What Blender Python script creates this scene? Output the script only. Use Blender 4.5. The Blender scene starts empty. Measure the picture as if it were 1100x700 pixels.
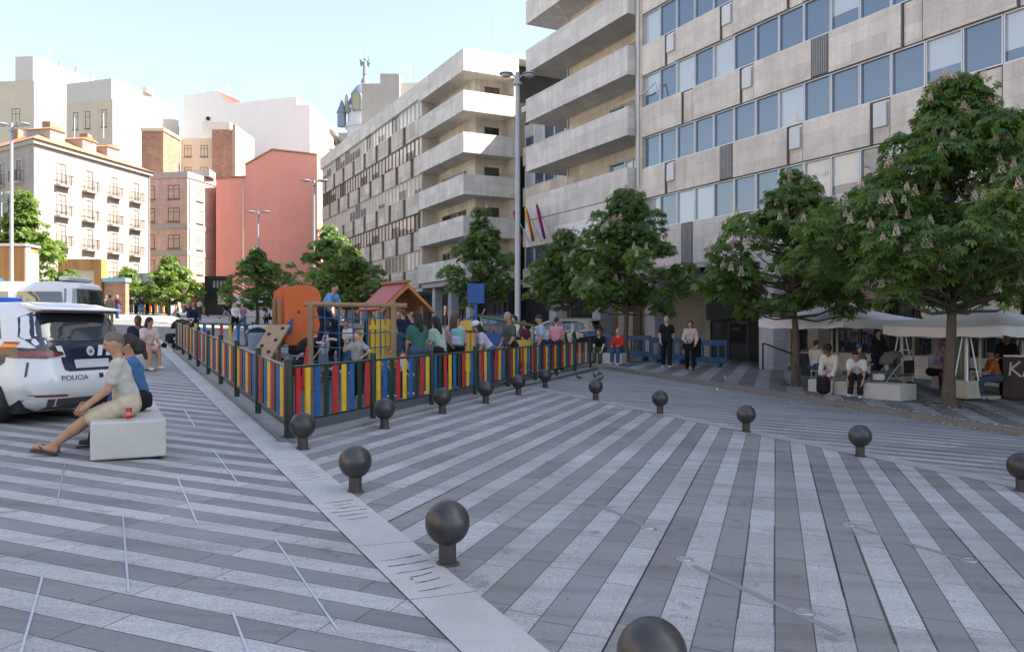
import bpy, bmesh, math, random
import numpy as np
from mathutils import Vector, Matrix
from mathutils.bvhtree import BVHTree
from mathutils.geometry import tessellate_polygon
R = math.radians
scene = bpy.context.scene
COL = scene.collection
random.seed(7)

# ------------------------------------------------------------------ camera, sky, sun, exposure
cam_d = bpy.data.cameras.new('camera'); cam = bpy.data.objects.new('camera', cam_d); COL.objects.link(cam)
cam.location = (0, 0, 1.47); cam.rotation_euler = (R(90), 0, 0)
cam_d.sensor_width = 36; cam_d.lens = 36 * 860 / 1100; cam_d.clip_end = 2000; cam_d.clip_start = .05
scene.camera = cam
SUN_AZ, SUN_EL = R(90.5), R(45)          # azimuth clockwise from +Y
world = bpy.data.worlds.new('World'); scene.world = world; world.use_nodes = True
wn = world.node_tree
bg = wn.nodes['Background']
sky = wn.nodes.new('ShaderNodeTexSky'); sky.sky_type = 'NISHITA'; sky.sun_disc = False
sky.sun_elevation = SUN_EL; sky.sun_rotation = SUN_AZ; sky.air_density = 1.5; sky.dust_density = 2.6; sky.ozone_density = 3.0; sky.altitude = 600
hsv = wn.nodes.new('ShaderNodeHueSaturation'); hsv.inputs['Saturation'].default_value = .76; hsv.inputs['Hue'].default_value = .509
wn.links.new(sky.outputs[0], hsv.inputs['Color']); wn.links.new(hsv.outputs[0], bg.inputs[0]); bg.inputs[1].default_value = .10
sun_d = bpy.data.lights.new('sun', 'SUN'); sun = bpy.data.objects.new('sun', sun_d); COL.objects.link(sun)
sun_d.energy = 5.0; sun_d.angle = R(.5); sun_d.color = (1, .93, .82)
sv = Vector((math.sin(SUN_AZ) * math.cos(SUN_EL), math.cos(SUN_AZ) * math.cos(SUN_EL), math.sin(SUN_EL)))
sun.rotation_euler = sv.to_track_quat('Z', 'Y').to_euler(); sun.location = (60, -10, 60)
vs = scene.view_settings; vs.view_transform = 'Standard'; vs.look = 'None'; vs.gamma = 1; vs.use_curve_mapping = False
vs.exposure = 1.68
scene.cycles.max_bounces = 6; scene.cycles.diffuse_bounces = 3; scene.cycles.glossy_bounces = 3
scene.cycles.transparent_max_bounces = 6; scene.cycles.caustics_reflective = False; scene.cycles.caustics_refractive = False
scene.cycles.use_denoising = True

# ------------------------------------------------------------------ node and material helpers
class NT:
    def __init__(s, nt): s.nt = nt
    def n(s, t, **kw):
        d = s.nt.nodes.new(t)
        for k, v in kw.items(): setattr(d, k, v)
        return d
    def put(s, inp, v):
        if hasattr(v, 'is_linked'): s.nt.links.new(v, inp)
        else: inp.default_value = v
    def m(s, op, a, b=0.0, c=0.0):
        d = s.n('ShaderNodeMath', operation=op)
        s.put(d.inputs[0], a); s.put(d.inputs[1], b); s.put(d.inputs[2], c)
        return d.outputs[0]
    def dot(s, v, vec):
        d = s.n('ShaderNodeVectorMath', operation='DOT_PRODUCT'); s.put(d.inputs[0], v); s.put(d.inputs[1], vec)
        return d.outputs['Value']
    def mix(s, f, a, b, blend='MIX'):
        d = s.n('ShaderNodeMix', data_type='RGBA', blend_type=blend)
        s.put(d.inputs[0], f); s.put(d.inputs[6], a); s.put(d.inputs[7], b)
        return d.outputs[2]
    def noise(s, v, scale, detail=4, rough=.6):
        d = s.n('ShaderNodeTexNoise'); s.put(d.inputs['Vector'], v)
        d.inputs['Scale'].default_value = scale; d.inputs['Detail'].default_value = detail; d.inputs['Roughness'].default_value = rough
        return d.outputs['Fac']
    def ramp(s, f, stops):
        d = s.n('ShaderNodeValToRGB'); s.put(d.inputs[0], f)
        e = d.color_ramp.elements
        while len(e) < len(stops): e.new(.5)
        for i, (p, c) in enumerate(stops): e[i].position = p; e[i].color = (c, c, c, 1) if isinstance(c, (int, float)) else c4(c)
        return d.outputs[0]
    def white(s, x, y):
        d = s.n('ShaderNodeCombineXYZ'); s.put(d.inputs[0], x); s.put(d.inputs[1], y)
        w = s.n('ShaderNodeTexWhiteNoise', noise_dimensions='2D'); s.nt.links.new(d.outputs[0], w.inputs['Vector'])
        return w.outputs['Value']
    def bump(s, h, strength, dist=.02):
        d = s.n('ShaderNodeBump'); s.put(d.inputs['Height'], h); d.inputs['Strength'].default_value = strength; d.inputs['Distance'].default_value = dist
        return d.outputs[0]
def c4(c): return (c[0], c[1], c[2], 1.0)
def base_mat(name):
    m = bpy.data.materials.new(name); m.use_nodes = True
    return m, NT(m.node_tree), m.node_tree.nodes['Principled BSDF']
def pos(N): return N.n('ShaderNodeNewGeometry').outputs['Position']
def objco(N): return N.n('ShaderNodeTexCoord').outputs['Object']
_mc = {}
def mat(name, col, rough=.7, metal=0, var=.12, scale=6, bump=0, spec=.5, coat=0, sp=0):
    if name in _mc: return _mc[name]
    m, N, b = base_mat(name)
    v = objco(N)
    f = N.noise(v, scale, 5, .65)
    g = N.ramp(f, [(.25, 1 - var), (.75, 1 + var * .6)])
    colr = N.mix(1.0, c4(col), g, 'MULTIPLY')
    if sp:
        s = N.noise(v, sp, 2, .5); colr = N.mix(1.0, colr, N.ramp(s, [(.38, .72), (.5, 1.0), (.64, 1.16)]), 'MULTIPLY')
    N.put(b.inputs['Base Color'], colr)
    b.inputs['Roughness'].default_value = rough; b.inputs['Metallic'].default_value = metal
    b.inputs['Specular IOR Level'].default_value = spec; b.inputs['Coat Weight'].default_value = coat
    b.inputs['Coat Roughness'].default_value = .08
    if bump: N.put(b.inputs['Normal'], N.bump(f, bump))
    _mc[name] = m
    return m
def cloth(name, col, var=.14): return mat('cloth_' + name, col, .9, 0, var, 11, .75, .2)

# ------------------------------------------------------------------ object helpers
def link(o, parent=None):
    COL.objects.link(o)
    if parent is not None: o.parent = parent
    return o
def thing(name, label, cat, loc=(0, 0, 0), rotz=0, group=None):
    o = bpy.data.objects.new(name, None); o.empty_display_size = .2; link(o)
    o.location = loc; o.rotation_euler = (0, 0, rotz); tag(o, label, cat, group)
    return o
def tag(o, label, cat, group=None):
    o['label'] = label; o['category'] = cat
    if group: o['group'] = group
    return o
def structure(o): o['kind'] = 'structure'; return o
def copy_tree(o, loc=None, rotz=None, label=None, parent=None, scale=None):
    c = o.copy(); link(c)
    if parent is not None: c.parent = parent
    if loc is not None: c.location = loc
    if rotz is not None: c.rotation_euler = (0, 0, rotz)
    if label: c['label'] = label
    if scale is not None: c.scale = scale
    for ch in list(o.children): copy_tree(ch, parent=c)
    return c

class MB:
    """Collects vertices and faces of one mesh."""
    def __init__(s): s.v = []; s.f = []; s.mi = []; s.cur = 0
    def add(s, vs, fs):
        o = len(s.v); s.v += [tuple(p) for p in vs]
        for f in fs: s.f.append(tuple(i + o for i in f)); s.mi.append(s.cur)
        return s
    def box(s, x0, x1, y0, y1, z0, z1):
        vs = [(x, y, z) for z in (z0, z1) for y in (y0, y1) for x in (x0, x1)]
        return s.add(vs, [(0, 2, 3, 1), (4, 5, 7, 6), (0, 1, 5, 4), (2, 6, 7, 3), (0, 4, 6, 2), (1, 3, 7, 5)])
    def rbox(s, c, size, rot=None):
        M = rot if rot is not None else Matrix.Identity(3)
        if isinstance(M, (int, float)): M = Matrix.Rotation(M, 3, 'Z')
        c = Vector(c); h = [q / 2 for q in size]
        vs = [c + M @ Vector((x * h[0], y * h[1], z * h[2])) for z in (-1, 1) for y in (-1, 1) for x in (-1, 1)]
        return s.add(vs, [(0, 2, 3, 1), (4, 5, 7, 6), (0, 1, 5, 4), (2, 6, 7, 3), (0, 4, 6, 2), (1, 3, 7, 5)])
    def bar(s, a, b, w, d=None, up=(0, 0, 1)):
        a = Vector(a); b = Vector(b); z = (b - a); L = z.length; z = z.normalized(); up = Vector(up)
        if abs(z.dot(up)) > .99: up = Vector((0, 1, 0))
        x = up.cross(z).normalized(); y = z.cross(x)
        M = Matrix((x, y, z)).transposed()
        return s.rbox((a + b) / 2, (w, d or w, L), M)
    def tube(s, pts, rad, n=8, caps=True):
        pts = [Vector(p) for p in pts]
        if isinstance(rad, (int, float)): rad = [rad] * len(pts)
        rings = []; ref = None
        for i, p in enumerate(pts):
            t = (pts[min(i + 1, len(pts) - 1)] - pts[max(i - 1, 0)]).normalized()
            if ref is None: ref = Vector((1, 0, 0)) if abs(t.x) < .9 else Vector((0, 1, 0))
            x = (ref - t * ref.dot(t)).normalized(); y = t.cross(x); ref = x
            rings.append([p + (x * math.cos(2 * math.pi * k / n) + y * math.sin(2 * math.pi * k / n)) * rad[i] for k in range(n)])
        vs = [q for r in rings for q in r]; fs = []
        for i in range(len(pts) - 1):
            for k in range(n): fs.append((i * n + k, i * n + (k + 1) % n, (i + 1) * n + (k + 1) % n, (i + 1) * n + k))
        if caps: fs.append(tuple(range(n - 1, -1, -1))); fs.append(tuple((len(pts) - 1) * n + k for k in range(n)))
        return s.add(vs, fs)
    def lathe(s, prof, n=16, c=(0, 0, 0), axis='Z'):
        vs = []; fs = []
        for r, z in prof:
            for k in range(n):
                a = 2 * math.pi * k / n; p = (r * math.cos(a), r * math.sin(a), z)
                if axis == 'X': p = (p[2], p[0], p[1])
                if axis == 'Y': p = (p[1], p[2], p[0])
                vs.append((p[0] + c[0], p[1] + c[1], p[2] + c[2]))
        for i in range(len(prof) - 1):
            for k in range(n): fs.append((i * n + k, i * n + (k + 1) % n, (i + 1) * n + (k + 1) % n, (i + 1) * n + k))
        if prof[0][0] > 1e-6: fs.append(tuple(range(n - 1, -1, -1)))
        if prof[-1][0] > 1e-6: fs.append(tuple((len(prof) - 1) * n + k for k in range(n)))
        return s.add(vs, fs)
    def ball(s, c, r, n=12, m=8):
        if isinstance(r, (int, float)): r = (r, r, r)
        vs = [(c[0], c[1], c[2] - r[2])]
        for i in range(1, m):
            t = math.pi * i / m - math.pi / 2
            for k in range(n):
                a = 2 * math.pi * k / n
                vs.append((c[0] + r[0] * math.cos(t) * math.cos(a), c[1] + r[1] * math.cos(t) * math.sin(a), c[2] + r[2] * math.sin(t)))
        vs.append((c[0], c[1], c[2] + r[2])); fs = []
        for k in range(n):
            fs.append((0, 1 + (k + 1) % n, 1 + k)); fs.append((len(vs) - 1, len(vs) - 1 - n + k, len(vs) - 1 - n + (k + 1) % n))
        for i in range(m - 2):
            for k in range(n):
                a = 1 + i * n; fs.append((a + k, a + (k + 1) % n, a + n + (k + 1) % n, a + n + k))
        return s.add(vs, fs)
    def prism(s, poly, h0, h1, plane='XY'):
        """poly extruded: XY along z, XZ along y, YZ along x."""
        def P(a, b, h): return {'XY': (a, b, h), 'XZ': (a, h, b), 'YZ': (h, a, b)}[plane]
        n = len(poly); vs = [P(a, b, h0) for a, b in poly] + [P(a, b, h1) for a, b in poly]
        return s.add(vs, [tuple(range(n - 1, -1, -1)), tuple(range(n, 2 * n))] + [(i, (i + 1) % n, n + (i + 1) % n, n + i) for i in range(n)])
    def mesh(s, name, mats, smooth=False, angle=None):
        me = bpy.data.meshes.new(name); me.from_pydata(s.v, [], s.f)
        for m in (mats if isinstance(mats, (list, tuple)) else [mats]): me.materials.append(m)
        if any(s.mi): me.polygons.foreach_set('material_index', s.mi)
        bm = bmesh.new(); bm.from_mesh(me); bmesh.ops.recalc_face_normals(bm, faces=bm.faces); bm.to_mesh(me); bm.free()
        if smooth: me.polygons.foreach_set('use_smooth', [True] * len(me.polygons))
        if smooth and angle: me.set_sharp_from_angle(angle=R(angle))
        me.update()
        return me
    def build(s, name, mats, parent=None, smooth=False, bevel=0, loc=None, rotz=None, angle=35, seg=2):
        o = bpy.data.objects.new(name, s.mesh(name, mats, smooth, angle if smooth else None)); link(o, parent)
        if loc is not None: o.location = loc
        if rotz is not None: o.rotation_euler = (0, 0, rotz)
        if bevel:
            md = o.modifiers.new('bevel', 'BEVEL'); md.width = bevel; md.segments = seg; md.limit_method = 'ANGLE'; md.angle_limit = R(40)
        return o
def same(o, loc=(0, 0, 0), parent=None, rotz=0, name=None, scale=None):
    c = o.copy(); link(c)
    c.parent = parent; c.location = loc; c.rotation_euler = (0, 0, rotz)
    if scale: c.scale = scale
    return c
def raw_mesh(name, V, F, mats, mi=None, smooth=False):
    me = bpy.data.meshes.new(name); V = np.asarray(V, np.float32); F = np.asarray(F, np.int32); k = F.shape[1]
    me.vertices.add(len(V)); me.vertices.foreach_set('co', V.ravel())
    me.loops.add(F.size); me.loops.foreach_set('vertex_index', F.ravel())
    me.polygons.add(len(F)); me.polygons.foreach_set('loop_start', np.arange(0, F.size, k, dtype=np.int32))
    for m in (mats if isinstance(mats, (list, tuple)) else [mats]): me.materials.append(m)
    if mi is not None: me.polygons.foreach_set('material_index', np.asarray(mi, np.int32))
    if smooth: me.polygons.foreach_set('use_smooth', np.ones(len(F), bool))
    me.update(); me.validate()
    return me

# ------------------------------------------------------------------ the tilted plaza
def zp(x, y): return -.0474 * (x + 2.84) + .0154 * (y - 10.24)
def G(u, v, lift=0):
    """Where the sight line of photo pixel (u, v) meets the plaza plane raised by lift."""
    a = (u - 550) / 860; b = (350 - v) / 860
    d = (1.47 + .0474 * 2.84 + .0154 * 10.24 - lift) / (-.0474 * a + .0154 - b)
    return Vector((a * d, d, zp(a * d, d) + lift))
def at(x, y, lift=0): return (x, y, zp(x, y) + lift)
A = Vector((-.454, .891)); AP = Vector((.891, .454))      # along the kerbs and facades, and across
S_ = Vector((.312, .950)); SP = Vector((.950, -.312))     # along the stripes of the triangle
AZA = math.atan2(A.y, A.x)

# ------------------------------------------------------------------ paving
def paving(name, d, w, phase, L, dark1, dark2, light, joint=.006, contrast=1.0):
    m, N, b = base_mat(name)
    p = pos(N); pe = (d.y, -d.x, 0)
    s = N.m('ADD', N.m('DIVIDE', N.dot(p, pe), w), phase); l = N.m('DIVIDE', N.dot(p, (d.x, d.y, 0)), L)
    i = N.m('FLOOR', s); fs = N.m('FRACT', s)
    shift = N.m('MULTIPLY', N.m('FRACT', N.m('MULTIPLY', i, .25)), .35); l2 = N.m('ADD', l, shift)
    j = N.m('FLOOR', l2); fl = N.m('FRACT', l2)
    par = N.m('FRACT', N.m('MULTIPLY', i, .5)); par = N.m('GREATER_THAN', par, .25)
    rnd = N.white(i, j); rnd2 = N.white(N.m('ADD', i, 31.7), j)
    dk = N.mix(N.m('GREATER_THAN', rnd2, .5), c4(dark1), c4(dark2))
    c = N.mix(par, dk, c4(light))
    spk = N.noise(p, 70, 3, .75); spk2 = N.noise(p, 38, 2, .6)
    amp = N.m('ADD', .55, N.m('MULTIPLY', par, 1.2))
    sp = N.m('ADD', 1.0, N.m('MULTIPLY', N.m('SUBTRACT', spk, .5), amp))
    sp = N.m('MULTIPLY', sp, N.m('ADD', 1.0, N.m('MULTIPLY', N.m('SUBTRACT', spk2, .5), .5)))
    v = N.m('MULTIPLY', sp, N.m('ADD', .86, N.m('MULTIPLY', rnd, .26)))
    big = N.noise(p, .55, 6, .65); v = N.m('MULTIPLY', v, N.m('ADD', .72, N.m('MULTIPLY', big, .55)))
    c = N.mix(1.0, c, v, 'MULTIPLY')
    st = N.noise(p, 3.1, 6, .75); c = N.mix(N.ramp(st, [(.58, 0.0), (.70, .55)]), c, (.07, .068, .07, 1))   # stains
    gm = N.n('ShaderNodeTexVoronoi'); N.put(gm.inputs['Vector'], p); gm.inputs['Scale'].default_value = 3.2
    mk = N.n('ShaderNodeMapping'); N.put(mk.inputs[0], p); mk.inputs['Rotation'].default_value = (0, 0, .5); mk.inputs['Scale'].default_value = (.22, 2.6, 1)
    c = N.mix(1.0, c, N.ramp(N.noise(mk.outputs[0], 1.4, 5, .7), [(.36, .80), (.5, 1.0), (.66, 1.07)]), 'MULTIPLY')      # worn, driven-over bands
    c = N.mix(N.m('MULTIPLY', N.m('LESS_THAN', gm.outputs['Distance'], N.m('MULTIPLY', .075, spk2)), .7), c, (.045, .045, .05, 1))     # gum spots
    es = N.m('MINIMUM', fs, N.m('SUBTRACT', 1.0, fs)); el = N.m('MINIMUM', fl, N.m('SUBTRACT', 1.0, fl))
    gap = N.m('ADD', .0035, N.m('MULTIPLY', N.m('GREATER_THAN', N.white(i, N.m('FLOOR', N.m('DIVIDE', l, 2.7))), .87), joint))
    js = N.m('LESS_THAN', N.m('MULTIPLY', es, w), gap); jl = N.m('LESS_THAN', N.m('MULTIPLY', el, L), .0035)
    jn = N.m('MAXIMUM', js, jl)
    c = N.mix(N.m('MULTIPLY', jn, .85), c, (.02, .02, .022, 1))
    N.put(b.inputs['Base Color'], c); N.put(b.inputs['Roughness'], N.m('ADD', .5, N.m('MULTIPLY', spk2, .35)))
    b.inputs['Specular IOR Level'].default_value = .4
    h = N.m('SUBTRACT', N.m('MULTIPLY', spk, .25), jn); N.put(b.inputs['Normal'], N.bump(h, .45, .006))
    return m
DK1, DK2, LT = (.218, .221, .226), (.236, .228, .222), (.385, .385, .38)
L_ = Vector((-.947, .321)).normalized()
m_center = paving('granite_paving_centre', S_, .2165, .0, .92, DK1, DK2, LT)
m_left = paving('granite_paving_left', L_, .2165, -.33, 1.25, DK1, (.20, .20, .20), (.385, .386, .387), joint=.002)
m_street = paving('granite_paving_street', L_, .2165, .0, 1.25, (.20, .20, .205), (.21, .207, .205), (.335, .335, .337), joint=.002)
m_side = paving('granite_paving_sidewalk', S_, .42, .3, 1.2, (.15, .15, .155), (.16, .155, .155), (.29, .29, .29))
def granite(name, col, seam=None):
    m, N, b = base_mat(name); p = pos(N)
    s1 = N.noise(p, 110, 3, .7); s2 = N.noise(p, 1.1, 6, .65)
    c = N.mix(1.0, c4(col), N.m('MULTIPLY', N.m('ADD', .45, N.m('MULTIPLY', s1, 1.1)), N.m('ADD', .72, N.m('MULTIPLY', s2, .56))), 'MULTIPLY')
    if seam:
        f = N.m('FRACT', N.m('DIVIDE', N.dot(p, (seam[0], seam[1], 0)), seam[2])); e = N.m('MINIMUM', f, N.m('SUBTRACT', 1.0, f))
        c = N.mix(N.m('MULTIPLY', N.m('LESS_THAN', e, .004), .8), c, (.03, .03, .03, 1))
    N.put(b.inputs['Base Color'], c); b.inputs['Roughness'].default_value = .75
    N.put(b.inputs['Normal'], N.bump(s1, .35, .006))
    return m
m_kerb = granite('granite_kerb', (.47, .465, .45), (A.x, A.y, 1.15))
m_bench = granite('granite_bench', (.50, .485, .45))
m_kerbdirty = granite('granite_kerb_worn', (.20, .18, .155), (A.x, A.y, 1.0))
m_asphalt = mat('asphalt_far', (.2, .2, .2), .9, 0, .25, .6, .2, .3, sp=30)
m_rubber = mat('playground_rubber', (.085, .088, .095), .95, 0, .2, 1.2, .1, .2, sp=60)
m_dark = mat('dark_gap', (.012, .012, .013), .9, 0, .1, 4)
m_steel = mat('brushed_steel', (.60, .61, .62), .40, 1, .1, 30)
def sheet(name, pts, lift, m, thick=0):
    mb = MB(); n = len(pts)
    top = [at(x, y, lift) for x, y in pts]
    if not thick: mb.add(top, [tuple(range(n))])
    else:
        bot = [at(x, y, lift - thick) for x, y in pts]
        mb.add(top + bot, [tuple(range(n)), tuple(range(2 * n - 1, n - 1, -1))] + [(i, n + i, n + (i + 1) % n, (i + 1) % n) for i in range(n)])
    o = mb.build(name, m); structure(o)
    return o
# ------------------------------------------------------------------ ground
FC = Vector((-2.84, 10.23)); FL = Vector((-11.06, 26.45)); FR = Vector((2.68, 27.43))
def off(p, v, k): return (p[0] + v[0] * k, p[1] + v[1] * k)
sheet('ground', [(-320, -120), (240, -120), (240, 520), (-320, 520)], -.03, m_asphalt)
KL0 = (-.26 - A.x * 16, 4.14 - A.y * 16); KL1 = (-.26 + A.x * 34, 4.14 + A.y * 34)      # left edge of the kerb strip
KR0 = (.20 - A.x * 16, 4.19 - A.y * 16); KR1 = (.20 + A.x * 34, 4.19 + A.y * 34)
sheet('plaza_paving', [KL0, KL1, off(KL1, AP, -42), off(KL0, AP, -42)], -.004, m_left)
sheet('kerb_strip', [KL0, KR0, KR1, KL1], .004, m_kerb)
E1 = Vector((4.39, 12.11)); ED = (Vector((5.76, 9.66)) - E1).normalized()                # outer edge of the triangle
EN = Vector((-ED.y, ED.x))
if EN.x < 0: EN = -EN
P0 = E1 + ED * 26; P1 = E1 - ED * 8.35
sheet('triangle_paving', [KR0, (P0.x, P0.y), (P1.x, P1.y), (FC.x + .32, FC.y + .9), (.20 + A.x * 7.6, 4.19 + A.y * 7.6)], 0, m_center)
e0 = P0 + EN * .36; e1 = P1 + EN * .36
sheet('kerb_strip_outer', [(P0.x, P0.y), (e0.x, e0.y), (e1.x, e1.y), (P1.x, P1.y)], .004, granite('granite_kerb_outer', (.33, .33, .325), (ED.x, ED.y, 1.1)))
K1 = Vector((2.89, 28.29)); KD = Vector((9.16, 14.33)) - K1; KD.normalize(); KN = Vector((-KD.y, KD.x))
if KN.x < 0: KN = -KN
k0 = K1 - KD * 42; k1 = K1 + KD * 44
P1b = P1
sheet('street_paving', [(e0.x, e0.y), (k1.x, k1.y), (k0.x, k0.y), (k0.x - 14, k0.y - 7), (FR.x - .6, FR.y), (P1.x - .5, P1.y), (P1.x, P1.y), (e1.x, e1.y)], -.004, m_street)
kk0 = k0 + KN * .30; kk1 = k1 + KN * .30
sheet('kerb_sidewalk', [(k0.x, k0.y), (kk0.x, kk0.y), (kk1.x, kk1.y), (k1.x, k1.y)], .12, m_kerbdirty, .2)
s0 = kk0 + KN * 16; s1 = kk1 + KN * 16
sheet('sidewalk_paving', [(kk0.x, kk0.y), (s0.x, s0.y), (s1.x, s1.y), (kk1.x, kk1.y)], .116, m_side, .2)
# playground floor with its low kerb
pf = [(FC.x + .02, FC.y + .1), (FR.x + .25, FR.y - .2), (FR.x + 1.2, FR.y + 6.5), (FL.x + 9.5, FL.y + 5.2), (FL.x + .1, FL.y - .1)]
sheet('playground_floor', pf, .012, m_rubber)
m_lowkerb = mat('concrete_low_kerb', (.22, .22, .215), .85, 0, .2, 3, .2)
for nm, a, b in (('playground_kerb', FC, FR), ('playground_kerb', FC, FL)):
    d = (Vector(b) - Vector(a)).normalized(); n = Vector((-d.y, d.x))
    q = [Vector(a) - n * .14 - d * .1, Vector(b) - n * .14, Vector(b) + n * .14, Vector(a) + n * .14 - d * .1]
    sheet(nm, [(v.x, v.y) for v in q], .045, m_lowkerb, .1)
# far sunlit pavement of the side street
m_pale = mat('pale_pavement', (.34, .33, .31), .9, 0, .15, .5, .1)
c0 = Vector((-36, 57)); 
sheet('far_pavement', [(-60, 48), (-9, 62), (-10, 90), (-60, 90)], -.012, m_pale)
# drain grooves cut across the kerb strip
mb = MB(); rr = random.Random(3)
for base in (1.0, 2.75, 4.4, 6.1, 8.6):
    for k in range(6):
        t = base + k * .125 + rr.uniform(-.02, .02); c = Vector((.0 + A.x * t - .02, 4.17 + A.y * t))
        ln = rr.uniform(.07, .17); pts = []
        for q in range(6):
            w = (q / 5 - .5) * 2 * ln; p = c + AP * w + A * (.05 * (q / 5) ** 2)
            pts.append(p)
        for p, q in zip(pts, pts[1:]):
            d = (q - p).normalized(); n = Vector((-d.y, d.x)) * rr.uniform(.002, .0055)
            mb.add([at(*(p - n), .007), at(*(q - n), .007), at(*(q + n), .007), at(*(p + n), .007)], [(0, 1, 2, 3)])
structure(mb.build('kerb_drain_slots', m_dark))
# steel strips let into the left paving, light spots in the triangle
def inlay(u0, v0, u1, v1, w=.014):
    a = G(u0, v0); b = G(u1, v1); d = (b - a).normalized(); n = Vector((-d.y, d.x, 0)) * w / 2
    mb = MB(); up = Vector((0, 0, .003)); vs = []
    for z in (-.012, .001):
        for p in (a - n, b - n, b + n, a + n): vs.append(p + Vector((0, 0, z)))
    mb.add(vs, [(4, 5, 6, 7), (0, 1, 5, 4), (1, 2, 6, 5), (2, 3, 7, 6), (3, 0, 4, 7)])
    return mb
INL = [((45.5, 619), (22, 702), 'first steel inlay strip from the photo corner, nearest the lower left edge'),
       ((132, 553), (138, 635), 'steel inlay strip in the left paving below the bench end'),
       ((295, 578), (363, 676), 'long steel inlay strip beside the drain grooves of the kerb'),
       ((250, 657), (267, 702), 'short steel inlay strip cut by the lower edge of the frame'),
       ((190.5, 512), (212.5, 563), 'steel inlay strip right below the concrete bench corner'),
       ((229, 483), (256, 519), 'steel inlay strip between the bench and the granite kerb'),
       ((70, 498), (61, 541), 'faint steel inlay strip in front of the flip-flop foot'),
       ((198, 440), (209, 457), 'small steel inlay strip right of the concrete bench')]
for (a, b, lab) in INL:
    tag(inlay(*a, *b).build('steel_inlay', m_steel), lab, 'paving strip', 'steel strips let into the paving')
m_glassdim = mat('lamp_glass', (.35, .36, .36), .15, .2, .1, 8)
spot = None
for (u, v, lab) in ((735, 601, 'round steel ground light in the paving nearest the lowest bollard'), (864, 658, 'round steel ground light at the lower right of the paving'),
                    (696, 567, 'round steel ground light between the two dark paving gaps'), (912, 564, 'round steel ground light near the wide dark gap on the right'),
                    (1041, 602, 'round steel ground light closest to the right frame edge')):
    p = G(u, v)
    if spot is None:
        spot = thing('ground_light', lab, 'ground light', p, 0, 'ground lights in the triangle paving')
        mb = MB().lathe([(.062, -.01), (.062, .010), (.058, .013), (.040, .013), (.040, .008)], 24); mb.build('ring', m_steel, spot)
        MB().lathe([(.0395, -.01), (.0395, .009), (.02, .011), (0, .011)], 20).build('lens', m_glassdim, spot, True)
    else: copy_tree(spot, p, 0, lab)
m_cover = mat('cable_cover_grey', (.24, .24, .245), .8, 0, .12, 8)
for (u0, v0, u1, v1) in ((744, 607, 905, 681), (704, 569, 640, 541), (1041, 603, 912, 564)):
    a = G(u0, v0); b = G(u1, v1); d = (b - a).normalized(); n = Vector((-d.y, d.x, 0)) * .028
    mb = MB(); mb.add([p + Vector((0, 0, .003)) for p in (a - n, b - n, b + n, a + n)], [(0, 1, 2, 3)])
    structure(mb.build('paving_cable_strip', m_cover))
for (u0, v0, u1, v1, w) in ((754, 497, 650, 703, .010), (868, 497, 901, 640, .010), (1023, 566, 1102, 700, .009), (590, 470, 512, 590, .007), (640, 470, 700, 440, .007)):
    a = G(u0, v0)
    k = round((SP.x * a.x + SP.y * a.y) / .2165) * .2165; l0 = S_.x * a.x + S_.y * a.y
    b = G(u1, v1); l1 = S_.x * b.x + S_.y * b.y
    mb = MB(); P = lambda s, l: at(SP.x * s + S_.x * l, SP.y * s + S_.y * l, .003)
    mb.add([P(k - w / 2, l0), P(k + w / 2, l0), P(k + w / 2, l1), P(k - w / 2, l1)], [(0, 1, 2, 3)])
    structure(mb.build('paving_gap', m_dark))

# ------------------------------------------------------------------ building materials
def stone(name, col, tw, th, var=.12, joint=.02, jc=.55, rough=.85):
    """Stone slabs or panels laid in courses; object coordinates so that it follows any wall."""
    m, N, b = base_mat(name); v = objco(N)
    sep = N.n('ShaderNodeSeparateXYZ'); N.put(sep.inputs[0], v)
    x = N.m('DIVIDE', N.m('ADD', sep.outputs[0], N.m('MULTIPLY', sep.outputs[1], 1.0)), tw); z = N.m('DIVIDE', sep.outputs[2], th)
    j = N.m('FLOOR', z); x2 = N.m('ADD', x, N.m('MULTIPLY', N.m('FRACT', N.m('MULTIPLY', j, .5)), 1.0)); i = N.m('FLOOR', x2)
    rnd = N.white(i, j)
    fx = N.m('FRACT', x2); fz = N.m('FRACT', z)
    ex = N.m('MULTIPLY', N.m('MINIMUM', fx, N.m('SUBTRACT', 1.0, fx)), tw); ez = N.m('MULTIPLY', N.m('MINIMUM', fz, N.m('SUBTRACT', 1.0, fz)), th)
    jn = N.m('LESS_THAN', N.m('MINIMUM', ex, ez), joint)
    n1 = N.noise(v, .8, 6, .7); n2 = N.noise(v, 14, 4, .7)
    mp = N.n('ShaderNodeMapping'); N.put(mp.inputs[0], v); mp.inputs['Scale'].default_value = (1.6, 1.6, .12)
    n3 = N.noise(mp.outputs[0], 1.3, 5, .7)                                        # rain streaks
    val = N.m('MULTIPLY', N.m('ADD', 1 - var, N.m('MULTIPLY', rnd, 2 * var)), N.m('ADD', .70, N.m('MULTIPLY', n1, .6)))
    val = N.m('MULTIPLY', val, N.m('ADD', .8, N.m('MULTIPLY', n2, .4)))
    val = N.m('MULTIPLY', val, N.m('ADD', .68, N.m('MULTIPLY', n3, .64)))
    c = N.mix(1.0, c4(col), val, 'MULTIPLY')
    c = N.mix(N.m('MULTIPLY', jn, 1 - jc), c, (.05, .048, .045, 1))
    N.put(b.inputs['Base Color'], c); b.inputs['Roughness'].default_value = rough; b.inputs['Specular IOR Level'].default_value = .3
    N.put(b.inputs['Normal'], N.bump(N.m('SUBTRACT', n2, jn), .3, .02))
    return m
m_conc = stone('concrete_slabs', (.68, .615, .545), 1.35, .52, .08, .007, .75)
m_warm = stone('travertine_slabs', (.60, .53, .44), 1.2, .62, .12, .007, .6)
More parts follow.
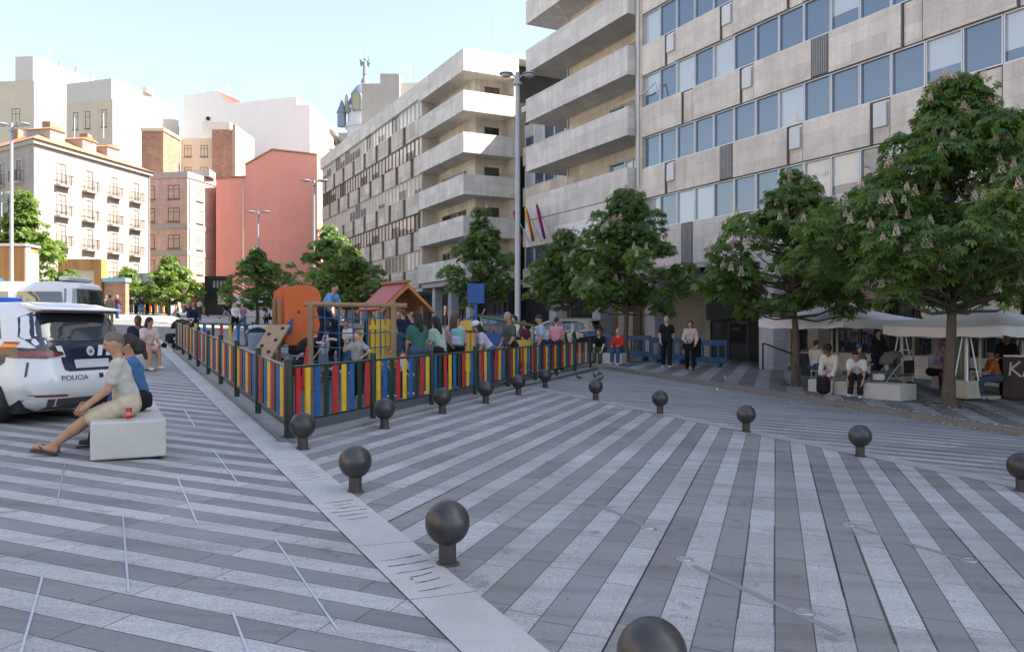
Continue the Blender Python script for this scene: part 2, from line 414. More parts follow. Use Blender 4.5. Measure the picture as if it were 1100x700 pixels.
m_parapet = stone('concrete_parapet', (.64, .60, .555), 1.45, .54, .09, .007, .75)
m_soffit = mat('concrete_soffit', (.50, .48, .45), .9, 0, .14, 1.2, .1)
m_pillar = stone('stone_pillar', (.46, .46, .47), 1.2, .9, .08, .006, .6)
m_alu = mat('aluminium_frame', (.62, .63, .64), .4, .55, .08, 3)
m_bronze = mat('bronze_frame', (.12, .105, .09), .45, .5, .1, 3)
m_white = mat('white_frame', (.72, .72, .71), .5, 0, .06, 3)
m_acgrey = mat('appliance_white', (.66, .67, .68), .5, 0, .08, 4)
m_ribbed = mat('ribbed_metal', (.30, .29, .29), .55, .3, .15, 3)
m_shadowin = mat('dark_interior', (.02, .02, .022), .9, 0, .3, 1)  # near-black colour stands in for the shade inside the buildings
def glass(name, col, blind, pb, rough=.03, tint=None, r0=.07, r1=.72):
    """Window pane with the dim room behind it painted as base colour, some with blinds; varies from pane to pane, wavy reflections."""
    m, N, b = base_mat(name)
    oi = N.n('ShaderNodeObjectInfo').outputs['Random']; v = objco(N)
    sep = N.n('ShaderNodeSeparateXYZ'); N.put(sep.inputs[0], v)
    pan = N.white(N.m('MULTIPLY', oi, 91.0), .5)
    has = N.m('LESS_THAN', pan, pb)
    drop = N.m('GREATER_THAN', sep.outputs[2], N.m('MAXIMUM', 0.0, N.m('SUBTRACT', N.m('MULTIPLY', N.m('FRACT', N.m('MULTIPLY', pan, 37.0)), 1.7), .75)))
    c = N.mix(N.m('MULTIPLY', has, drop), c4(col), c4(blind))
    wv = N.n('ShaderNodeTexWave'); N.put(wv.inputs['Vector'], v); wv.inputs['Scale'].default_value = 5; wv.inputs['Distortion'].default_value = 1.5
    c = N.mix(N.m('MULTIPLY', N.m('MULTIPLY', has, drop), .18), c, wv.outputs['Fac'], 'MULTIPLY')
    N.put(b.inputs['Base Color'], c); b.inputs['Roughness'].default_value = .5; b.inputs['Specular IOR Level'].default_value = .2
    gl = N.n('ShaderNodeBsdfGlossy'); gl.inputs['Roughness'].default_value = rough; gl.inputs['Color'].default_value = c4(tint or (.9, .93, .95))
    nm = N.bump(N.noise(v, .9, 1, .4), .04, .3); N.put(gl.inputs['Normal'], nm)
    fr = N.n('ShaderNodeFresnel'); fr.inputs['IOR'].default_value = 1.75
    mx = N.n('ShaderNodeMixShader'); N.put(mx.inputs[0], N.m('ADD', r0, N.m('MULTIPLY', fr.outputs[0], r1)))
    N.nt.links.new(b.outputs[0], mx.inputs[1]); N.nt.links.new(gl.outputs[0], mx.inputs[2])
    N.nt.links.new(mx.outputs[0], N.nt.nodes['Material Output'].inputs[0])
    return m
m_glass = glass('office_glass', (.035, .07, .125), (.50, .53, .55), .34, .03, None, .10, .78)
m_glass2 = glass('curtain_wall_glass', (.10, .095, .085), (.62, .58, .50), .78, .08, (.85, .88, .9), .03, .36)  # pale cream blind colour stands in for mirrored sunlit walls
m_glassh = glass('house_glass', (.035, .035, .035), (.22, .17, .13), .25, .06, None, .02, .28)
m_shopglass = glass('shop_glass', (.012, .014, .016), (.05, .05, .05), .2)

_win = {}
def window(parent, loc, w, h, frame, pane, panes=1, rotz=0, fw=.05, depth=.09, sill=False, mid=False, name='window'):
    """Window in local x (width) and z, its outer face towards -y: frame > pane."""
    key = (round(w, 2), round(h, 2), frame.name, pane.name, panes, fw, sill, mid, depth)
    if key not in _win:
        mb = MB()
        mb.box(-w / 2, w / 2, 0, depth, 0, fw).box(-w / 2, w / 2, 0, depth, h - fw, h)
        mb.box(-w / 2, -w / 2 + fw, .002, depth, fw, h - fw).box(w / 2 - fw, w / 2, .002, depth, fw, h - fw)
        for k in range(1, panes):
            x = -w / 2 + w * k / panes; mb.box(x - fw * .45, x + fw * .45, .004, depth, fw, h - fw)
        if mid: mb.box(-w / 2 + fw, w / 2 - fw, .006, depth, h * .68, h * .68 + fw * .8)
        if sill: mb.box(-w / 2 - .08, w / 2 + .08, -.10, depth, -.07, -.002)
        fm = mb.mesh('window_frame', frame)
        gm = MB().box(-w / 2 + fw * .5, w / 2 - fw * .5, depth * .55, depth * .8, fw * .5, h - fw * .5).mesh('pane', pane)
        _win[key] = (fm, gm)
    fm, gm = _win[key]
    o = bpy.data.objects.new(name, fm); link(o, parent); o.location = loc; o.rotation_euler = (0, 0, rotz)
    g = bpy.data.objects.new('pane', gm); link(g, o)
    return o

# ------------------------------------------------------------------ concrete office building along the right (local x along the facade towards the viewer's right, y inward)
F0 = (.81, 46.8); RB = math.atan2(-.891, .454)
ZB = 5.95; PI_ = 2.87; WH = 1.42
office = thing('office_building', 'grey concrete office block with ribbon windows and balconies behind the chestnut trees', 'building', (F0[0], F0[1], 0), RB)
def P(mb, name, m, **k): return mb.build(name, m, office, **k)
T0, T1 = 10.75, 52.0; QF = .45
NF = 8  # upper floors out of view, added to keep the plaza shaded
top = ZB + PI_ * NF
for n in range(NF + 1):                                                   # spandrel bands
    z0 = ZB + PI_ * (n - 1) + WH + .03 if n else 4.15
    z1 = ZB + PI_ * n - .03
    if n == NF: z1 = top + 1.0
    mb = MB(); t = T0; k = 0; ph = 1.15 if n % 2 else 0
    x = T0 - ph
    while x < T1:
        a, b = max(x, T0), min(x + 2.82, T1)
        if b - a > .1: mb.box(a, b, QF, QF + .28, z0, z1)
        mb.box(max(x + 2.82, T0), min(x + 3.6, T1), QF + .10, QF + .28, z0 + .02, z1 - .02) if x + 3.6 > T0 and x + 2.82 < T1 else None
        x += 3.6
    x = T0 - ph; k = 0; mb.cur = 1
    while x < T1 and n < 5:
        s = x + 2.82
        if s > T0 and s + .78 < 40:
            if (k * 7 + n * 3) % 5 == 0:
                mr = MB().box(s + .06, s + .72, QF + .02, QF + .098, z0 + .03, z1 - .03)
                for q in range(8): mr.box(s + .07 + q * .08, s + .12 + q * .08, QF - .02, QF + .019, z0 + .03, z1 - .03)
                P(mr, 'ribbed_panel', m_ribbed)
            elif (k + n) % 3 != 2: P(MB().box(s + .12, s + .62, QF + .0, QF + .098, z0 + (z1 - z0) * .38, z1 - .1), 'ventilator_box', m_acgrey, bevel=.012)
            mb.box(s, s + .05, QF + .03, QF + .098, z0 + .02, z1 - .02); mb.box(s + .73, s + .78, QF + .03, QF + .098, z0 + .02, z1 - .02)
        x += 3.6; k += 1
    P(mb, 'spandrel_band', [m_conc, m_bronze])
w_mod = 1.2
for n in range(NF):
    z = ZB + PI_ * n; x = T0 + .6
    while x + .6 < 31.5 and n < 5:
        if True: window(office, (x, QF + .10, z), w_mod - .02, WH, m_alu, m_glass, 1, fw=.036, depth=.14)
        x += w_mod
    if True:
        mb = MB().box(x - w_mod / 2 if n < 5 else T0, T1, QF + .16, QF + .22, z, z + WH); P(mb, 'ribbon_glazing', m_glass)
# inner body, roof, soffit over the arcade
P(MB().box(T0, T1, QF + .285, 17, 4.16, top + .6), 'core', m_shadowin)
P(MB().box(T0, T1, QF + .02, 5.4, 3.95, 4.145), 'arcade_ceiling', m_soffit)
P(MB().box(1.6, T1, 1.2, 17, top + .61, top + .9), 'roof', m_soffit)
# balcony section
for k in range(8):
    zt = 8.95 + PI_ * k; h = 1.36
    mb = MB()
    mb.box(0, 10.2, 0, .16, zt - h, zt).box(0, .16, .162, 3.6, zt - h, zt).box(10.04, 10.2, .162, 2.2, zt - h, zt)
    mb.box(.162, 10.038, .162, 3.6, zt - h + .004, zt - h + .22)
    P(mb, 'balcony', m_parapet, bevel=.012)
    zf = zt - h + .222; zc = zt + PI_ - h
    mb = MB().box(2.0, 6.1, 1.75, 2.0, zf, zc).box(10.0, 10.74, 1.75, 2.0, zf, zc).box(6.1, 10.0, 1.75, 2.0, zf, zf + .75).box(6.1, 10.0, 1.76, 2.0, zf + 2.15, zc)
    mb.box(2.0, 2.25, 2.001, 8, zf, zc)
    P(mb, 'balcony_wall', m_warm)
    for q in range(3): window(office, (6.75 + q * 1.3, 1.82, zf + .752), 1.28, 1.39, m_alu, m_glass, 2 if q == 1 else 1, fw=.05)
    P(MB().box(10.25, 10.74, QF - .02, 1.74, zf - .3, zc - .05), 'end_pier', m_warm)
    mb = MB().tube([(1.9, 1.7, zf + .1), (1.9, 1.7, zc)], .04, 6); P(mb, 'drain_pipe', m_acgrey)
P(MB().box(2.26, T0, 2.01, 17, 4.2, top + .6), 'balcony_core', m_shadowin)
mb = MB().tube([(10.55, QF - .08, 8.0), (10.55, QF - .08, 17.2), (10.75, QF - .08, 17.6), (10.75, QF - .08, 23)], .05, 6)
mb.tube([(10.5, QF - .08, 12.3), (10.9, QF - .10, 12.25), (11.9, QF - .12, 12.5), (12.1, QF - .12, 11.9)], .035, 6); P(mb, 'drain_pipe', m_acgrey, smooth=True)
# ground floor: lower slab, pillars, recessed shopfronts
P(MB().box(0, 10.74, 0, .2, 6.05, 7.55).box(0, .2, .201, 4, 6.05, 7.55), 'balcony', m_parapet)
P(MB().box(.2, 10.74, .201, 8, 6.0, 6.2), 'soffit', m_soffit)
P(MB().box(2.2, 10.74, 2.2, 2.5, 4.16, 5.99), 'upper_wall', m_warm)
P(MB().box(1.2, 10.73, .5, 5.4, 3.95, 4.145), 'soffit', m_soffit)
for t in (1.9, 6.4, 10.9, 18.2, 25.4, 32.6, 39.8):
    P(MB().box(t, t + .75, QF + .02, QF + .77, -1.8, 3.948), 'pillar', m_pillar, bevel=.02)
for t in (2.9, 5.0, 16.2, 23.2):
    P(MB().box(t, t + .6, 3.6, 4.1, -1.8, 3.94), 'back_pillar', m_warm)
Q = 4.3
P(MB().box(1.2, 5.2, Q + .4, Q + .6, -1.8, 3.94).box(26.4, T1, Q, Q + .3, -1.8, 3.94), 'back_wall', m_conc)
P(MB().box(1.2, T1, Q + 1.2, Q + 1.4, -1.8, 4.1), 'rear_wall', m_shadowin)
m_garage = mat('cream_shutter', (.50, .46, .37), .7, 0, .1, 2)
mb = MB()
for k in range(16): mb.box(5.75, 10.2, Q + (k % 2) * .012, Q + .1, -.5 + k * .24, -.5 + k * .24 + .235)
P(mb, 'garage_door', m_garage); P(MB().box(5.2, 5.74, Q - .06, Q + .3, -1.8, 3.94).box(10.21, 11.2, Q - .06, Q + .3, -1.8, 3.94).box(5.741, 10.209, Q - .05, Q + .3, 3.36, 3.94), 'garage_surround', m_warm)
m_black = mat('black_fascia', (.014, .015, .018), .35, 0, .2, 2)
P(MB().box(11.3, 17.6, Q - .5, Q - .3, 1.75, 2.75), 'shop_fascia', m_black, bevel=.01)
P(MB().box(11.3, 17.6, Q - .28, Q + .2, 2.76, 2.85), 'shop_ledge', m_black)
for k in range(5): window(office, (11.95 + k * 1.26, Q - .25, 2.86), 1.24, 1.06, m_bronze, m_glassh, 1)
for k in range(5):
    window(office, (11.95 + k * 1.26, Q - .28, -.35), 1.24, 2.08, m_bronze if k else m_black, m_shopglass, 1, fw=.07, name='shop_window')
P(MB().box(11.3, 17.6, Q - .3, Q, -1.8, -.36), 'shop_plinth', m_black)
P(MB().box(17.62, 18.15, Q - .6, Q + .2, -1.8, 3.94), 'shop_pier', m_warm)
for k in range(6): window(office, (19.0 + k * 1.25, Q, .4), 1.2, 2.1, m_bronze, m_shopglass, 1)
P(MB().box(18.3, 26.3, Q - .05, Q + .3, -1.8, .39).box(18.3, 26.3, Q - .05, Q + .3, 2.52, 3.94), 'terrace_wall', m_conc)
# awning above the shop
m_awn = mat('charcoal_awning', (.05, .048, .05), .85, 0, .15, 5)
mb = MB(); mb.prism([(-.1, 0), (-.1, -.45), (1.55, .35), (1.55, .75)], 13.2, 18.1, 'YZ')
mb.v = [(x, y - .1, z + 3.35) for x, y, z in mb.v]; P(mb, 'awning', m_awn)
# banner and flags on the balcony corner
m_banner = mat('white_banner', (.75, .75, .76), .7, 0, .06, 4); m_ink = mat('banner_ink', (.03, .03, .05), .7, 0, .1, 5)
bn = thing('banner', 'white cloth banner with dark lettering hung on the balcony behind the trees', 'banner', (F0[0], F0[1], 0), RB)
MB().box(3.4, 9.4, -.06, -.03, 5.35, 6.9).build('cloth', m_banner, bn)
mb = MB(); rr = random.Random(5)
for (z, h, n0) in ((6.15, .34, 9), (5.6, .26, 13)):
    x = 3.6
    for k in range(n0):
        w = h * .62
        mb.box(x, x + w * .22, -.068, -.061, z, z + h)
        for q in (0, .42, .8):
            if rr.random() < .65: mb.box(x + w * .23, x + w, -.068, -.061, z + h * q, z + h * (q + .2))
        if rr.random() < .5: mb.box(x + w * .8, x + w * 1.0, -.069, -.062, z, z + h * .5)
        x += h * .85 if rr.random() < .85 else h * 1.5
mb.build('lettering', m_ink, bn)
def flag(t, cols, lab):
    f = thing('flag', lab, 'flag', (F0[0], F0[1], 0), RB, 'flags on the office balcony')
    MB().tube([(t, -.05, 6.2), (t - .1, -1.1, 8.2)], .025, 6).build('pole', m_steel, f)
    mb = MB(); W = 9; H = 10
    for i in range(W):
        for j in range(H):
            u = i / (W - 1); w = j / (H - 1)
            mb.v.append((t - .1 + (u * .55 - .02) * (1 - .35 * w) + .05 * math.sin(6 * u + 3 * w), -1.05 + .5 * w - .22 * u + .08 * math.sin(9 * u + w), 8.1 - 1.7 * w - .25 * u))
    for i in range(W - 1):
        for j in range(H - 1):
            mb.f.append((i * H + j, (i + 1) * H + j, (i + 1) * H + j + 1, i * H + j + 1)); mb.mi.append(min(int(i / (W - 1) * len(cols)), len(cols) - 1))
    o = mb.build('cloth', cols, f, True)
    sd = o.modifiers.new('thick', 'SOLIDIFY'); sd.thickness = .006
fr = cloth('flag_red', (.45, .02, .06)); fy = cloth('flag_yellow', (.75, .50, .03)); fb = cloth('flag_blue', (.03, .05, .25))
flag(.6, [fr], 'crimson flag leftmost of the flags on the balcony corner')
flag(2.0, [fr, fy, fy, fr], 'red and yellow striped flag between the crimson flag and the banner')
flag(3.3, [fr, fr, fb], 'red and dark blue flag just above the white banner')

# ------------------------------------------------------------------ second building on the same line: balconies at its corner, curtain wall beyond
T2 = -9.14
flats = thing('corner_building', 'stepped concrete block with wrap-around balconies and a bronze curtain wall', 'building', (F0[0] + A.x * 9.14, F0[1] + A.y * 9.14, 0), RB)
def P2(mb, name, m, **k): return mb.build(name, m, flats, **k)
TL = -8.8                                                               # local: corner x=0, balconies to TL, curtain wall to -41.7
for k in range(6):
    zt = 6.2 + PI_ * k; h = 1.42 if k < 5 else 1.55
    mb = MB().box(TL, 0, 0, .18, zt - h, zt).box(-.18, 0, .182, 4.3, zt - h, zt).box(TL, TL + .18, .182, 1.6, zt - h, zt)
    mb.box(TL + .182, -.182, .182, 4.3, zt - h + .004, zt - h + .24)
    P2(mb, 'balcony', m_parapet, bevel=.012)
    if k == 5: continue
    zf = zt - h + .242; zc = zt + PI_ - h
    mb = MB().box(-2.9, -1.3, 1.5, 1.75, zf, zc).box(TL, -7.6, 1.5, 1.75, zf, zc).box(-7.6, -2.9, 1.51, 1.75, zf, zf + .55).box(-7.6, -2.9, 1.51, 1.75, zf + 2.05, zc)
    mb.box(TL, TL + .25, .2, 1.49, zf, zc); mb.box(-1.55, -1.3, 1.751, 2.2, zf, zc).box(-1.54, -1.3, 2.2, 3.4, zf + 2.05, zc).box(-1.54, -1.3, 2.2, 3.4, zf, zf + .5).box(-1.55, -1.3, 3.4, 4.3, zf, zc)
    P2(mb, 'balcony_wall', m_warm)
    for q in range(3): window(flats, (-6.8 + q * 1.56, 1.56, zf + .552), 1.54, 1.49, m_bronze if k % 2 else m_alu, m_glassh, 2, fw=.05)
    window(flats, (-1.36, 2.8, zf + .502), 1.18, 1.54, m_bronze, m_glassh, 2, rotz=R(90), fw=.05)
    P2(MB().box(-1.29, -.18, 4.0, 4.3, zf, zc), 'balcony_end_wall', m_warm)
for (y, k) in ((3.0, 0), (3.5, 1), (2.0, 0)):
    zt = 6.2 + PI_ * k
    mb = MB().box(-1.0, -.55, y - .4, y + .4, zt - .5, zt + .12); P2(mb, 'air_conditioner', m_acgrey, bevel=.02)
P2(MB().box(TL + .1, -1.56, 1.76, 12, 4.6, 20.4).box(-41, -.31, 3.91, 12, -.5, 4.59), 'core', m_shadowin)
P2(MB().box(TL, -.3, .3, 12, 20.56, 20.7), 'roof', m_soffit)
zz = 3.6
P2(MB().box(TL, -.2, .25, 8, 4.4, 4.77), 'soffit', m_soffit)
for t in (-.9, -4.2, -7.4, -12, -17, -22, -27, -32, -37): P2(MB().box(t, t + .6, .6, 1.2, -.5, 4.45), 'pillar', m_pillar)
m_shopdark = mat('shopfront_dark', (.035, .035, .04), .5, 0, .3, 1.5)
P2(MB().box(-41, -.3, 3.6, 3.9, -.5, 4.4), 'shop_wall', m_shopdark)
for k in range(12): window(flats, (-1.6 - k * 3.3, 3.45, 1.5), 1.6, 1.7, m_bronze, m_shopglass, 2)
P2(MB().box(-41.5, TL - .01, .3, 3.6, 4.2, 4.44), 'soffit', m_soffit)
# curtain wall: glazed strips between panel strips
m_panel = stone('panel_cream', (.56, .50, .43), 1.27, 1.4, .16, .012, .5)
CE = -41.7; z0 = 4.45
for n in range(5):
    zb = 4.45 + 3.0 * n
    mb = MB(); x = TL - 1.9; q = 0; sl = MB()
    while x > CE:
        if (q + n) % 2: mb.box(x, x + 1.86, .30, .42, zb + .04, zb + 1.52)
        else:
            mb.box(x, x + 1.05, .30, .42, zb + .04, zb + 1.52); mb.cur = 1; mb.box(x + 1.10, x + 1.82, .44, .48, zb + .04, zb + 1.52); mb.cur = 0
        x -= 1.9; q += 1
    P2(mb, 'panel_strip', [m_panel, m_bronze])
    x = TL - .95; q = 0
    while x > CE + .9:
        window(flats, (x, .34, zb + 1.56), 1.88, 1.42, m_bronze if n % 2 else m_alu, m_glass2, 2, fw=.04, depth=.12)
        x -= 1.9
P2(MB().box(CE, TL - .02, .5, 12, 4.46, 19.2), 'core', m_shadowin)
P2(MB().box(CE, TL - .02, .2, 12.1, 19.42, 20.7).box(CE, TL - .02, .44, 12.1, 19.2, 19.4), 'roof_band', m_parapet)
mb = MB().box(-6, -4.6, 2.4, 3.4, 20.7, 22.2); P2(mb, 'roof_plant', m_acgrey, bevel=.03)
mb = MB().tube([(-1.5, 3, 20.7), (-1.5, 3, 23.6)], .03, 5); P2(mb, 'antenna', m_steel)
# recessed link between the two
linkb = thing('link_building', 'glazed link with pale bands between the corner block and the office block', 'building', (F0[0], F0[1], 0), RB)
for k in range(4):
    zb = 4.2 + PI_ * k
    MB().box(-9.1, 2.2, 4.6, 5.0, zb, zb + 1.3).build('spandrel_band', m_warm, linkb)
    for q in range(8): window(linkb, (-8.4 + q * 1.4, 4.75, zb + 1.302), 1.38, 1.56, m_white, m_glass, 1)
MB().box(-9.45, 2.6, 5.02, 12, -1, 16.6).build('core', m_shadowin, linkb)
MB().box(-9.1, 2.2, 4.5, 12, 16.6, 17.0).build('roof', m_soffit, linkb)
# ------------------------------------------------------------------ the blocks on the far side of the square
def plaster(name, col, var=.1): 
    m, N, b = base_mat(name); v = objco(N)
    n1 = N.noise(v, .35, 6, .65); n2 = N.noise(v, 5, 4, .7)
    mp = N.n('ShaderNodeMapping'); N.put(mp.inputs[0], v); mp.inputs['Scale'].default_value = (1.2, 1.2, .1)
    n3 = N.noise(mp.outputs[0], 1.0, 5, .7)
    val = N.m('MULTIPLY', N.m('ADD', 1 - var * 1.2, N.m('MULTIPLY', n1, var * 2.4)), N.m('ADD', .94, N.m('MULTIPLY', n2, .12)))
    val = N.m('MULTIPLY', val, N.m('ADD', 1 - var, N.m('MULTIPLY', n3, var * 2)))
    N.put(b.inputs['Base Color'], N.mix(1.0, c4(col), val, 'MULTIPLY')); b.inputs['Roughness'].default_value = .9
    b.inputs['Specular IOR Level'].default_value = .2; N.put(b.inputs['Normal'], N.bump(n2, .2, .02))
    return m
m_cream = stone('cream_render_coursed', (.385, .335, .29), 40, .62, .03, .02, .75)
m_pinkw = plaster('pink_render', (.44, .30, .245))
m_brickpink = stone('pink_brick', (.62, .42, .33), .5, .16, .06, .008, .85)
m_redwall = plaster('terracotta_render', (.76, .33, .25), .09)
m_whitew = plaster('white_render', (.72, .70, .68), .06)
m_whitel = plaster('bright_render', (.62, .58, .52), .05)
m_yellow = plaster('yellow_render', (.62, .54, .40))
m_brick = stone('brown_brick', (.36, .21, .14), .5, .16, .14, .012, .75)
m_greyw = plaster('grey_cement', (.33, .31, .29), .16)
m_tile = stone('roof_tiles', (.46, .22, .12), .34, .16, .16, .03, .6)
m_trim = plaster('white_trim', (.45, .395, .35), .05)
m_iron = mat('wrought_iron', (.035, .035, .04), .6, .3, .1, 5)
m_dkframe = mat('dark_window_frame', (.16, .13, .11), .6, 0, .1, 5)
m_whiteframe = mat('white_window_frame', (.55, .53, .5), .6, 0, .06, 5)
m_greystone = plaster('grey_plinth', (.26, .255, .26), .1)
def body(parent, name, poly, z0, z1, m): return MB().prism(poly, z0, z1).build(name, m, parent)
def off_face(p0, p1, s, d):
    p0 = Vector(p0); p1 = Vector(p1); t = (p1 - p0).normalized(); n = Vector((t.y, -t.x))
    q = p0 + t * s + n * d
    return q, math.atan2(t.y, t.x)
_bal = {}
def rail_balcony(parent, loc, rz, w, dp=.55, h=.95):
    key = (w, dp, h)
    if key not in _bal:
        mb = MB().box(-w / 2, w / 2, -dp, 0, -.14, 0); mb.cur = 1
        mb.box(-w / 2, w / 2, -dp, -dp + .04, h - .04, h)
        for k in range(int(w / .16) + 1): x = -w / 2 + k * .16; mb.box(x, x + .025, -dp, -dp + .03, 0, h - .04)
        for x in (-w / 2, w / 2 - .03): mb.box(x, x + .03, -dp + .045, -.01, h - .04, h); mb.box(x, x + .025, -dp * .5, -dp * .5 + .025, 0, h - .04)
        _bal[key] = mb.mesh('balcony', [m_trim, m_iron])
    o = bpy.data.objects.new('balcony', _bal[key]); link(o, parent); o.location = loc; o.rotation_euler = (0, 0, rz)
def windows_on(parent, p0, p1, ss, zs, w, h, frame, pane, panes=2, surround=None, balc=(), sill=True, mid=True):
    for r, z in enumerate(zs):
        for s in ss:
            q, rz = off_face(p0, p1, s, .03)
            if surround is not None:
                e = MB().box(-w / 2 - .16, -w / 2 - .002, 0, .1, -.02, h + .18).box(w / 2 + .002, w / 2 + .16, 0, .1, -.02, h + .18).box(-w / 2, w / 2, 0, .1, h + .002, h + .18)
                key = ('sur', round(w, 2), round(h, 2), surround.name)
                if key not in _win: _win[key] = e.mesh('surround', surround)
                o = bpy.data.objects.new('window_surround', _win[key]); link(o, parent); q2, _ = off_face(p0, p1, s, .06); o.location = (q2.x, q2.y, z); o.rotation_euler = (0, 0, rz)
            window(parent, (q.x, q.y, z), w, h, frame, pane, panes, rz, fw=.07, depth=.12, sill=sill and r not in balc, mid=mid)
            if r in balc: rail_balcony(parent, (q.x, q.y, z - .02), rz, w + .7)

# cream corner house with a tiled roof
hc = (-41.8, 70.0); he = (-38.55, 85.1); hw = (-56.6, 80.0)
hb = thing('corner_house', 'cream five-storey corner house with iron balconies and an orange tiled roof', 'building', (hc[0], hc[1], 0))
L0 = (0, 0); L1 = (he[0] - hc[0], he[1] - hc[1]); L2 = (L1[0] - 16, L1[1] + 8); L3 = (hw[0] - hc[0], hw[1] - hc[1])
body(hb, 'wall', [L0, L1, L2, L3], 5.2, 17.4, m_cream); body(hb, 'plinth', [L0, L1, L2, L3], 0, 5.195, m_greystone)
def grow(poly, k):
    c = sum((Vector(p) for p in poly), Vector((0, 0))) / len(poly)
    return [tuple(c + (Vector(p) - c) * k) for p in poly]
fp = [L0, L1, L2, L3]; ev = grow(fp, 1.06); rd = grow(fp, .35)
body(hb, 'cornice', grow(fp, 1.035), 17.4, 17.75, m_trim)
mb = MB(); mb.add([(x, y, 17.76) for x, y in ev] + [(x, y, 20.3) for x, y in rd], [(0, 1, 5, 4), (1, 2, 6, 5), (2, 3, 7, 6), (3, 0, 4, 7), (4, 5, 6, 7), (3, 2, 1, 0)])
mb.build('roof', m_tile, hb)
zs = [5.9, 8.75, 11.5, 14.3]
windows_on(hb, L0, L1, (3.2, 6.6, 10.0, 13.2), zs, 1.0, 1.95, m_dkframe, m_glassh, 2, m_trim, balc=(0, 1, 2, 3))
windows_on(hb, L0, L1, (3.2, 6.6, 10.0, 13.2), (2.9,), 1.0, 1.7, m_dkframe, m_glassh, 2, m_trim)
lw = math.hypot(*L3)
windows_on(hb, L3, L0, (lw - 2.6, lw - 6.2, lw - 9.8), zs, 1.0, 1.95, m_dkframe, m_glassh, 2, m_trim, balc=(0, 1, 2, 3))
q0, rz0 = off_face(L3, L0, lw - 4.4, .05)
mb = MB()
for k in range(2):
    pass
for s in (4.5, 8.6, 12):                                                    # dormers
    q, rz = off_face(L0, L1, s, -2.6)
    mb = MB().box(-.9, .9, -1.0, 1.6, 0, 1.35); mb.cur = 1; mb.prism([(-1.1, 1.35), (1.1, 1.35), (0, 1.75)], -1.15, 1.8, 'XZ')
    mb.build('dormer', [m_trim, m_tile], hb, loc=(q.x, q.y, 18.3), rotz=rz)
    window(hb, (q.x + .98 * math.sin(rz) * 1.05, q.y - .98 * math.cos(rz) * 1.05, 18.55), .9, .9, m_dkframe, m_glassh, 2, rz)
for (x, y) in ((-4, 8), (-9, 11), (-3, 13)): MB().box(x, x + .8, y, y + .9, 19, 21.4).build('chimney', m_brick, hb)
body(hb, 'string_course', grow(fp, 1.012), 5.21, 5.45, m_trim)

# pink house beside it
pc = (-37.3, 92.0)
pb = thing('pink_house', 'pink brick house with white bands between the cream house and the terracotta wall', 'building', (pc[0], pc[1], 0))
q0 = (-7.0, 1.4); q1 = (0, 0); q2 = (1.7, 8.2); q3 = (-6, 9.5)
body(pb, 'wall', [q0, q1, q2, q3], 0, 18.9, m_brickpink)
for z in (12.7, 9.6): body(pb, 'band', grow([q0, q1, q2, q3], 1.015), z, z + .55, m_trim)
body(pb, 'cornice', grow([q0, q1, q2, q3], 1.03), 18.5, 19.2, m_trim)
zs = [4.9, 7.5, 10.4, 13.5, 16.1]
windows_on(pb, q0, q1, (2.2, 5.4), zs, 1.5, 1.6, m_dkframe, m_glassh, 2)
windows_on(pb, q1, q2, (2.4, 6.4), zs, 1.3, 1.5, m_dkframe, m_glassh, 2)
MB().box(-.6, 1.4, 3, 5, 19.2, 20.0).build('roof_hatch', m_trim, pb)

# terracotta blank wall
rb = thing('terracotta_building', 'terracotta building with a tall blank end wall', 'building', (-23.6, 95.5, 0))
mb = MB(); prof = [(-11.7, 0), (.35, 0), (.35, 21.8), (-5.0, 22.4), (-8.2, 20.6), (-8.2, 19.15), (-11.7, 19.0)]
mb.prism(prof, 0, 12, 'XZ'); mb.build('wall', m_redwall, rb)
mb = MB()
for a, b in ((prof[2], prof[3]), (prof[3], prof[4]), (prof[5], prof[6])): mb.prism([(a[0], a[1] + .02), (b[0], b[1] + .02), (b[0], b[1] + .2), (a[0], a[1] + .2)], -.15, 12.15, 'XZ')
mb.build('coping', m_tile, rb)
MB().box(-11.7, .4, -.28, -.02, 0, 5.2).build('whitewashed_base', m_whitew, rb)

# tall white block behind
wb = thing('white_block', 'tall white apartment block with a blank party wall rising behind the terracotta wall', 'building', (-29.0, 115, 0))
prof = [(-18.2, 0), (0, 0), (0, 33.2), (-1.9, 33.2), (-1.9, 34.4), (-11.4, 33.4), (-13.9, 35.2), (-18.2, 34.5)]
MB().prism(prof, 0, 10, 'XZ').build('wall', m_whitew, wb)
MB().prism([(-13.8, 35.22), (-11.35, 33.42), (-10.2, 33.6), (-10.2, 33.9), (-13.8, 35.4)], .5, 6, 'XZ').build('red_parapet', m_redwall, wb)
body(wb, 'side_wing', [(-6, 10.01), (.4, 10.01), (-.6, 29), (-6, 29)], 0, 32.8, m_whitel)
for z in (32.2, 29.2, 26.2): body(wb, 'cornice', [(-5.9, 10.2), (1.0, 10.2), (.0, 29.3), (-5.9, 29.3)], z, z + .5, m_whitel)
windows_on(wb, (.4, 10.01), (-.6, 29), (2, 5, 8, 11, 14, 17), (24.0, 27.1, 30.0), 1.2, 1.9, m_whiteframe, m_glassh, 2, balc=(0, 1, 2))
mb = MB()
for k in range(7): mb.box(-1.6 + (k % 2) * .3, -1.3 + (k % 2) * .3, .6 + k * 2.4, .9 + k * 2.4, 33.2, 34.4); mb.box(-1.5, -.2, 1 + k * 3, 2.2 + k * 3, 33.2, 33.7)
mb.build('roof_clutter', m_whitel, wb)
mb = MB().tube([(-16.5, 3, 34.8), (-16.5, 3, 37.6)], .05, 5).tube([(-12.8, 3, 35.2), (-12.8, 3, 37.8)], .04, 5).bar((-13.5, 3, 37.4), (-12.2, 3, 37.4), .05); mb.build('antenna', m_steel, wb)
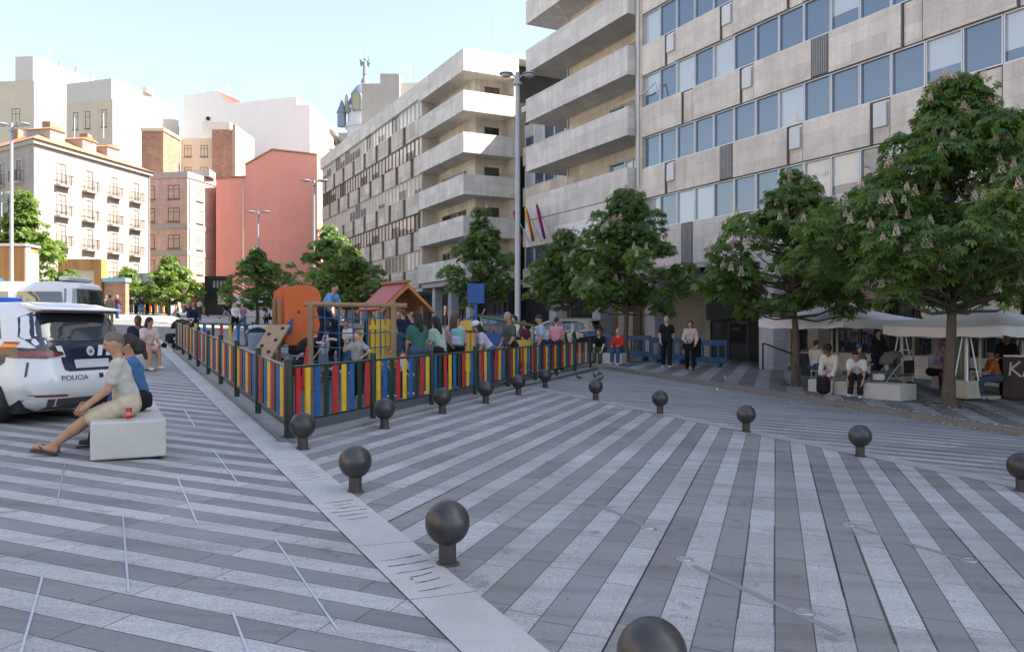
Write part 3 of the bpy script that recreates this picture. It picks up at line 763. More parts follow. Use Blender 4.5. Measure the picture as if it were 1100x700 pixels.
MB().lathe([(0, -.2), (.28, -.2), (.28, .02), (0, .02)], 10, (-14.6, -.02, 31.2), 'Y').build('vent_hole', m_dark, wb)

# yellow blocks on the skyline
ya = thing('yellow_block', 'pale yellow block with a white top storey and ducts at the far left skyline', 'building', (-65.8, 110, 0))
body(ya, 'wall', [(0, 0), (3.6, 15), (-12, 18), (-9, 1)], 0, 35.2, m_yellow); body(ya, 'top_storey', [(-2.6, .25), (.03, -.03), (3.5, 14.9), (-7, 16)], 35.2, 38.5, m_whitel)
body(ya, 'painted_sunlit_side', [(.02, 0), (.16, 0), (3.76, 15), (3.62, 15)], 0, 35.15, m_whitel)  # whiter slab: sunlight put into the colour of this side
windows_on(ya, (-9, 1), (0, 0), (3.0, 6.5), (29.0, 25.6, 22.2), 1.2, 2.4, m_dkframe, m_glassh, 2)
mb = MB()
for k in range(4): mb.tube([(3.9, 14.0 + .7 * k, 36.5 - k * .4), (3.9, 14.0 + .7 * k, 24 + k * 1.0), (5.5, 14.2 + .7 * k, 23 + k)], .2, 7)
mb.build('duct', m_alu, ya, True)
mb = MB().box(.6, 1.0, 5, 5.4, 38.5, 39.3).box(1.3, 1.7, 8, 8.4, 38.5, 39.6).tube([(2.4, 11, 38.5), (2.4, 11, 39.6)], .2, 6); mb.build('chimney', m_alu, ya)
yb = thing('ochre_block', 'ochre block with narrow windows and a side wall whitened as sunlit on the skyline', 'building', (-52.5, 105, 0))
body(yb, 'wall', [(0, 0), (2.9, 14), (-6, 16), (-7.2, 2.2)], 0, 31.2, m_yellow); body(yb, 'top_storey', [(.03, -.03), (2.93, 14), (-6, 16), (-7.2, 2.25)], 31.2, 33.9, m_whitel)
body(yb, 'painted_sunlit_side', [(.02, 0), (.16, 0), (3.06, 14), (2.92, 14)], 0, 31.15, m_whitel)  # side painted whiter than the front to look sunlit
windows_on(yb, (-7.2, 2.2), (0, 0), (1.6, 3.6, 6.3), (27.6, 23.0, 18.6), .8, 2.3, m_dkframe, m_glassh, 1)
mb = MB().box(1.2, 1.9, 6, 8, 33.9, 34.6); mb.build('roof_plant', m_whitel, yb)
b1 = thing('brick_stack', 'narrow brown brick stack rising behind the cream house', 'building', (-43.5, 98, 0))
MB().box(-1.8, .8, 0, 5, 0, 25.3).build('wall', m_brick, b1); MB().box(-1.95, .95, -.15, 5.1, 25.3, 25.7).build('coping', m_yellow, b1)
MB().box(-1.97, -1.81, .2, 5, 0, 25.2).build('painted_sunlit_edge', m_yellow, b1)  # yellow slab paints the sunlit left side of the stack
b2 = thing('back_house', 'small cream house front with dark windows squeezed between brick walls', 'building', (-42.6, 103, 0))
MB().box(0, 4.2, 0, 6, 0, 25.6).build('wall', m_yellow, b2); windows_on(b2, (0, 0), (4.2, 0), (.9, 3.0), (17.5, 20.4, 23.2), .9, 1.5, m_dkframe, m_glassh, 2)
MB().box(2, 5.6, 2, 6, 25.6, 28.2).build('top_storey', m_whitel, b2)
b3 = thing('brick_party_wall', 'brown brick party wall beside the tall white block', 'building', (-38.4, 103, 0))
MB().box(0, 2.6, -.5, 7, 0, 26.6).build('wall', m_brick, b3); MB().box(2.602, 3.0, -.55, 7, 0, 27.2).build('edge', m_pinkw, b3)

# grey block and domed corner turret behind the curtain wall
gb = thing('grey_block', 'raw grey cement block above the curtain wall roofline', 'building', (-24.4, 130, 0))
MB().box(0, 6.1, 0, 14, 0, 40.8).build('wall', m_greyw, gb); MB().box(3.0, 6.1, .02, 14, 40.8, 42.4).build('upper_wall', m_greyw, gb)
MB().box(6.102, 9.2, 1.5, 14, 0, 41.4).build('painted_sunlit_wing', m_whitel, gb)  # bright colour paints the sunlit right side of the grey block
windows_on(gb, (6.1, 1.5), (9.2, 1.5), (1.2, 2.4), (37.8, 34.5), .7, 2.0, m_dkframe, m_glassh, 1)
MB().tube([(7.3, 4, 41.4), (7.3, 4, 45.5)], .06, 5).tube([(5.2, 4, 42.4), (5.2, 4, 44.3)], .05, 5).build('antenna', m_steel, gb)
m_slate = mat('zinc_slate', (.26, .29, .33), .5, .2, .18, 1.5)
db = thing('dome_turret', 'slate dome crowned by a winged statue over a small round turret', 'building', (-29.4, 160, 0))
MB().lathe([(3.5, 0), (3.5, 40.6), (3.9, 40.8), (3.9, 41.4), (3.4, 41.5), (3.4, 44.2), (3.7, 44.4), (3.7, 44.8)], 20).build('drum', m_whitew, db, True)
MB().lathe([(3.4, 44.8), (3.25, 46.2), (2.7, 47.8), (1.7, 49.2), (.8, 49.8), (.7, 50.6), (.45, 50.9), (.3, 51.6), (0, 51.7)], 20).build('dome', m_slate, db, True)
m_gold = mat('arched_pane', (.42, .38, .20), .4, 0, .1, 2)
for a in (-60, -105, -150):
    x, y = 3.35 * math.cos(R(a)), 3.35 * math.sin(R(a))
    arch = [(-1, 0)] + [(math.cos(R(t)) * 1.0, 2.6 + math.sin(R(t)) * 1.0) for t in range(180, -1, -20)] + [(1, 0)]
    inn = [(p[0] * .68, p[1] * .88 + .2) for p in arch]
    o = MB().prism(arch, -.5, .4, 'XZ').build('arched_window', m_slate, db, loc=(x, y, 43.6), rotz=R(a + 90))
    MB().prism(inn, -.56, -.48, 'XZ').build('pane', m_gold, o)
mb = MB().tube([(0, 0, 51.6), (0, 0, 52.6), (0, 0, 53.8), (0, 0, 54.4)], [.45, .38, .42, .2], 8).ball((0, 0, 54.75), .28, 8, 6)
mb.tube([(.3, 0, 54.1), (.9, 0, 54.6), (.7, 0, 55.6)], [.16, .12, .08], 6).tube([(-.3, 0, 54.1), (-.8, 0, 53.3)], [.16, .1], 6)
mb.prism([(-.2, 54.0), (-1.1, 54.9), (-.9, 53.4)], .1, .25, 'XZ').prism([(.2, 54.0), (1.1, 54.2), (.7, 53.0)], .1, .25, 'XZ').tube([(0, 0, 54.9), (0, 0, 57.4)], .04, 5)
mb.build('statue', m_slate, db, True)
MB().lathe([(.9, 41), (.9, 43.6), (1.1, 43.7), (.5, 45.2), (.1, 46.6), (0, 46.7)], 12, (-4.4, -1, 0)).build('spirelet', m_slate, db, True)
MB().box(-8, 3, 2, 12, 0, 40.5).build('wing', m_whitel, db)

# low things at the far edge of the square
m_wood = stone('orange_timber', (.42, .22, .08), .14, 9, .16, .008, .5)
kb = thing('timber_kiosk', 'orange timber clad kiosk behind the police van at the left frame edge', 'kiosk', (-27.4, 45, zp(-27.4, 45)))
MB().box(-7, 0, 0, 1.3, 0, 4.25).build('wall', m_wood, kb); MB().box(.002, .06, .02, .5, 0, 4.2).build('corner_panel', m_alu, kb); MB().box(.002, .05, .55, 1.28, 0, 3.9).build('side_door', m_whitew, kb); MB().box(-7.1, .1, -.1, 1.4, 4.25, 4.4).build('roof', m_alu, kb)
ab = thing('portal_kiosk', 'orange framed kiosk front with a beige panel above the police van roof', 'kiosk', (-36.0, 64, zp(-36, 64)))
MB().box(-.3, .25, 0, 1, 0, 4.4).box(2.6, 3.15, 0, 1, 0, 4.4).box(.251, 2.599, 0, 1, 3.6, 4.4).build('frame', m_wood, ab); MB().box(.252, 2.598, .3, .9, 0, 3.59).build('panel', m_yellow, ab)
MB().box(3.3, 5.0, .2, .8, 0, 2.6).build('brick_side', m_brick, ab); MB().box(3.2, 5.1, .0, 1.0, 2.6, 2.9).build('blue_sign', mat('sign_blue', (.25, .45, .6), .6), ab)
gy = thing('grey_shopfront', 'grey painted shopfront at the foot of the cream house', 'shopfront', (-37.6, 84.0, zp(-37, 84)))
MB().box(-2, 2.2, -.9, 0, 0, 4.2).build('wall', mat('grey_blue_paint', (.30, .34, .38), .8), gy); MB().box(-.6, 1.6, -.96, -.9, .2, 2.6).build('shop_window', m_shopglass, gy)
rs = thing('red_shopfront', 'small red shopfront under the pink house', 'shopfront', (-34.9, 90, zp(-34.9, 90)))
m_redshop = mat('red_shop_paint', (.42, .03, .04), .6)
MB().box(-1.2, 1.2, 0, .4, 2.3, 3.6).box(-1.2, -.6, 0, .4, 0, 2.3).build('fascia', m_redshop, rs); MB().box(-.6, 1.2, .1, .4, 0, 2.29).build('shop_window', m_shopglass, rs)
mb = MB(); 
for k in range(3): mb.box(-.9 + k * .6, -.5 + k * .6, -.02, -.002, 2.75, 3.2)
mb.build('lettering', m_trim, rs)
bb = thing('black_hoarding', 'tall black hoarding with a cream notice next to the whitewashed wall', 'hoarding', (-29.6, 82, zp(-29.6, 82)))
MB().box(-1.9, .9, 0, .25, .2, 4.2).build('board', m_black, bb); MB().box(-1.7, -1.5, .02, .2, 0, .199).box(.5, .7, .02, .2, 0, .199).build('leg', m_black, bb)
MB().box(-.5, .65, -.04, -.002, 1.3, 2.4).build('notice', m_yellow, bb)
mb = MB()
for k in range(4): mb.box(-1.0 + k * .35, -.8 + k * .35, -.02, -.002, 3.0, 3.7)
mb.build('lettering', m_greyw, bb)
hr = thing('bicycle_rail', 'grey steel hoop rail standing before the whitewashed wall', 'rail', (-26.5, 86, zp(-26.5, 86)))
MB().tube([(-1, 0, 0), (-1, 0, 3.0), (-.8, 0, 3.3), (.9, 0, 3.3), (1.1, 0, 3.0), (1.1, 0, 0)], .05, 6).tube([(-1, 0, 1.7), (1.1, 0, 1.7)], .04, 6).build('frame', m_steel, hr, True)

# sunlit houses added out of frame to bounce warm light; office windows mirror them
for k, (x, y, L, h, m, lab) in enumerate(((-38, 18, 26, 19, m_cream, 'added cream apartment house beyond the left frame edge, mirrored in the office windows'), (-40, -9, 24, 20, m_pinkw, 'added rose apartment house beyond the left frame edge, mirrored in the office windows'), (-37, -36, 25, 18.5, m_yellow, 'added yellow apartment house behind the viewer, mirrored in the office windows'))):
    hs = thing('added_apartment_house', lab, 'building', (x, y, 1.2)); mw = m
    MB().box(-12, 0, 0, L, -3, h).build('wall', mw, hs); MB().box(-12.3, .5, -.3, L + .3, h, h + .6).build('cornice', m_trim, hs)
    MB().box(-1, -.4, L - .6, L - .2, h + .6, h + 1.8).build('chimney', m_brick, hs)
    windows_on(hs, (0, 0), (0, L), [2.5 + 3.4 * q for q in range(int((L - 3) / 3.4) + 1)], (1.0, 4.6, 8.0, 11.4, 14.6), 1.1, 2.0, m_dkframe, m_glassh, 2, m_trim, balc=(1, 2, 3))

def aerial(parent, x, y, z, h):
    mb = MB().tube([(x, y, z - .2), (x, y, z + h)], .035, 5)
    for k in range(4): mb.bar((x - .5 + .06 * k, y, z + h - .12 - .22 * k), (x + .5 - .06 * k, y, z + h - .12 - .22 * k), .03)
    mb.build('antenna', m_steel, parent)
for p_, L_a in ((hb, ((1.5, 9, 20.2, 2.2), (-3, 12, 20.2, 2.6), (2.2, 13, 20.0, 1.8))), (pb, ((-3, 4, 18.9, 2.2), (.4, 6, 18.9, 1.8))), (rb, ((-10, 5, 19.0, 2.4), (-2, 6, 22.0, 2.6), (-6.5, 8, 21.6, 2.0))), (wb, ((-6, 5, 33.6, 2.4), (-3, 18, 32.8, 2.6))), (ya, ((.5, 3, 38.5, 2.4), (-3, 8, 38.5, 2.8))), (yb, ((-3, 6, 33.9, 2.6), (1.0, 3, 33.9, 2.0)))):
    for q in L_a: aerial(p_, *q)
MB().tube([(-8.5, -.08, 5.2), (-8.5, -.08, 19.0)], .07, 6).build('drain_pipe', m_greyw, rb, True)
MB().tube([(3.3, 15.0, .2), (3.3, 15.0, 17.3)], .07, 6).build('drain_pipe', m_greyw, hb, True)
MB().tube([(.12, .35, .2), (.12, .35, 18.4)], .07, 6).build('drain_pipe', m_greyw, pb, True)
# ------------------------------------------------------------------ trees
def leaf_mat(name, c1, c2, tr=.42):
    m, N, b = base_mat(name)
    at_ = N.n('ShaderNodeAttribute', attribute_name='tint'); f = at_.outputs['Fac']
    c = N.mix(f, c4(c1), c4(c2)); N.put(b.inputs['Base Color'], c)
    b.inputs['Roughness'].default_value = .48; b.inputs['Specular IOR Level'].default_value = .45
    t = N.n('ShaderNodeBsdfTranslucent'); N.put(t.inputs[0], N.mix(1.0, c, (1.5, 1.5, .5, 1), 'MULTIPLY'))
    mx = N.n('ShaderNodeMixShader'); mx.inputs[0].default_value = tr
    N.nt.links.new(b.outputs[0], mx.inputs[1]); N.nt.links.new(t.outputs[0], mx.inputs[2]); N.nt.links.new(mx.outputs[0], N.nt.nodes['Material Output'].inputs[0])
    return m
m_leaf = leaf_mat('chestnut_leaf', (.058, .125, .034), (.175, .265, .065))
m_leaf2 = leaf_mat('sunlit_tone_leaf', (.08, .15, .03), (.20, .27, .06), .45)  # lighter leaf for the sunlit trees, sunlight put into the colour
m_bark = mat('bark', (.13, .105, .085), .95, 0, .35, 5, .8, .2)
m_blos = mat('blossom_cream', (.62, .50, .40), .8, 0, .25, 9)
m_blosp = mat('blossom_pink', (.58, .40, .33), .8, 0, .25, 9)
def palmate(n, wid):
    """One hanging chestnut leaf: n leaflets, each folded along its rib; tip along +x, up +z."""
    V = []; F = []
    for k in range(n):
        a = (k / (n - 1) - .5) * R(225); L = 1.0 - .42 * abs(k / (n - 1) - .5) * 2
        d = np.array([math.cos(a), math.sin(a), 0]); s = np.array([-math.sin(a), math.cos(a), 0]); o = len(V)
        V += [d * .03, d * L * .6 + s * wid * L + [0, 0, -.07], d * L * .55 + [0, 0, -.02], d * L * .6 - s * wid * L + [0, 0, -.07], d * L + [0, 0, -.30 * L]]
        F += [(o, o + 2, o + 1), (o + 1, o + 2, o + 4), (o, o + 3, o + 2), (o + 3, o + 4, o + 2)]
    return np.array(V), np.array(F)
def crown_mesh(name, clumps, per, size, mats, seed, nl=7, wid=.17, shell=.72, droop=.75):
    """Leaves gathered on the outer part of many uneven clumps; returns mesh."""
    rg = np.random.default_rng(seed); TV, TF = palmate(nl, wid)
    C = []; D = []; TI = []
    for (c, r) in clumps:
        k = int(per * (r[0] * r[1] + r[1] * r[2] + r[0] * r[2]) / 3)
        d = rg.normal(size=(k, 3)); d /= np.linalg.norm(d, axis=1)[:, None]; d[:, 2] = np.where(d[:, 2] < -.45, -d[:, 2], d[:, 2])
        rad = shell + (1 - shell) * rg.random(k) ** .6; rad *= .9 + .25 * rg.random(k)
        C.append(np.array(c) + d * np.array(r) * rad[:, None]); D.append(d); TI.append(np.clip(rg.normal(.45 + .12 * rg.normal(), .24, k), 0, 1))
    C = np.concatenate(C); D = np.concatenate(D); TI = np.concatenate(TI); n = len(C)
    yaw = np.arctan2(D[:, 1], D[:, 0]) + rg.normal(0, .7, n); pit = droop * rg.random(n) + .1; rol = rg.normal(0, .5, n); sc = size * (.65 + .6 * rg.random(n))
    cy, sy, cp, sp = np.cos(yaw), np.sin(yaw), np.cos(pit), np.sin(pit)
    X = np.stack([cy * cp, sy * cp, -sp], 1); Y = np.stack([-sy, cy, np.zeros(n)], 1); Z = np.cross(X, Y)
    cr, sr = np.cos(rol)[:, None], np.sin(rol)[:, None]; Y2 = Y * cr + Z * sr; Z2 = Z * cr - Y * sr
    V = C[:, None, :] + (TV[None, :, 0:1] * X[:, None] + TV[None, :, 1:2] * Y2[:, None] + TV[None, :, 2:3] * Z2[:, None]) * sc[:, None, None]
    F = (TF[None] + (np.arange(n) * len(TV))[:, None, None]).reshape(-1, 3)
    me = raw_mesh(name, V.reshape(-1, 3), F, mats)
    at_ = me.attributes.new('tint', 'FLOAT', 'FACE'); at_.data.foreach_set('value', np.repeat(TI, len(TF)).astype(np.float32))
    return me
def tree(name, label, x, y, lift, h, clear, rad, seed, size=.17, per=520, lean=0, leaf=None, blos=0, group=None, nclump=26, squash=1.0, tr=.13, nl=7, wid=.17, cone=.33, bsize=.22, rx=1.0):
    rg = random.Random(seed); b = Vector(at(x, y, lift)); t = thing(name, label, 'tree', b, 0, group)
    ch = h - clear; mid = clear + ch * .40
    clumps = []; nclump = int(nclump * 2.7)
    for k in range(nclump):
        f = (k + .5) / nclump; z = clear + ch * (.0 + .97 * f)
        e = math.sin(math.pi * min(1, (f * .90 + .17))) ** .75; e *= 1 if f < .35 else 1 - cone * (f - .35) / .65
        a = k * 2.399 + rg.uniform(-.6, .6); rr = rad * e * (rg.uniform(.62, 1.08) if rg.random() < .72 else rg.uniform(.2, .6))
        s = rad * rg.uniform(.10, .225)
        clumps.append(((math.cos(a) * rr * rx + lean * f, math.sin(a) * rr, z - .10 * rr + rg.uniform(-.10, .10) * ch), (s * rg.uniform(.9, 1.4), s * rg.uniform(.9, 1.4), s * rg.uniform(.65, 1.05) * squash)))
    for k in range(3): clumps.append(((rg.uniform(-.25, .25) * rad + lean * .5, rg.uniform(-.25, .25) * rad, clear + ch * (.3 + .17 * k)), (rad * .33, rad * .33, rad * .2)))
    mb = MB(); top = Vector((lean * .7, 0, clear + ch * .72)); p = [Vector((0, 0, -.25)), Vector((0, 0, .05))]
    for k in range(1, 8):
        q = Vector((0, 0, 0)).lerp(top, k / 7); q.x += rg.uniform(-.05, .05); q.y += rg.uniform(-.05, .05); p.append(q)
    mb.tube(p, [tr * 1.5, tr * 1.25] + [tr * (1 - .1 * k) for k in range(1, 8)], 9)
    for c, r in clumps:
        c = Vector(c); z0 = max(clear * .8, min(c.z - .35 * math.hypot(c.x, c.y), top.z - .1)); f = z0 / top.z; s = Vector((top.x * f, 0, z0))
        m = s.lerp(c, .5) + Vector((rg.uniform(-.1, .1), rg.uniform(-.1, .1), -.06 * rad)); mb.tube([s, m, c], [tr * .36, tr * .24, tr * .08], 5)
    mb.build('trunk', m_bark, t, True)
    o = bpy.data.objects.new('crown', crown_mesh('crown', clumps, per / size / size * .026, size, leaf or m_leaf, seed, nl, wid)); link(o, t)
    if blos:
        V = []; mb = MB(); rq = random.Random(seed + 1)
        for k in range(blos):
            c, r = rq.choice(clumps); a = rq.uniform(0, 6.283); e = rq.uniform(-.15, 1.25)
            d = Vector((math.cos(a) * math.cos(e), math.sin(a) * math.cos(e), math.sin(e)))
            q = Vector(c) + Vector((d.x * r[0], d.y * r[1], d.z * r[2])) * 1.0; L = bsize * rq.uniform(.7, 1.25); mb.cur = 1 if rq.random() < .22 else 0
            for i in range(7):
                f = i / 6; rr = L * .26 * (1 - f * .8) + .012; nn = 5 if i < 5 else 3
                for j in range(nn):
                    aa = 6.283 * j / nn + i * .9; c2 = q + Vector((math.cos(aa) * rr, math.sin(aa) * rr, f * L + rq.uniform(-.01, .01)))
                    s = L * .10 * (1.15 - .5 * f)
                    vs = [c2 + Vector(w) * s * rq.uniform(.7, 1.3) for w in ((1, 0, .2), (0, 1, .1), (-1, 0, .2), (0, -1, .1), (0, 0, 1.1), (0, 0, -.8))]
                    mb.add(vs, [(0, 1, 4), (1, 2, 4), (2, 3, 4), (3, 0, 4), (1, 0, 5), (2, 1, 5), (3, 2, 5), (0, 3, 5)])
        mb.build('blossoms', [m_blos, m_blosp], t)
    return t
CG = 'horse chestnuts along the square'
tree('chestnut_tree', 'largest flowering chestnut, its trunk before the white terrace parasols at the right', 10.0, 18.35, .12, 6.95, 2.7, 2.95, 11, .20, 440, .25, blos=330, group=CG, nclump=44, tr=.135, bsize=.19, cone=.30)
tree('chestnut_tree', 'flowering chestnut beside the left terrace parasol, second trunk from the right', 8.05, 22.7, .12, 5.75, 2.4, 2.3, 12, .20, 470, -.1, blos=200, group=CG, nclump=36, tr=.115, bsize=.19, cone=.32)
tree('chestnut_tree', 'chestnut with its trunk next to the two people seated by the fence end', 4.45, 31.1, .12, 6.35, 2.3, 2.35, 13, .21, 560, .0, blos=150, group=CG, nclump=30, tr=.11, bsize=.2)
tree('chestnut_tree', 'chestnut whose crown hides the foot of the white banner', 2.75, 37.0, .12, 5.45, 2.4, 2.1, 14, .22, 560, -.3, blos=110, group=CG, nclump=28, tr=.11, bsize=.2)
tree('chestnut_tree', 'chestnut behind the blue playground sign, left of the tall lamp post', -1.75, 43.5, .12, 6.9, 2.3, 2.2, 15, .23, 560, .1, blos=110, group=CG, nclump=28, tr=.12, bsize=.2)
tree('chestnut_tree', 'dark chestnut directly behind the orange climbing tower', -12.0, 52.0, 0, 6.6, 2.3, 2.5, 16, .27, 520, .1, blos=25, group=CG, nclump=26, tr=.13, bsize=.22)
tree('chestnut_tree', 'sunlit pale green chestnut to the left of the red playhouse roof', -10.0, 48.0, 0, 4.9, 1.9, 2.55, 17, .26, 520, .2, blos=30, leaf=m_leaf2, group=CG, nclump=26, tr=.12, bsize=.22, rx=1.15)
tree('chestnut_tree', 'rounded chestnut standing alone before the terracotta wall', -19.6, 61.5, 0, 5.6, 1.5, 2.5, 18, .30, 500, .0, blos=20, group=CG, nclump=26, tr=.13, bsize=.22)
tree('street_tree', 'bright green tree before the pink house, larger than its twin', -33.2, 77.5, 0, 5.3, 1.4, 3.1, 19, .38, 460, .0, leaf=m_leaf2, group='sunlit trees by the far fence', nclump=24, tr=.13, nl=5, wid=.26)
tree('street_tree', 'small light green tree just left of its larger twin before the pink house', -37.0, 77.0, 0, 4.2, 1.2, 2.2, 20, .38, 460, .0, leaf=m_leaf2, group='sunlit trees by the far fence', nclump=18, tr=.1, nl=5, wid=.26)
tree('street_tree', 'big sunlit tree at the left edge above the police van', -32.4, 53.0, 0, 7.4, 1.0, 3.4, 21, .34, 520, .0, leaf=m_leaf2, nclump=34, tr=.2, nl=5, wid=.26, cone=.35)
tree('street_tree', 'low leafy tree behind the timber kiosk at the left edge', -38.5, 56.0, 0, 7.9, 1.0, 3.2, 22, .36, 480, .0, leaf=m_leaf2, nclump=22, tr=.16, nl=5, wid=.26, cone=.3)

# ------------------------------------------------------------------ lamp posts
m_lamp = mat('lamp_post_grey', (.36, .38, .40), .45, .5, .08, 3)
m_lens = mat('lamp_lens', (.55, .56, .56), .2, 0, .05, 6)
def lamp(label, x, y, H, heads, r=.1, hs=1.0, rz=0):
    t = thing('street_lamp', label, 'street lamp', at(x, y), rz, 'tall lamp posts of the square')
    z = H - zp(x, y)
    MB().lathe([(r * 2.2, -.1), (r * 2.2, .04), (r * 1.35, .06), (r * 1.3, 1.1), (r, 1.2), (r * .72, z), (0, z + .02)], 14).build('pole', m_lamp, t, True)
    for s in heads:
        mb = MB().tube([(0, 0, z - .25), (s * .22 * hs, 0, z - .10), (s * .42 * hs, 0, z - .10)], .045 * hs, 6)
        mb.lathe([(0, .08 * hs), (.16 * hs, .07 * hs), (.36 * hs, .03), (.38 * hs, 0), (.30 * hs, -.03)], 14, (s * .62 * hs, 0, z - .06)); hd = mb.build('lamp_head', m_lamp, t, True)
        MB().lathe([(.29 * hs, -.032), (.24 * hs, -.08), (.1 * hs, -.10), (0, -.105)], 14, (s * .62 * hs, 0, z - .06)).build('lens', m_lens, hd, True)
    MB().lathe([(r * 1.5, z - .42), (r * 1.5, z - .34)], 12).build('collar', m_lamp, t)
    return t
lamp('tallest grey lamp post with two heads, beside the blue playground sign', .19, 26.8, 9.95, (-1, 1), .10, .62)
lamp('two-headed lamp post in front of the terracotta corner, left of the curtain wall', -13.6, 55.0, 11.5, (-1, 1), .1, 1.0)
lamp('slender lamp post centred before the terracotta wall', -22.2, 70.0, 11.5, (-1, 1), .1, 1.1)
lamp('lamp post at the left frame edge before the cream house', -25.0, 40.0, 11.6, (-1, 1), .1, .9)
lamp('thin lamp post in front of the cream house balconies', -44.0, 69.0, 13.0, (-1, 1), .08, .9)
# ------------------------------------------------------------------ smooth bodies: blended round cones turned into one surface
def seg(a, b, r0, r1): return ('c', np.array(a, float), np.array(b, float), r0, r1)
def ell(c, r, M=None): return ('e', np.array(c, float), np.array(r, float), None if M is None else np.array(M))
def box_(c, r, rd=.02): return ('b', np.array(c, float), np.array(r, float), rd)
def _bound(p, pad):
    if p[0] == 'c': m = max(p[3], p[4]) + pad; return np.minimum(p[1], p[2]) - m, np.maximum(p[1], p[2]) + m
    m = np.max(p[2]) + pad if p[0] == 'e' and p[3] is not None else p[2] + pad
    return p[1] - m, p[1] + m
def _dist(p, X):
    if p[0] == 'c':
        ba = p[2] - p[1]; t = np.clip(((X - p[1]) @ ba) / max(ba @ ba, 1e-9), 0, 1)
        return np.linalg.norm(X - p[1] - t[..., None] * ba, axis=-1) - (p[3] + (p[4] - p[3]) * t)
    Y = X - p[1]
    if p[0] == 'b':
        q = np.abs(Y) - p[2] + p[3]; return np.linalg.norm(np.maximum(q, 0), axis=-1) + np.minimum(q.max(-1), 0) - p[3]
    if p[3] is not None: Y = Y @ p[3]
    k = np.linalg.norm(Y / p[2], axis=-1); return (k - 1) * p[2].min() if False else k * (k - 1) / np.maximum(np.linalg.norm(Y / p[2] ** 2, axis=-1), 1e-6)
def skin_surface(prims, res, k=.03, cut=()):
    """One continuous quad surface round all prims (surface nets); cut = prims taken away."""
    pad = k + 2 * res
    bs = [_bound(p, pad) for p in prims]; lo = np.min([b[0] for b in bs], 0) - res; hi = np.max([b[1] for b in bs], 0) + res
    n = np.ceil((hi - lo) / res).astype(int) + 1; ax = [lo[i] + res * np.arange(n[i]) for i in range(3)]
    f = np.full(n, .3)
    def sub(b): 
        i0 = np.maximum(((b[0] - lo) / res).astype(int), 0); i1 = np.minimum(((b[1] - lo) / res).astype(int) + 2, n); return tuple(slice(a, c) for a, c in zip(i0, i1))
    for p, b in zip(prims, bs):
        s = sub(b); X = np.stack(np.meshgrid(*[ax[i][s[i]] for i in range(3)], indexing='ij'), -1); d = _dist(p, X); g = f[s]
        h = np.clip(.5 + .5 * (g - d) / k, 0, 1); f[s] = g * (1 - h) + d * h - k * h * (1 - h)
    for p in cut:
        s = sub(_bound(p, pad)); X = np.stack(np.meshgrid(*[ax[i][s[i]] for i in range(3)], indexing='ij'), -1)
        if X.size: f[s] = np.maximum(f[s], -_dist(p, X))
    ins = f < 0; c = np.zeros(np.array(n) - 1, int); P = np.zeros(tuple(np.array(n) - 1) + (3,)); 
    cn = [(a, b, d) for a in (0, 1) for b in (0, 1) for d in (0, 1)]
    sl = lambda o: tuple(slice(o[i], n[i] - 1 + o[i]) for i in range(3))
    for o in cn:
        for axn in range(3):
            if o[axn]: continue
            o2 = list(o); o2[axn] = 1; a = f[sl(o)]; b = f[sl(o2)]; x = (a < 0) != (b < 0); t = np.where(x, a / np.where(a == b, 1, a - b), 0)
            q = np.zeros(P.shape); q[..., :] = o; q[..., axn] += t; P += q * x[..., None]; c += x
    idx = np.full(c.shape, -1); act = c > 0; idx[act] = np.arange(act.sum())
    V = (P[act] / c[act][:, None] + np.argwhere(act)) * res + lo; F = []
    for axn in range(3):
        u, v = [(1, 2), (2, 0), (0, 1)][axn]; s0 = [slice(1, n[i] - 1) for i in range(3)]; s0[axn] = slice(0, n[axn] - 1); s1 = list(s0); s1[axn] = slice(1, n[axn])
        a = ins[tuple(s0)]; b = ins[tuple(s1)]; w = np.argwhere(a != b); 
        if not len(w): continue
        flip = a[tuple(w.T)]; base = w + [0 if i == axn else 1 for i in range(3)]
        du = np.zeros(3, int); du[u] = 1; dv = np.zeros(3, int); dv[v] = 1
        g = lambda q: idx[tuple(q.T)]
        q = np.stack([g(base - du - dv), g(base - dv), g(base), g(base - du)], 1); q[~flip] = q[~flip][:, ::-1]; F.append(q)
    return V, np.concatenate(F)
def add_surface(name, prims, res, mats, parent, k=.03, cut=(), extra=None):
    V, F = skin_surface(prims, res, k, cut)
    mi = None
    me = None
    if extra is not None and extra.v:
        tri = [f if len(f) == 4 else (f[0], f[1], f[2], f[2]) for f in extra.f]
        quads = [f for f in extra.f if len(f) == 4]; tris = [f for f in extra.f if len(f) == 3]
        me = bpy.data.meshes.new(name); allv = [tuple(v) for v in V] + [tuple(v) for v in extra.v]; o = len(V)
        me.from_pydata(allv, [], [tuple(f) for f in F.tolist()] + [tuple(i + o for i in f) for f in extra.f])
        for m in mats: me.materials.append(m)
        me.polygons.foreach_set('material_index', [0] * len(F) + extra.mi); me.polygons.foreach_set('use_smooth', [True] * len(me.polygons)); me.update()
    else: me = raw_mesh(name, V, F, mats, None, True)
    if name in ('shirt', 'trousers', 'skirt') and res < .03:                       # folds in the cloth
        n = len(me.vertices); co = np.empty(n * 3, np.float32); me.vertices.foreach_get('co', co); co = co.reshape(-1, 3); nr = np.array([v.normal for v in me.vertices])
        rg = np.random.default_rng(n); h = np.zeros(n)
        for q in range(7):
            w = rg.normal(size=3) * (1.0, 1.0, .75); w *= rg.uniform(30, 80) / np.linalg.norm(w); h += np.sin(co @ w + rg.uniform(0, 6.28) + 1.6 * np.sin(co @ rg.normal(0, 12, 3)))
        h = np.sign(h) * np.abs(h / 7) ** .8; me.vertices.foreach_set('co', (co + nr * (h * .009)[:, None]).astype(np.float32).ravel()); me.update()
    ob = bpy.data.objects.new(name, me); link(ob, parent); return ob

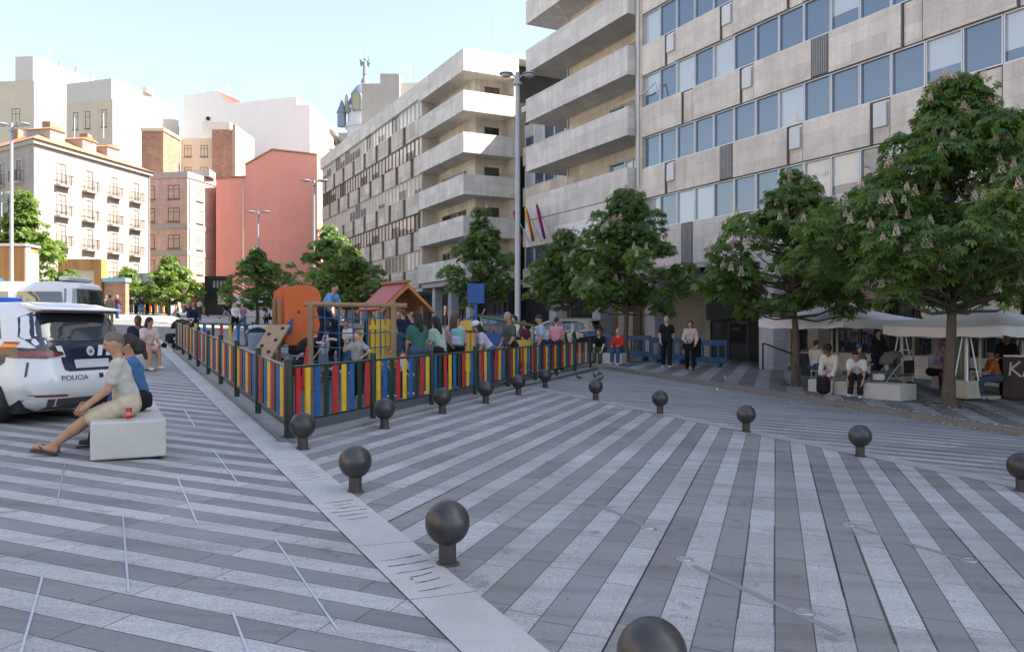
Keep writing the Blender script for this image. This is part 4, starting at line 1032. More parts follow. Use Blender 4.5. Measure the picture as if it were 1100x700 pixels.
# ------------------------------------------------------------------ people
SKIN = {k: mat('skin_' + k, c, .55, 0, .07, 20, .1, .35) for k, c in dict(fair=(.55, .33, .24), tan=(.42, .235, .15), brown=(.20, .105, .065), pink=(.58, .36, .29)).items()}
HAIR = {k: mat('hair_' + k, c, .6, 0, .3, 60, .4, .4) for k, c in dict(black=(.012, .010, .010), dark=(.03, .02, .015), brown=(.085, .045, .025), grey=(.30, .28, .26), blond=(.30, .20, .09), greybrown=(.15, .125, .105)).items()}
m_eye = mat('eye_dark', (.02, .015, .012), .3, 0, .05, 10); m_lip = mat('lip', (.38, .14, .12), .5, 0, .05, 10)
m_sole = mat('shoe_sole', (.6, .6, .58), .7, 0, .05, 10)
def person(label, loc, yaw, h=1.70, sit=0, lean=0, legs=((0, 0), (0, 0)), arms=((8, 12, 8), (8, 12, 8)), shirt=None, pants=None, shoes=None, skin='fair', hair='dark', style='short',
           sleeve='short', leg='long', hat=None, res=.024, head=(0, 0), girth=1.0, fingers=True, group=None, skirt=None, spread=.09, twist=0, extra=None):
    """Facing +y of its own frame. legs: (thigh forward, knee bend) in degrees, left then right; arms: (shoulder forward, elbow bend, outward)."""
    s = h / 1.72; t = thing('person', label, 'person', loc, yaw, group)
    V3 = Vector; leanr = R(lean)
    hipz = sit if sit else None
    def leg_pts(side, th, kn, hip):
        a = R(th); b = R(th - kn); x = side * spread * s
        k = hip + V3((side * .02 * s, math.sin(a) * .43 * s, -math.cos(a) * .43 * s)); an = k + V3((0, math.sin(b) * .41 * s, -math.cos(b) * .41 * s))
        foot = R(max(-60, min(40, (th - kn) * .45)))
        toe = an + V3((side * .02, math.cos(foot) * .16 * s, -.055 * s + math.sin(foot) * .16 * s)); return k, an, toe
    hc = V3((0, 0, 0)); L = []
    for side, (th, kn) in zip((-1, 1), legs): L.append(leg_pts(side, th, kn, V3((side * spread * s, 0, 0))))
    low = min(min(q[1].z - .085 * s, q[2].z - .03 * s) for q in L)
    pz = sit + .10 * s if sit else -low
    pel = V3((0, 0, pz)); U = V3((0, math.sin(leanr), math.cos(leanr))); Fw = V3((0, math.cos(leanr), -math.sin(leanr)))
    L = [tuple(q + pel for q in p) for p in L]; hips = [pel + V3((sd * spread * s, 0, 0)) for sd in (-1, 1)]
    waist = pel + U * .16 * s; chest = pel + U * .37 * s + V3((0, .01, 0)); nb = pel + U * .50 * s; hd_t = R(lean * .45 + head[0]); HU = V3((0, math.sin(hd_t), math.cos(hd_t)))
    hc = nb + U * .06 * s + HU * .135 * s; HF = V3((0, math.cos(hd_t), -math.sin(hd_t))); hy = R(head[1]); HF = Matrix.Rotation(hy, 3, HU) @ HF; HR = HF.cross(HU)
    g = girth
    body = [seg(hips[0], hips[1], .115 * s * g, .115 * s * g), seg(pel, waist, .115 * s * g, .105 * s * g), seg(waist + V3((-.05 * s * g, 0, 0)), chest + V3((-.08 * s * g, 0, 0)), .085 * s * g, .095 * s * g),
            seg(waist + V3((.05 * s * g, 0, 0)), chest + V3((.08 * s * g, 0, 0)), .085 * s * g, .095 * s * g), seg(chest + V3((-.13 * s, 0, 0)) + U * .08 * s, chest + V3((.13 * s, 0, 0)) + U * .08 * s, .062 * s, .062 * s), seg(nb, hc - HU * .04 * s, .055 * s, .052 * s)]
    torso = body[:5]
    M = np.array(Matrix((HR, HF, HU)).transposed())
    H = lambda x, y, z: tuple(hc + HR * x * s + HF * y * s + HU * z * s)
    hp = [ell(hc, (.075 * s, .095 * s, .115 * s), M), ell(H(0, .02, -.06), (.052 * s, .062 * s, .06 * s), M), seg(H(0, .085, .015), H(0, .108, -.02), .010 * s, .016 * s), ell(H(-.077, 0, -.01), (.012 * s, .022 * s, .032 * s), M), ell(H(.077, 0, -.01), (.012 * s, .022 * s, .032 * s), M)]
    shl = [chest + V3((sd * .175 * s, 0, 0)) + U * .085 * s for sd in (-1, 1)]; Aj = []
    for sd, sh, (fw, el, ab) in zip((-1, 1), shl, arms):
        def dirv(f, o): f = R(f); o = R(o); return (-U * math.cos(f) + Fw * math.sin(f)) * math.cos(o) + V3((sd * math.sin(o), 0, 0))
        e = sh + dirv(fw, ab) * .285 * s; fd = dirv(fw + el, -ab * .9 - (10 if el > 30 else 0)); w = e + fd * .245 * s; Aj.append((sh, e, w, fd))
    hand_extra = MB(); ex = MB()
    for sd, (sh, e, w, fd) in zip((-1, 1), Aj):
        body += [seg(sh, e, .045 * s * g, .038 * s * g), seg(e, w, .040 * s * g, .027 * s)]
        side = V3((sd, 0, 0)); pn = fd.cross(side); pn = pn.normalized() if pn.length > .1 else V3((0, 0, 1)); tv = pn.cross(fd).normalized()     # tv: across the palm
        pc = w + fd * .055 * s; body.append(seg(w + fd * .02 * s - tv * .012 * s, pc + fd * .02 * s - tv * .012 * s, .024 * s, .026 * s)); body.append(seg(w + fd * .02 * s + tv * .014 * s, pc + fd * .02 * s + tv * .014 * s, .024 * s, .024 * s))
        if fingers:
            tdir = V3((0, 1, 0)); tdir = (tdir - fd * tdir.dot(fd)); tdir = tdir.normalized() if tdir.length > .1 else V3((-sd, 0, 0)); pn2 = fd.cross(tdir).normalized()
            if pn2.dot(side) > 0: pn2 = -pn2
            for q, ln in enumerate((.066, .076, .071, .055)):
                b0 = pc + tdir * (.030 - .020 * q) * s; p1 = b0 + (fd * .045 + pn2 * .006) * s; p2 = p1 + (fd * ln * .5 + pn2 * .018) * s; p3 = p2 + (fd * ln * .32 + pn2 * .026) * s
                hand_extra.tube([b0, p1, p2, p3], [.0105 * s, .010 * s, .009 * s, .007 * s], 6)
            b0 = w + (fd * .03 + tdir * .018) * s; hand_extra.tube([b0, b0 + (fd * .028 + tdir * .030) * s, b0 + (fd * .062 + tdir * .034 + pn2 * .012) * s], [.013 * s, .012 * s, .009 * s], 6)
    Lp = []
    for hp_, (k, an, toe) in zip(hips, L):
        body += [seg(hp_, k, .086 * s * g, .056 * s), seg(k, k.lerp(an, .35), .054 * s, .055 * s), seg(k.lerp(an, .35), an, .055 * s, .038 * s), seg(an - V3((0, .03 * s, .035 * s)), toe, .036 * s, .026 * s)]
    hand_extra.cur = 1; 
    for sd in (-1, 1): hand_extra.ball(H(sd * .032, .083, .012), (.013 * s, .010 * s, .009 * s), 6, 4)
    hand_extra.cur = 2; hand_extra.ball(H(0, .086, -.058), (.024 * s, .012 * s, .007 * s), 6, 4)
    add_surface('body', body + hp, res, [SKIN[skin], m_eye, m_lip], t, .025 * s, (), hand_extra)
    inf = lambda P, d: [('c', p[1], p[2], p[3] + d, p[4] + d) if p[0] == 'c' else ('e', p[1], p[2] + d, p[3]) for p in P]
    d = .016 + .25 * res
    if shirt is not None:
        sp = inf(torso[1:], d * 1.0) + [seg(pel + U * .03 * s, pel + U * .12 * s, .112 * s * g + d, .108 * s * g + d)]
        for (sh, e, w, fd) in Aj:
            if sleeve == 'long': sp += [seg(sh, e, .046 * s * g + d * .8, .040 * s * g + d * .8), seg(e, e.lerp(w, .94), .040 * s + d * .8, .030 * s + d * .8)]
            elif sleeve == 'short': sp += [seg(sh, sh.lerp(e, .62), .047 * s * g + d, .046 * s * g + d)]
        nk = [seg(nb - U * .005 + V3((0, .02, 0)), nb + U * .2 * s, .058 * s, .09 * s)]
        add_surface('shirt', sp, res, [shirt], t, .03, nk)
    if pants is not None:
        pp = inf([body[0], body[1]], d * .9)[:1] + [seg(pel, pel + U * .05 * s, .115 * s * g + d, .112 * s * g + d)]
        for hp_, (k, an, toe) in zip(hips, L):
            if leg == 'long': pp += [seg(hp_, k, .088 * s * g + d, .062 * s + d), seg(k, k.lerp(an, .93), .060 * s + d, .048 * s + d)]
            else: pp += [seg(hp_, hp_.lerp(k, .80), .090 * s * g + d, .080 * s + d)]
        add_surface('skirt' if leg == 'skirt' else 'trousers', pp, res, [pants], t, .025)
    if shoes is not None:
        for hp_, (k, an, toe) in zip(hips, L):
            fw = (toe - an); 
            q = [seg(an - V3((0, .035 * s, .042 * s)), toe + V3((0, 0, -.002)), .044 * s, .036 * s), seg(an - V3((0, .01, .02)), an - V3((0, .01, .05)), .046 * s, .046 * s)]
            add_surface('shoe', q, min(res, .02), [shoes], t, .02)
    if style != 'none':
        hq = [ell(H(0, -.012, .022), (.088 * s, .104 * s, .112 * s), M)]; cutp = [ell(H(0, .09, -.055), (.068 * s, .085 * s, .10 * s), M)]
        if style in ('long', 'pony'): hq += [seg(H(0, -.06, .02), H(0, -.085, -.10), .07 * s, .055 * s)]
        if style == 'long': hq += [seg(H(-.07, -.03, -.02), H(-.075, -.03, -.20), .034 * s, .03 * s), seg(H(.07, -.03, -.02), H(.075, -.03, -.20), .034 * s, .03 * s), seg(H(0, -.085, -.08), tuple(V3(H(0, -.10, -.14)) - U * .14 * s), .06 * s, .045 * s)]
        if style == 'pony': hq += [seg(H(0, -.10, .03), H(0, -.15, -.03), .035 * s, .04 * s), seg(H(0, -.15, -.03), H(0, -.16, -.22), .042 * s, .022 * s)]
        if style == 'short': hq = [ell(H(0, -.016, .034), (.083 * s, .098 * s, .095 * s), M), seg(H(0, -.07, .0), H(0, -.075, -.045), .045 * s, .03 * s)]; cutp = [ell(H(0, .095, -.05), (.072 * s, .085 * s, .095 * s), M), ell(H(-.08, .045, -.06), (.04 * s, .06 * s, .075 * s), M), ell(H(.08, .045, -.06), (.04 * s, .06 * s, .075 * s), M)]
        if style == 'curly': hq = [ell(H(0, -.015, .035), (.105 * s, .115 * s, .115 * s), M)]
        if style == 'bald': hq = [ell(H(0, -.03, -.01), (.084 * s, .082 * s, .075 * s), M)]
        add_surface('hair', hq, min(res, .02), [HAIR[hair]], t, .02, cutp)
    if hat is not None:
        add_surface('cap', [ell(H(0, -.01, .065), (.096 * s, .108 * s, .085 * s), M), seg(H(-.03, .09, .055), H(-.03, .16, .045), .012 * s, .010 * s), seg(H(.03, .09, .055), H(.03, .16, .045), .012 * s, .010 * s)], min(res, .018), [hat], t, .02, [ell(H(0, .02, -.05), (.12 * s, .14 * s, .075 * s), M)])
    t['_k'] = 0; del t['_k']
    return t, dict(H=H, hc=hc, U=U, pel=pel, chest=chest, s=s, arms=Aj, legs=L, hips=hips, nb=nb)
C_ = {k: cloth(k, c) for k, c in dict(white=(.62, .62, .60), black=(.016, .016, .018), navy=(.02, .026, .055), grey=(.30, .30, .29), palegrey=(.47, .455, .41), beige=(.50, .42, .31), denim=(.055, .095, .17), blue=(.06, .15, .32), teal=(.05, .13, .11), mint=(.36, .46, .38), pink=(.55, .33, .33),
   palepink=(.60, .45, .42), lilac=(.50, .47, .56), olive=(.085, .10, .085), skyblue=(.36, .45, .58), red=(.50, .05, .03), plum=(.10, .03, .06), cream=(.62, .58, .50), dkgreen=(.06, .09, .05), brown=(.13, .08, .05), royal=(.03, .10, .42), yellow=(.60, .45, .12), tealbright=(.05, .25, .28), khaki=(.22, .19, .13)).items()}
SHW = mat('shoe_white', (.62, .61, .59), .6, 0, .08, 12); SHB = mat('shoe_black', (.02, .02, .022), .5, 0, .1, 12)
def yaw_to(dx, dy): return math.atan2(-dx, dy)
# ------------------------------------------------------------------ ball bollards
m_ball = mat('bollard_iron', (.075, .072, .072), .38, .5, .55, 5, .12, .5)
m_ballneck = mat('bollard_neck', (.075, .07, .068), .5, .5, .3, 8, .1)
BOL = [(.62, 3.55, 'ball bollard cut by the bottom edge of the photo'), (-.45, 5.58, 'large ball bollard standing on the granite kerb, second from the bottom edge'), (-1.49, 7.61, 'ball bollard on the granite kerb between the large one and the fence corner'),
       (-2.54, 9.72, 'ball bollard right in front of the fence corner post'), (-1.86, 11.68, 'ball bollard before the first fence panel right of the corner'), (-1.19, 13.68, 'ball bollard before the second fence post right of the corner'),
       (-.51, 15.53, 'third ball bollard along the coloured fence right of the corner'), (.14, 17.44, 'fourth ball bollard along the coloured fence, next to the triangle tip'), (.81, 19.54, 'farthest ball bollard, at the tip of the striped triangle'),
       (1.79, 17.13, 'first ball bollard on the street side of the triangle tip'), (2.81, 15.2, 'ball bollard on the street edge in line with the walking couple'), (3.86, 13.2, 'ball bollard on the street edge below the second chestnut trunk'),
       (4.86, 11.18, 'ball bollard on the street edge below the right concrete bench'), (5.87, 9.22, 'ball bollard cut by the right frame edge')]
bol = None
for x, y, lab in BOL:
    if bol is None:
        bol = thing('ball_bollard', lab, 'bollard', at(x, y), 0, 'ball bollards round the striped triangle')
        MB().ball((0, 0, .287), .156, 32, 20).build('ball', m_ball, bol, True)
        MB().lathe([(.082, -.08), (.082, .006), (.078, .012), (.062, .016), (.061, .15), (.05, .16)], 24).build('neck', m_ballneck, bol, True, angle=30)
    else: copy_tree(bol, at(x, y), random.uniform(0, 6), lab)

# ------------------------------------------------------------------ playground fence
m_green = mat('fence_green', (.010, .028, .020), .3, 0, .12, 8, 0, .5)
SL = [mat('slat_red', (.56, .03, .03), .45, 0, .32, 4), mat('slat_yellow', (.78, .52, .03), .45, 0, .30, 4), mat('slat_blue', (.02, .12, .36), .45, 0, .32, 4), mat('slat_green', (.012, .04, .028), .42, 0, .12, 6)]
_sl = {}
def fence(label, a, b, n, slats=9, lift=.045, h=.95, end=True, group='coloured playground fences'):
    a = Vector(a); b = Vector(b); t = thing('playground_fence', label, 'fence', at(a.x, a.y), 0, group); d = (b - a).normalized(); yaw = math.atan2(d.y, d.x)
    o0 = Vector(at(a.x, a.y)); P = [Vector(at(*(a + (b - a) * k / n), lift)) - o0 for k in range(n + 1)]
    if 'post' not in _sl:
        _sl['post'] = MB().lathe([(.046, -.12), (.046, h + .03), (.05, h + .03), (.05, h + .045), (.03, h + .062), (0, h + .066)], 14).mesh('post', m_green, True, 35)
        for k in range(4): _sl[k] = MB().box(-.048, .048, -.013, .013, .19, h - .07).mesh('slat', SL[k])
    for k, p in enumerate(P):
        if k == n and not end: break
        o = bpy.data.objects.new('post', _sl['post']); link(o, t); o.location = p
    c = 0
    for k in range(n):
        p, q = P[k], P[k + 1]
        for z in (.19, h - .055):
            MB().tube([p + Vector((0, 0, z)), q + Vector((0, 0, z))], .021, 8).build('rail', m_green, t, True)
        for i in range(slats):
            f = (i + .75) / (slats + .5); w = p.lerp(q, f)
            o = bpy.data.objects.new('slat', _sl[c % 4]); c += 1; link(o, t); o.location = w; o.rotation_euler = (0, 0, yaw)
    return t
fence('coloured slat fence along the ball bollards, right of its corner post', FC, FR, 8)
fence('coloured slat fence along the granite kerb, left of its corner post', FC + (FL - FC) * 1e-4 + Vector((-.05, .09)), FL, 8)
BD = Vector((.891, .454)); fence('coloured slat fence closing the back of the playground', FL + BD * .1, FL + BD * 13.9, 6, slats=8)
g0 = G(131, 336.5); g1 = G(234, 338.5)
fence('far coloured fence in front of the pink house and grey shopfront', (g0.x, g0.y), (g1.x, g1.y), 8, slats=8, lift=0)

# ------------------------------------------------------------------ concrete benches
def bench(label, x, y, L, W, H, yaw, lift=0, group='concrete block benches'):
    t = thing('concrete_bench', label, 'bench', at(x, y, lift), yaw, group)
    MB().box(0, L, -W, 0, .03, H).build('seat_block', m_bench, t, bevel=.018, seg=3); MB().box(.06, L - .06, -W + .06, -.06, -.06, .028).build('plinth', m_dark, t)
    return t
yA = math.atan2(A.y, A.x)
fr0 = G(178.8, 492.5)
# local x runs along A, local y towards the left of A; the block lies on the left of its right edge
def bench_l(label, x, y, L, W, H, lift=0, d=A):
    t = thing('concrete_bench', label, 'bench', at(x, y, lift), math.atan2(d.y, d.x), 'concrete block benches')
    MB().box(0, L, 0, W, .03, H).build('seat_block', m_bench, t, bevel=.02, seg=3); MB().box(.07, L - .07, .07, W - .07, -.1, .028).build('plinth', m_dark, t)
    return t
bench_l('concrete block bench with the man in sandals, nearest on the left', fr0.x, fr0.y, 2.9, .74, .43)
_b2 = G(169, 398); bx, by = _b2.x, _b2.y
bench_l('concrete block bench under the two girls by the fence', bx, by, 2.4, .74, .43)
RBD = Vector((-.56, .828)); rc = G(967, 431.6, .12)
t = bench_l('pale concrete bench before the terrace parasols with two seated people', rc.x + .59, rc.y + .40, 2.5, .72, .42, .12, RBD)
bench_l('concrete bench by the fence end holding the seated pair in black and red', 4.15, 28.95, 1.7, .6, .42, .12, Vector((-.9, .43)))

# ------------------------------------------------------------------ playground equipment
def hgt(x, y, z): return Vector((x, y, zp(x, y) + z))
m_orange = mat('orange_panel', (.60, .115, .018), .42, 0, .07, 3); m_timber = mat('weathered_timber', (.30, .185, .095), .8, 0, .25, 9, .3); m_roofred = mat('playhouse_roof', (.36, .085, .075), .55, 0, .1, 6)
m_ply = mat('climbing_ply', (.36, .25, .15), .7, 0, .2, 5, .2); m_rope = mat('blue_rope', (.03, .12, .24), .8, 0, .15, 20); m_ylw = mat('yellow_panel', (.70, .46, .05), .45, 0, .08, 5); m_blueP = mat('blue_panel', (.008, .075, .30), .4, 0, .06, 4); m_mustard = mat('orange_timber_board', (.48, .20, .06), .6, 0, .15, 6)
ox, oy = -5.35, 20.0
ot = thing('climbing_tower', 'orange climbing tower with rounded tops and a sloping climbing board', 'play tower', at(ox, oy), R(14))
def archp(w, z0, z1, r): 
    return [(-w / 2, z0 + .06), (-w / 2 + .06, z0), (w / 2 - .06, z0), (w / 2, z0 + .06)] + [(w / 2 - r + r * math.cos(R(a)), z1 - r + r * math.sin(R(a))) for a in range(0, 91, 15)] + [(-w / 2 + r + r * math.cos(R(a)), z1 - r + r * math.sin(R(a))) for a in range(90, 181, 15)]
for yy, dx in ((0, .12), (.75, -.18)): MB().prism(archp(.88, .72, 2.22, .30), yy, yy + .05, 'XZ').build('panel', m_orange, ot, bevel=.008, loc=(dx, 0, 0))
MB().box(-.6, .5, .052, .748, .95, 1.0).build('deck', m_timber, ot)
for px_, py_ in ((-.45, .1), (.5, .1), (-.6, .68), (.3, .68)): MB().box(px_ - .045, px_ + .045, py_ - .045, py_ + .045, -.05, 1.9).build('post', m_timber, ot)
wv = Vector((.80, -.60, 0)); ta = Vector((-.42, .05, 1.22)); tb = Vector((-1.12, -.88, -.05)); dn_ = (tb - ta).normalized(); nn_ = wv.cross(dn_).normalized(); nn_ = nn_ if nn_.z > 0 else -nn_
MB().rbox((ta + tb) / 2, (.62, .05, (tb - ta).length), Matrix((wv, nn_, dn_)).transposed()).build('climbing_board', m_ply, ot, bevel=.006)
mb = MB(); rr = random.Random(2)
for k in range(8):
    f = (k + .7) / 9; c = ta.lerp(tb, f) + wv * (-.15 if k % 2 else .16) + nn_ * .03; mb.ball(c, (.05, .05, .045), 8, 5)
mb.build('climbing_holds', m_iron, ot, True)
MB().prism([(-.46, 1.02), (-.14, 1.02), (-.12, 1.42)], -.05, -.03, 'XZ').build('blue_gusset', m_blueP, ot)
mb = MB()
for (x, z) in ((.2, 1.75), (.28, 1.45), (.02, 1.55)): mb.lathe([(0, -.012), (.035, -.012), (.035, 0)], 10, (x, 0, z), 'Y')
mb.build('bolts', m_iron, ot)
nt = thing('net_climber', 'timber frame with a blue rope climbing net behind the fence corner', 'climbing net', at(-4.1, 16.3), R(3))
for x in (0, 1.68): MB().box(x - .055, x + .055, -.055, .055, -.05, 1.78).build('post', m_timber, nt, bevel=.01)
MB().tube([(-.12, 0, 1.76), (1.95, 0, 1.73)], .052, 10).build('beam', m_timber, nt, True)
MB().prism([(-.22, -.02), (-.05, -.02), (-.055, .9), (-.08, .9)], -.06, .06, 'XZ').build('red_brace', SL[0], nt)
mb = MB()
for k in range(5):
    x = .28 + k * .28; mb.tube([(x, 0, 1.74), (x + .02, .02, .9), (x, 0, .08)], .013, 5)
for k in range(5):
    z = .3 + k * .3; mb.tube([(.06, 0, z), (.5, .02, z - .03), (1.1, .02, z - .035), (1.62, 0, z)], .013, 5)
mb.build('rope_net', m_rope, nt, True)
ph = thing('playhouse', 'small timber playhouse with a pitched red roof', 'playhouse', at(-2.75, 18.9), R(35)); ph.scale = (.88, .88, .99)
for x, y in ((-.5, -.5), (.5, -.5), (-.5, .5), (.5, .5)): MB().box(x - .045, x + .045, y - .045, y + .045, -.05, 1.82).build('post', m_timber, ph)
for s in (-1, 1): MB().bar((s * .78, 0, 1.72), (-.0, 0, 2.34), .05, 1.35, up=(0, 1, 0)).build('roof', m_roofred if s < 0 else m_mustard, ph)
for y in (-.69, .69):
    mb = MB(); mb.bar((-.80, y, 1.66), (.03, y, 2.30), .05, .10, up=(0, 1, 0)).bar((.80, y, 1.66), (-.03, y + .002, 2.30), .05, .10, up=(0, 1, 0)); mb.build('gable_board', m_mustard, ph)
MB().box(-.08, .08, -.74, .74, 2.36, 2.42).build('ridge', m_timber, ph)
MB().box(-.5, .5, -.5, .5, .62, .68).build('deck', m_timber, ph); MB().box(-.5, .5, .44, .48, .7, 1.15).build('side_panel', m_mustard, ph)
ys = thing('slotted_panel', 'tall yellow slotted play panel by the net climber', 'play panel', at(-2.72, 16.6), R(-10))
mb = MB(); 
for x in (-.17, -.06, .05, .16): mb.box(x - .04, x + .04, -.02, .02, .55, 1.52)
mb.box(-.24, .21, -.04, -.021, .68, .78).box(-.24, .21, -.04, -.021, 1.3, 1.4); mb.build('panel', m_ylw, ys)
for x in (-.17, .16): MB().box(x - .04, x + .04, .021, .06, -.05, .54).build('leg', m_mustard, ys)
y2 = thing('slotted_panel', 'yellow rounded play panel right of the woman in the pink jacket', 'play panel', at(-1.15, 20.9), R(8))
MB().prism([(-.3, .2), (.3, .2), (.3, 1.25), (.2, 1.48), (0, 1.55), (-.2, 1.48), (-.3, 1.25)], -.025, .025, 'XZ').build('panel', m_ylw, y2)
mb = MB()
for k in range(4): mb.box(-.22 + k * .13, -.17 + k * .13, -.03, -.026, .5, 1.3)
mb.build('slots', m_mustard, y2)
for x in (-.35, .35): MB().tube([(x, 0, -.05), (x, 0, 1.5)], .035, 8).build('pole', m_steel, y2, True)
MB().tube([(-.35, -.05, 1.25), (.5, -.05, 1.25)], .02, 6).build('rail', m_green, y2, True)
gs = thing('play_platform', 'green topped play platform on steel poles with red and yellow panels', 'play platform', at(.05, 23.3), R(10))
mb = MB().bar((-1.15, 0, 1.72), (.55, 0, 1.42), .06, .75, up=(0, 1, 0)); mb.build('green_canopy', mat('green_board', (.10, .17, .05), .5, 0, .1, 5), gs)
for x, z in ((-1.0, 1.7), (-.2, 1.55), (.5, 1.42)): MB().tube([(x, -.3, -.05), (x, -.3, z)], .05, 8).build('pole', m_lamp, gs, True)
MB().box(-1.0, -.25, -.3, -.26, .35, .75).build('panel', SL[0], gs); MB().box(-.15, .45, -.3, -.26, .35, 1.0).build('panel', m_ylw, gs); MB().box(-.95, -.3, -.3, -.26, .85, 1.2).build('panel', m_blueP, gs); MB().box(-1.0, .5, -.25, .3, .3, .348).build('deck', m_timber, gs)
bs = thing('playground_sign', 'plain blue sign board on a blue post inside the playground', 'sign', at(-1.02, 22.6), R(2))
MB().box(-.235, .235, -.03, .03, 2.0, 2.56).build('board', m_blueP, bs, bevel=.006); MB().tube([(0, .055, -.05), (0, .055, 2.5)], .055, 12).build('post', m_blueP, bs, True)

# ------------------------------------------------------------------ strollers
m_fab = cloth('stroller_black', (.018, .018, .021)); m_tyre = mat('tyre_rubber', (.018, .018, .019), .8, 0, .1, 10); m_fabg = cloth('stroller_grey', (.16, .16, .15)); m_fabl = cloth('stroller_pale', (.30, .36, .45))
def stroller(label, x, y, yaw, fabric, lift=0, s=1.0):
    t = thing('stroller', label, 'stroller', at(x, y, lift), yaw, 'strollers'); t.scale = (s, s, s)
    mb = MB(); n = 8
    for i in range(n + 1):
        a = R(-8 + 118 * i / n)
        for k in range(9): b = R(-90 + 180 * k / 8); mb.v.append((.24 * math.sin(b), -.10 + .34 * math.cos(a) * (.55 + .45 * math.cos(b)), .72 + .30 * math.sin(a) * (.45 + .55 * math.cos(b))))
    for i in range(n):
        for k in range(8): mb.f.append((i * 9 + k, i * 9 + k + 1, (i + 1) * 9 + k + 1, (i + 1) * 9 + k)); mb.mi.append(0)
    o = mb.build('hood', fabric, t, True); sd = o.modifiers.new('t', 'SOLIDIFY'); sd.thickness = .015
    add_surface('seat', [box_((0, -.12, .62), (.20, .05, .26), .04), box_((0, .10, .46), (.20, .26, .06), .04), box_((0, .38, .36), (.18, .05, .14), .04), box_((0, .05, .22), (.17, .28, .06), .04)], .03, [fabric], t, .04)
    mb = MB()
    for x_ in (-.24, .24): mb.tube([(x_, .38, .14), (x_, .05, .55), (x_, -.42, 1.0)], .014, 6).tube([(x_, -.34, .14), (x_, .12, .48)], .014, 6)
    mb.tube([(-.24, -.42, 1.0), (-.2, -.46, 1.03), (.2, -.46, 1.03), (.24, -.42, 1.0)], .018, 6).tube([(-.24, -.34, .14), (.24, -.34, .14)], .012, 6); mb.build('frame', m_alu, t, True)
    for x_ in (-.27, .27):
        for y_, r in ((.38, .10), (-.34, .14)):
            MB().lathe([(r * .55, -.016), (r, -.02), (r, .02), (r * .55, .016), (r * .5, 0), (r * .55, -.016)], 16, (x_, y_, r), 'X').build('wheel', m_tyre, t, True)
    return t
stroller('black stroller parked under the orange climbing tower', -4.6, 18.0, R(150), m_fab)
stroller('pale grey-blue covered stroller left of the climbing board', -6.6, 20.6, R(30), m_fabl, s=1.1)
stroller('dark stroller parked behind the climbing board', -5.9, 22.0, R(-40), m_fab)
stroller('black stroller pushed by the woman at the far left fence end', -11.7, 28.1, R(150), m_fab)
stroller('black stroller with grey apron beside the terrace parasol', 10.35, 21.9, R(100), m_fabg, .12, 1.1)
stroller('black and white stroller behind the far end of the right fence', 1.15, 25.6, R(70), m_fab)

# ------------------------------------------------------------------ scooters
def scooter(label, x, y, yaw, lift=0, body=None):
    t = thing('motor_scooter', label, 'scooter', at(x, y, lift), yaw, 'parked scooters'); body = body or m_black
    for y_ in (-.62, .62):
        w = MB().lathe([(.17, -.05), (.23, -.055), (.25, -.03), (.25, .03), (.23, .055), (.17, .05), (.17, -.05)], 20, (0, y_, .25), 'X').build('wheel', m_tyre, t, True)
        MB().lathe([(0, -.03), (.165, -.03), (.165, .03), (0, .03)], 14, (0, y_, .25), 'X').build('rim', m_alu, w, True)
    add_surface('body', [seg((0, .50, .62), (0, .42, .28), .12, .14), seg((0, .4, .28), (0, -.1, .26), .13, .12), seg((0, -.15, .36), (0, -.72, .60), .16, .11), seg((0, .52, .5), (0, .55, .95), .11, .08), ell((0, .62, .46), (.09, .24, .07))], .035, [body], t, .06)
    add_surface('saddle', [seg((0, -.08, .74), (0, -.68, .82), .12, .11)], .03, [m_fab], t, .03)
    mb = MB().tube([(-.33, .42, 1.06), (-.2, .5, 1.03), (.2, .5, 1.03), (.33, .42, 1.06)], .02, 6).tube([(-.22, .5, 1.03), (-.3, .52, 1.22)], .01, 5).tube([(.22, .5, 1.03), (.3, .52, 1.22)], .01, 5); mb.build('handlebar', m_iron, t, True)
    mb = MB().ball((-.32, .52, 1.25), (.06, .02, .04), 8, 5).ball((.32, .52, 1.25), (.06, .02, .04), 8, 5); mb.build('mirrors', m_iron, t, True)
    MB().prism([(-.2, 1.0), (.2, 1.0), (.15, 1.38), (-.15, 1.38)], .60, .612, 'XZ').build('windscreen', m_lens, t)
    MB().ball((0, .66, .92), (.07, .04, .055), 10, 6).build('headlight', m_lens, t, True)
    return t
scooter('black scooter parked behind the seated pair by the fence end', 2.55, 30.6, R(70), .12)
scooter('dark scooter with white trim under the arcade left of the tree trunk', 3.2, 34.5, R(100), .12)
scooter('white fronted scooter by the far fence below the pink house', -30.0, 73.5, R(80), 0, m_whitew)

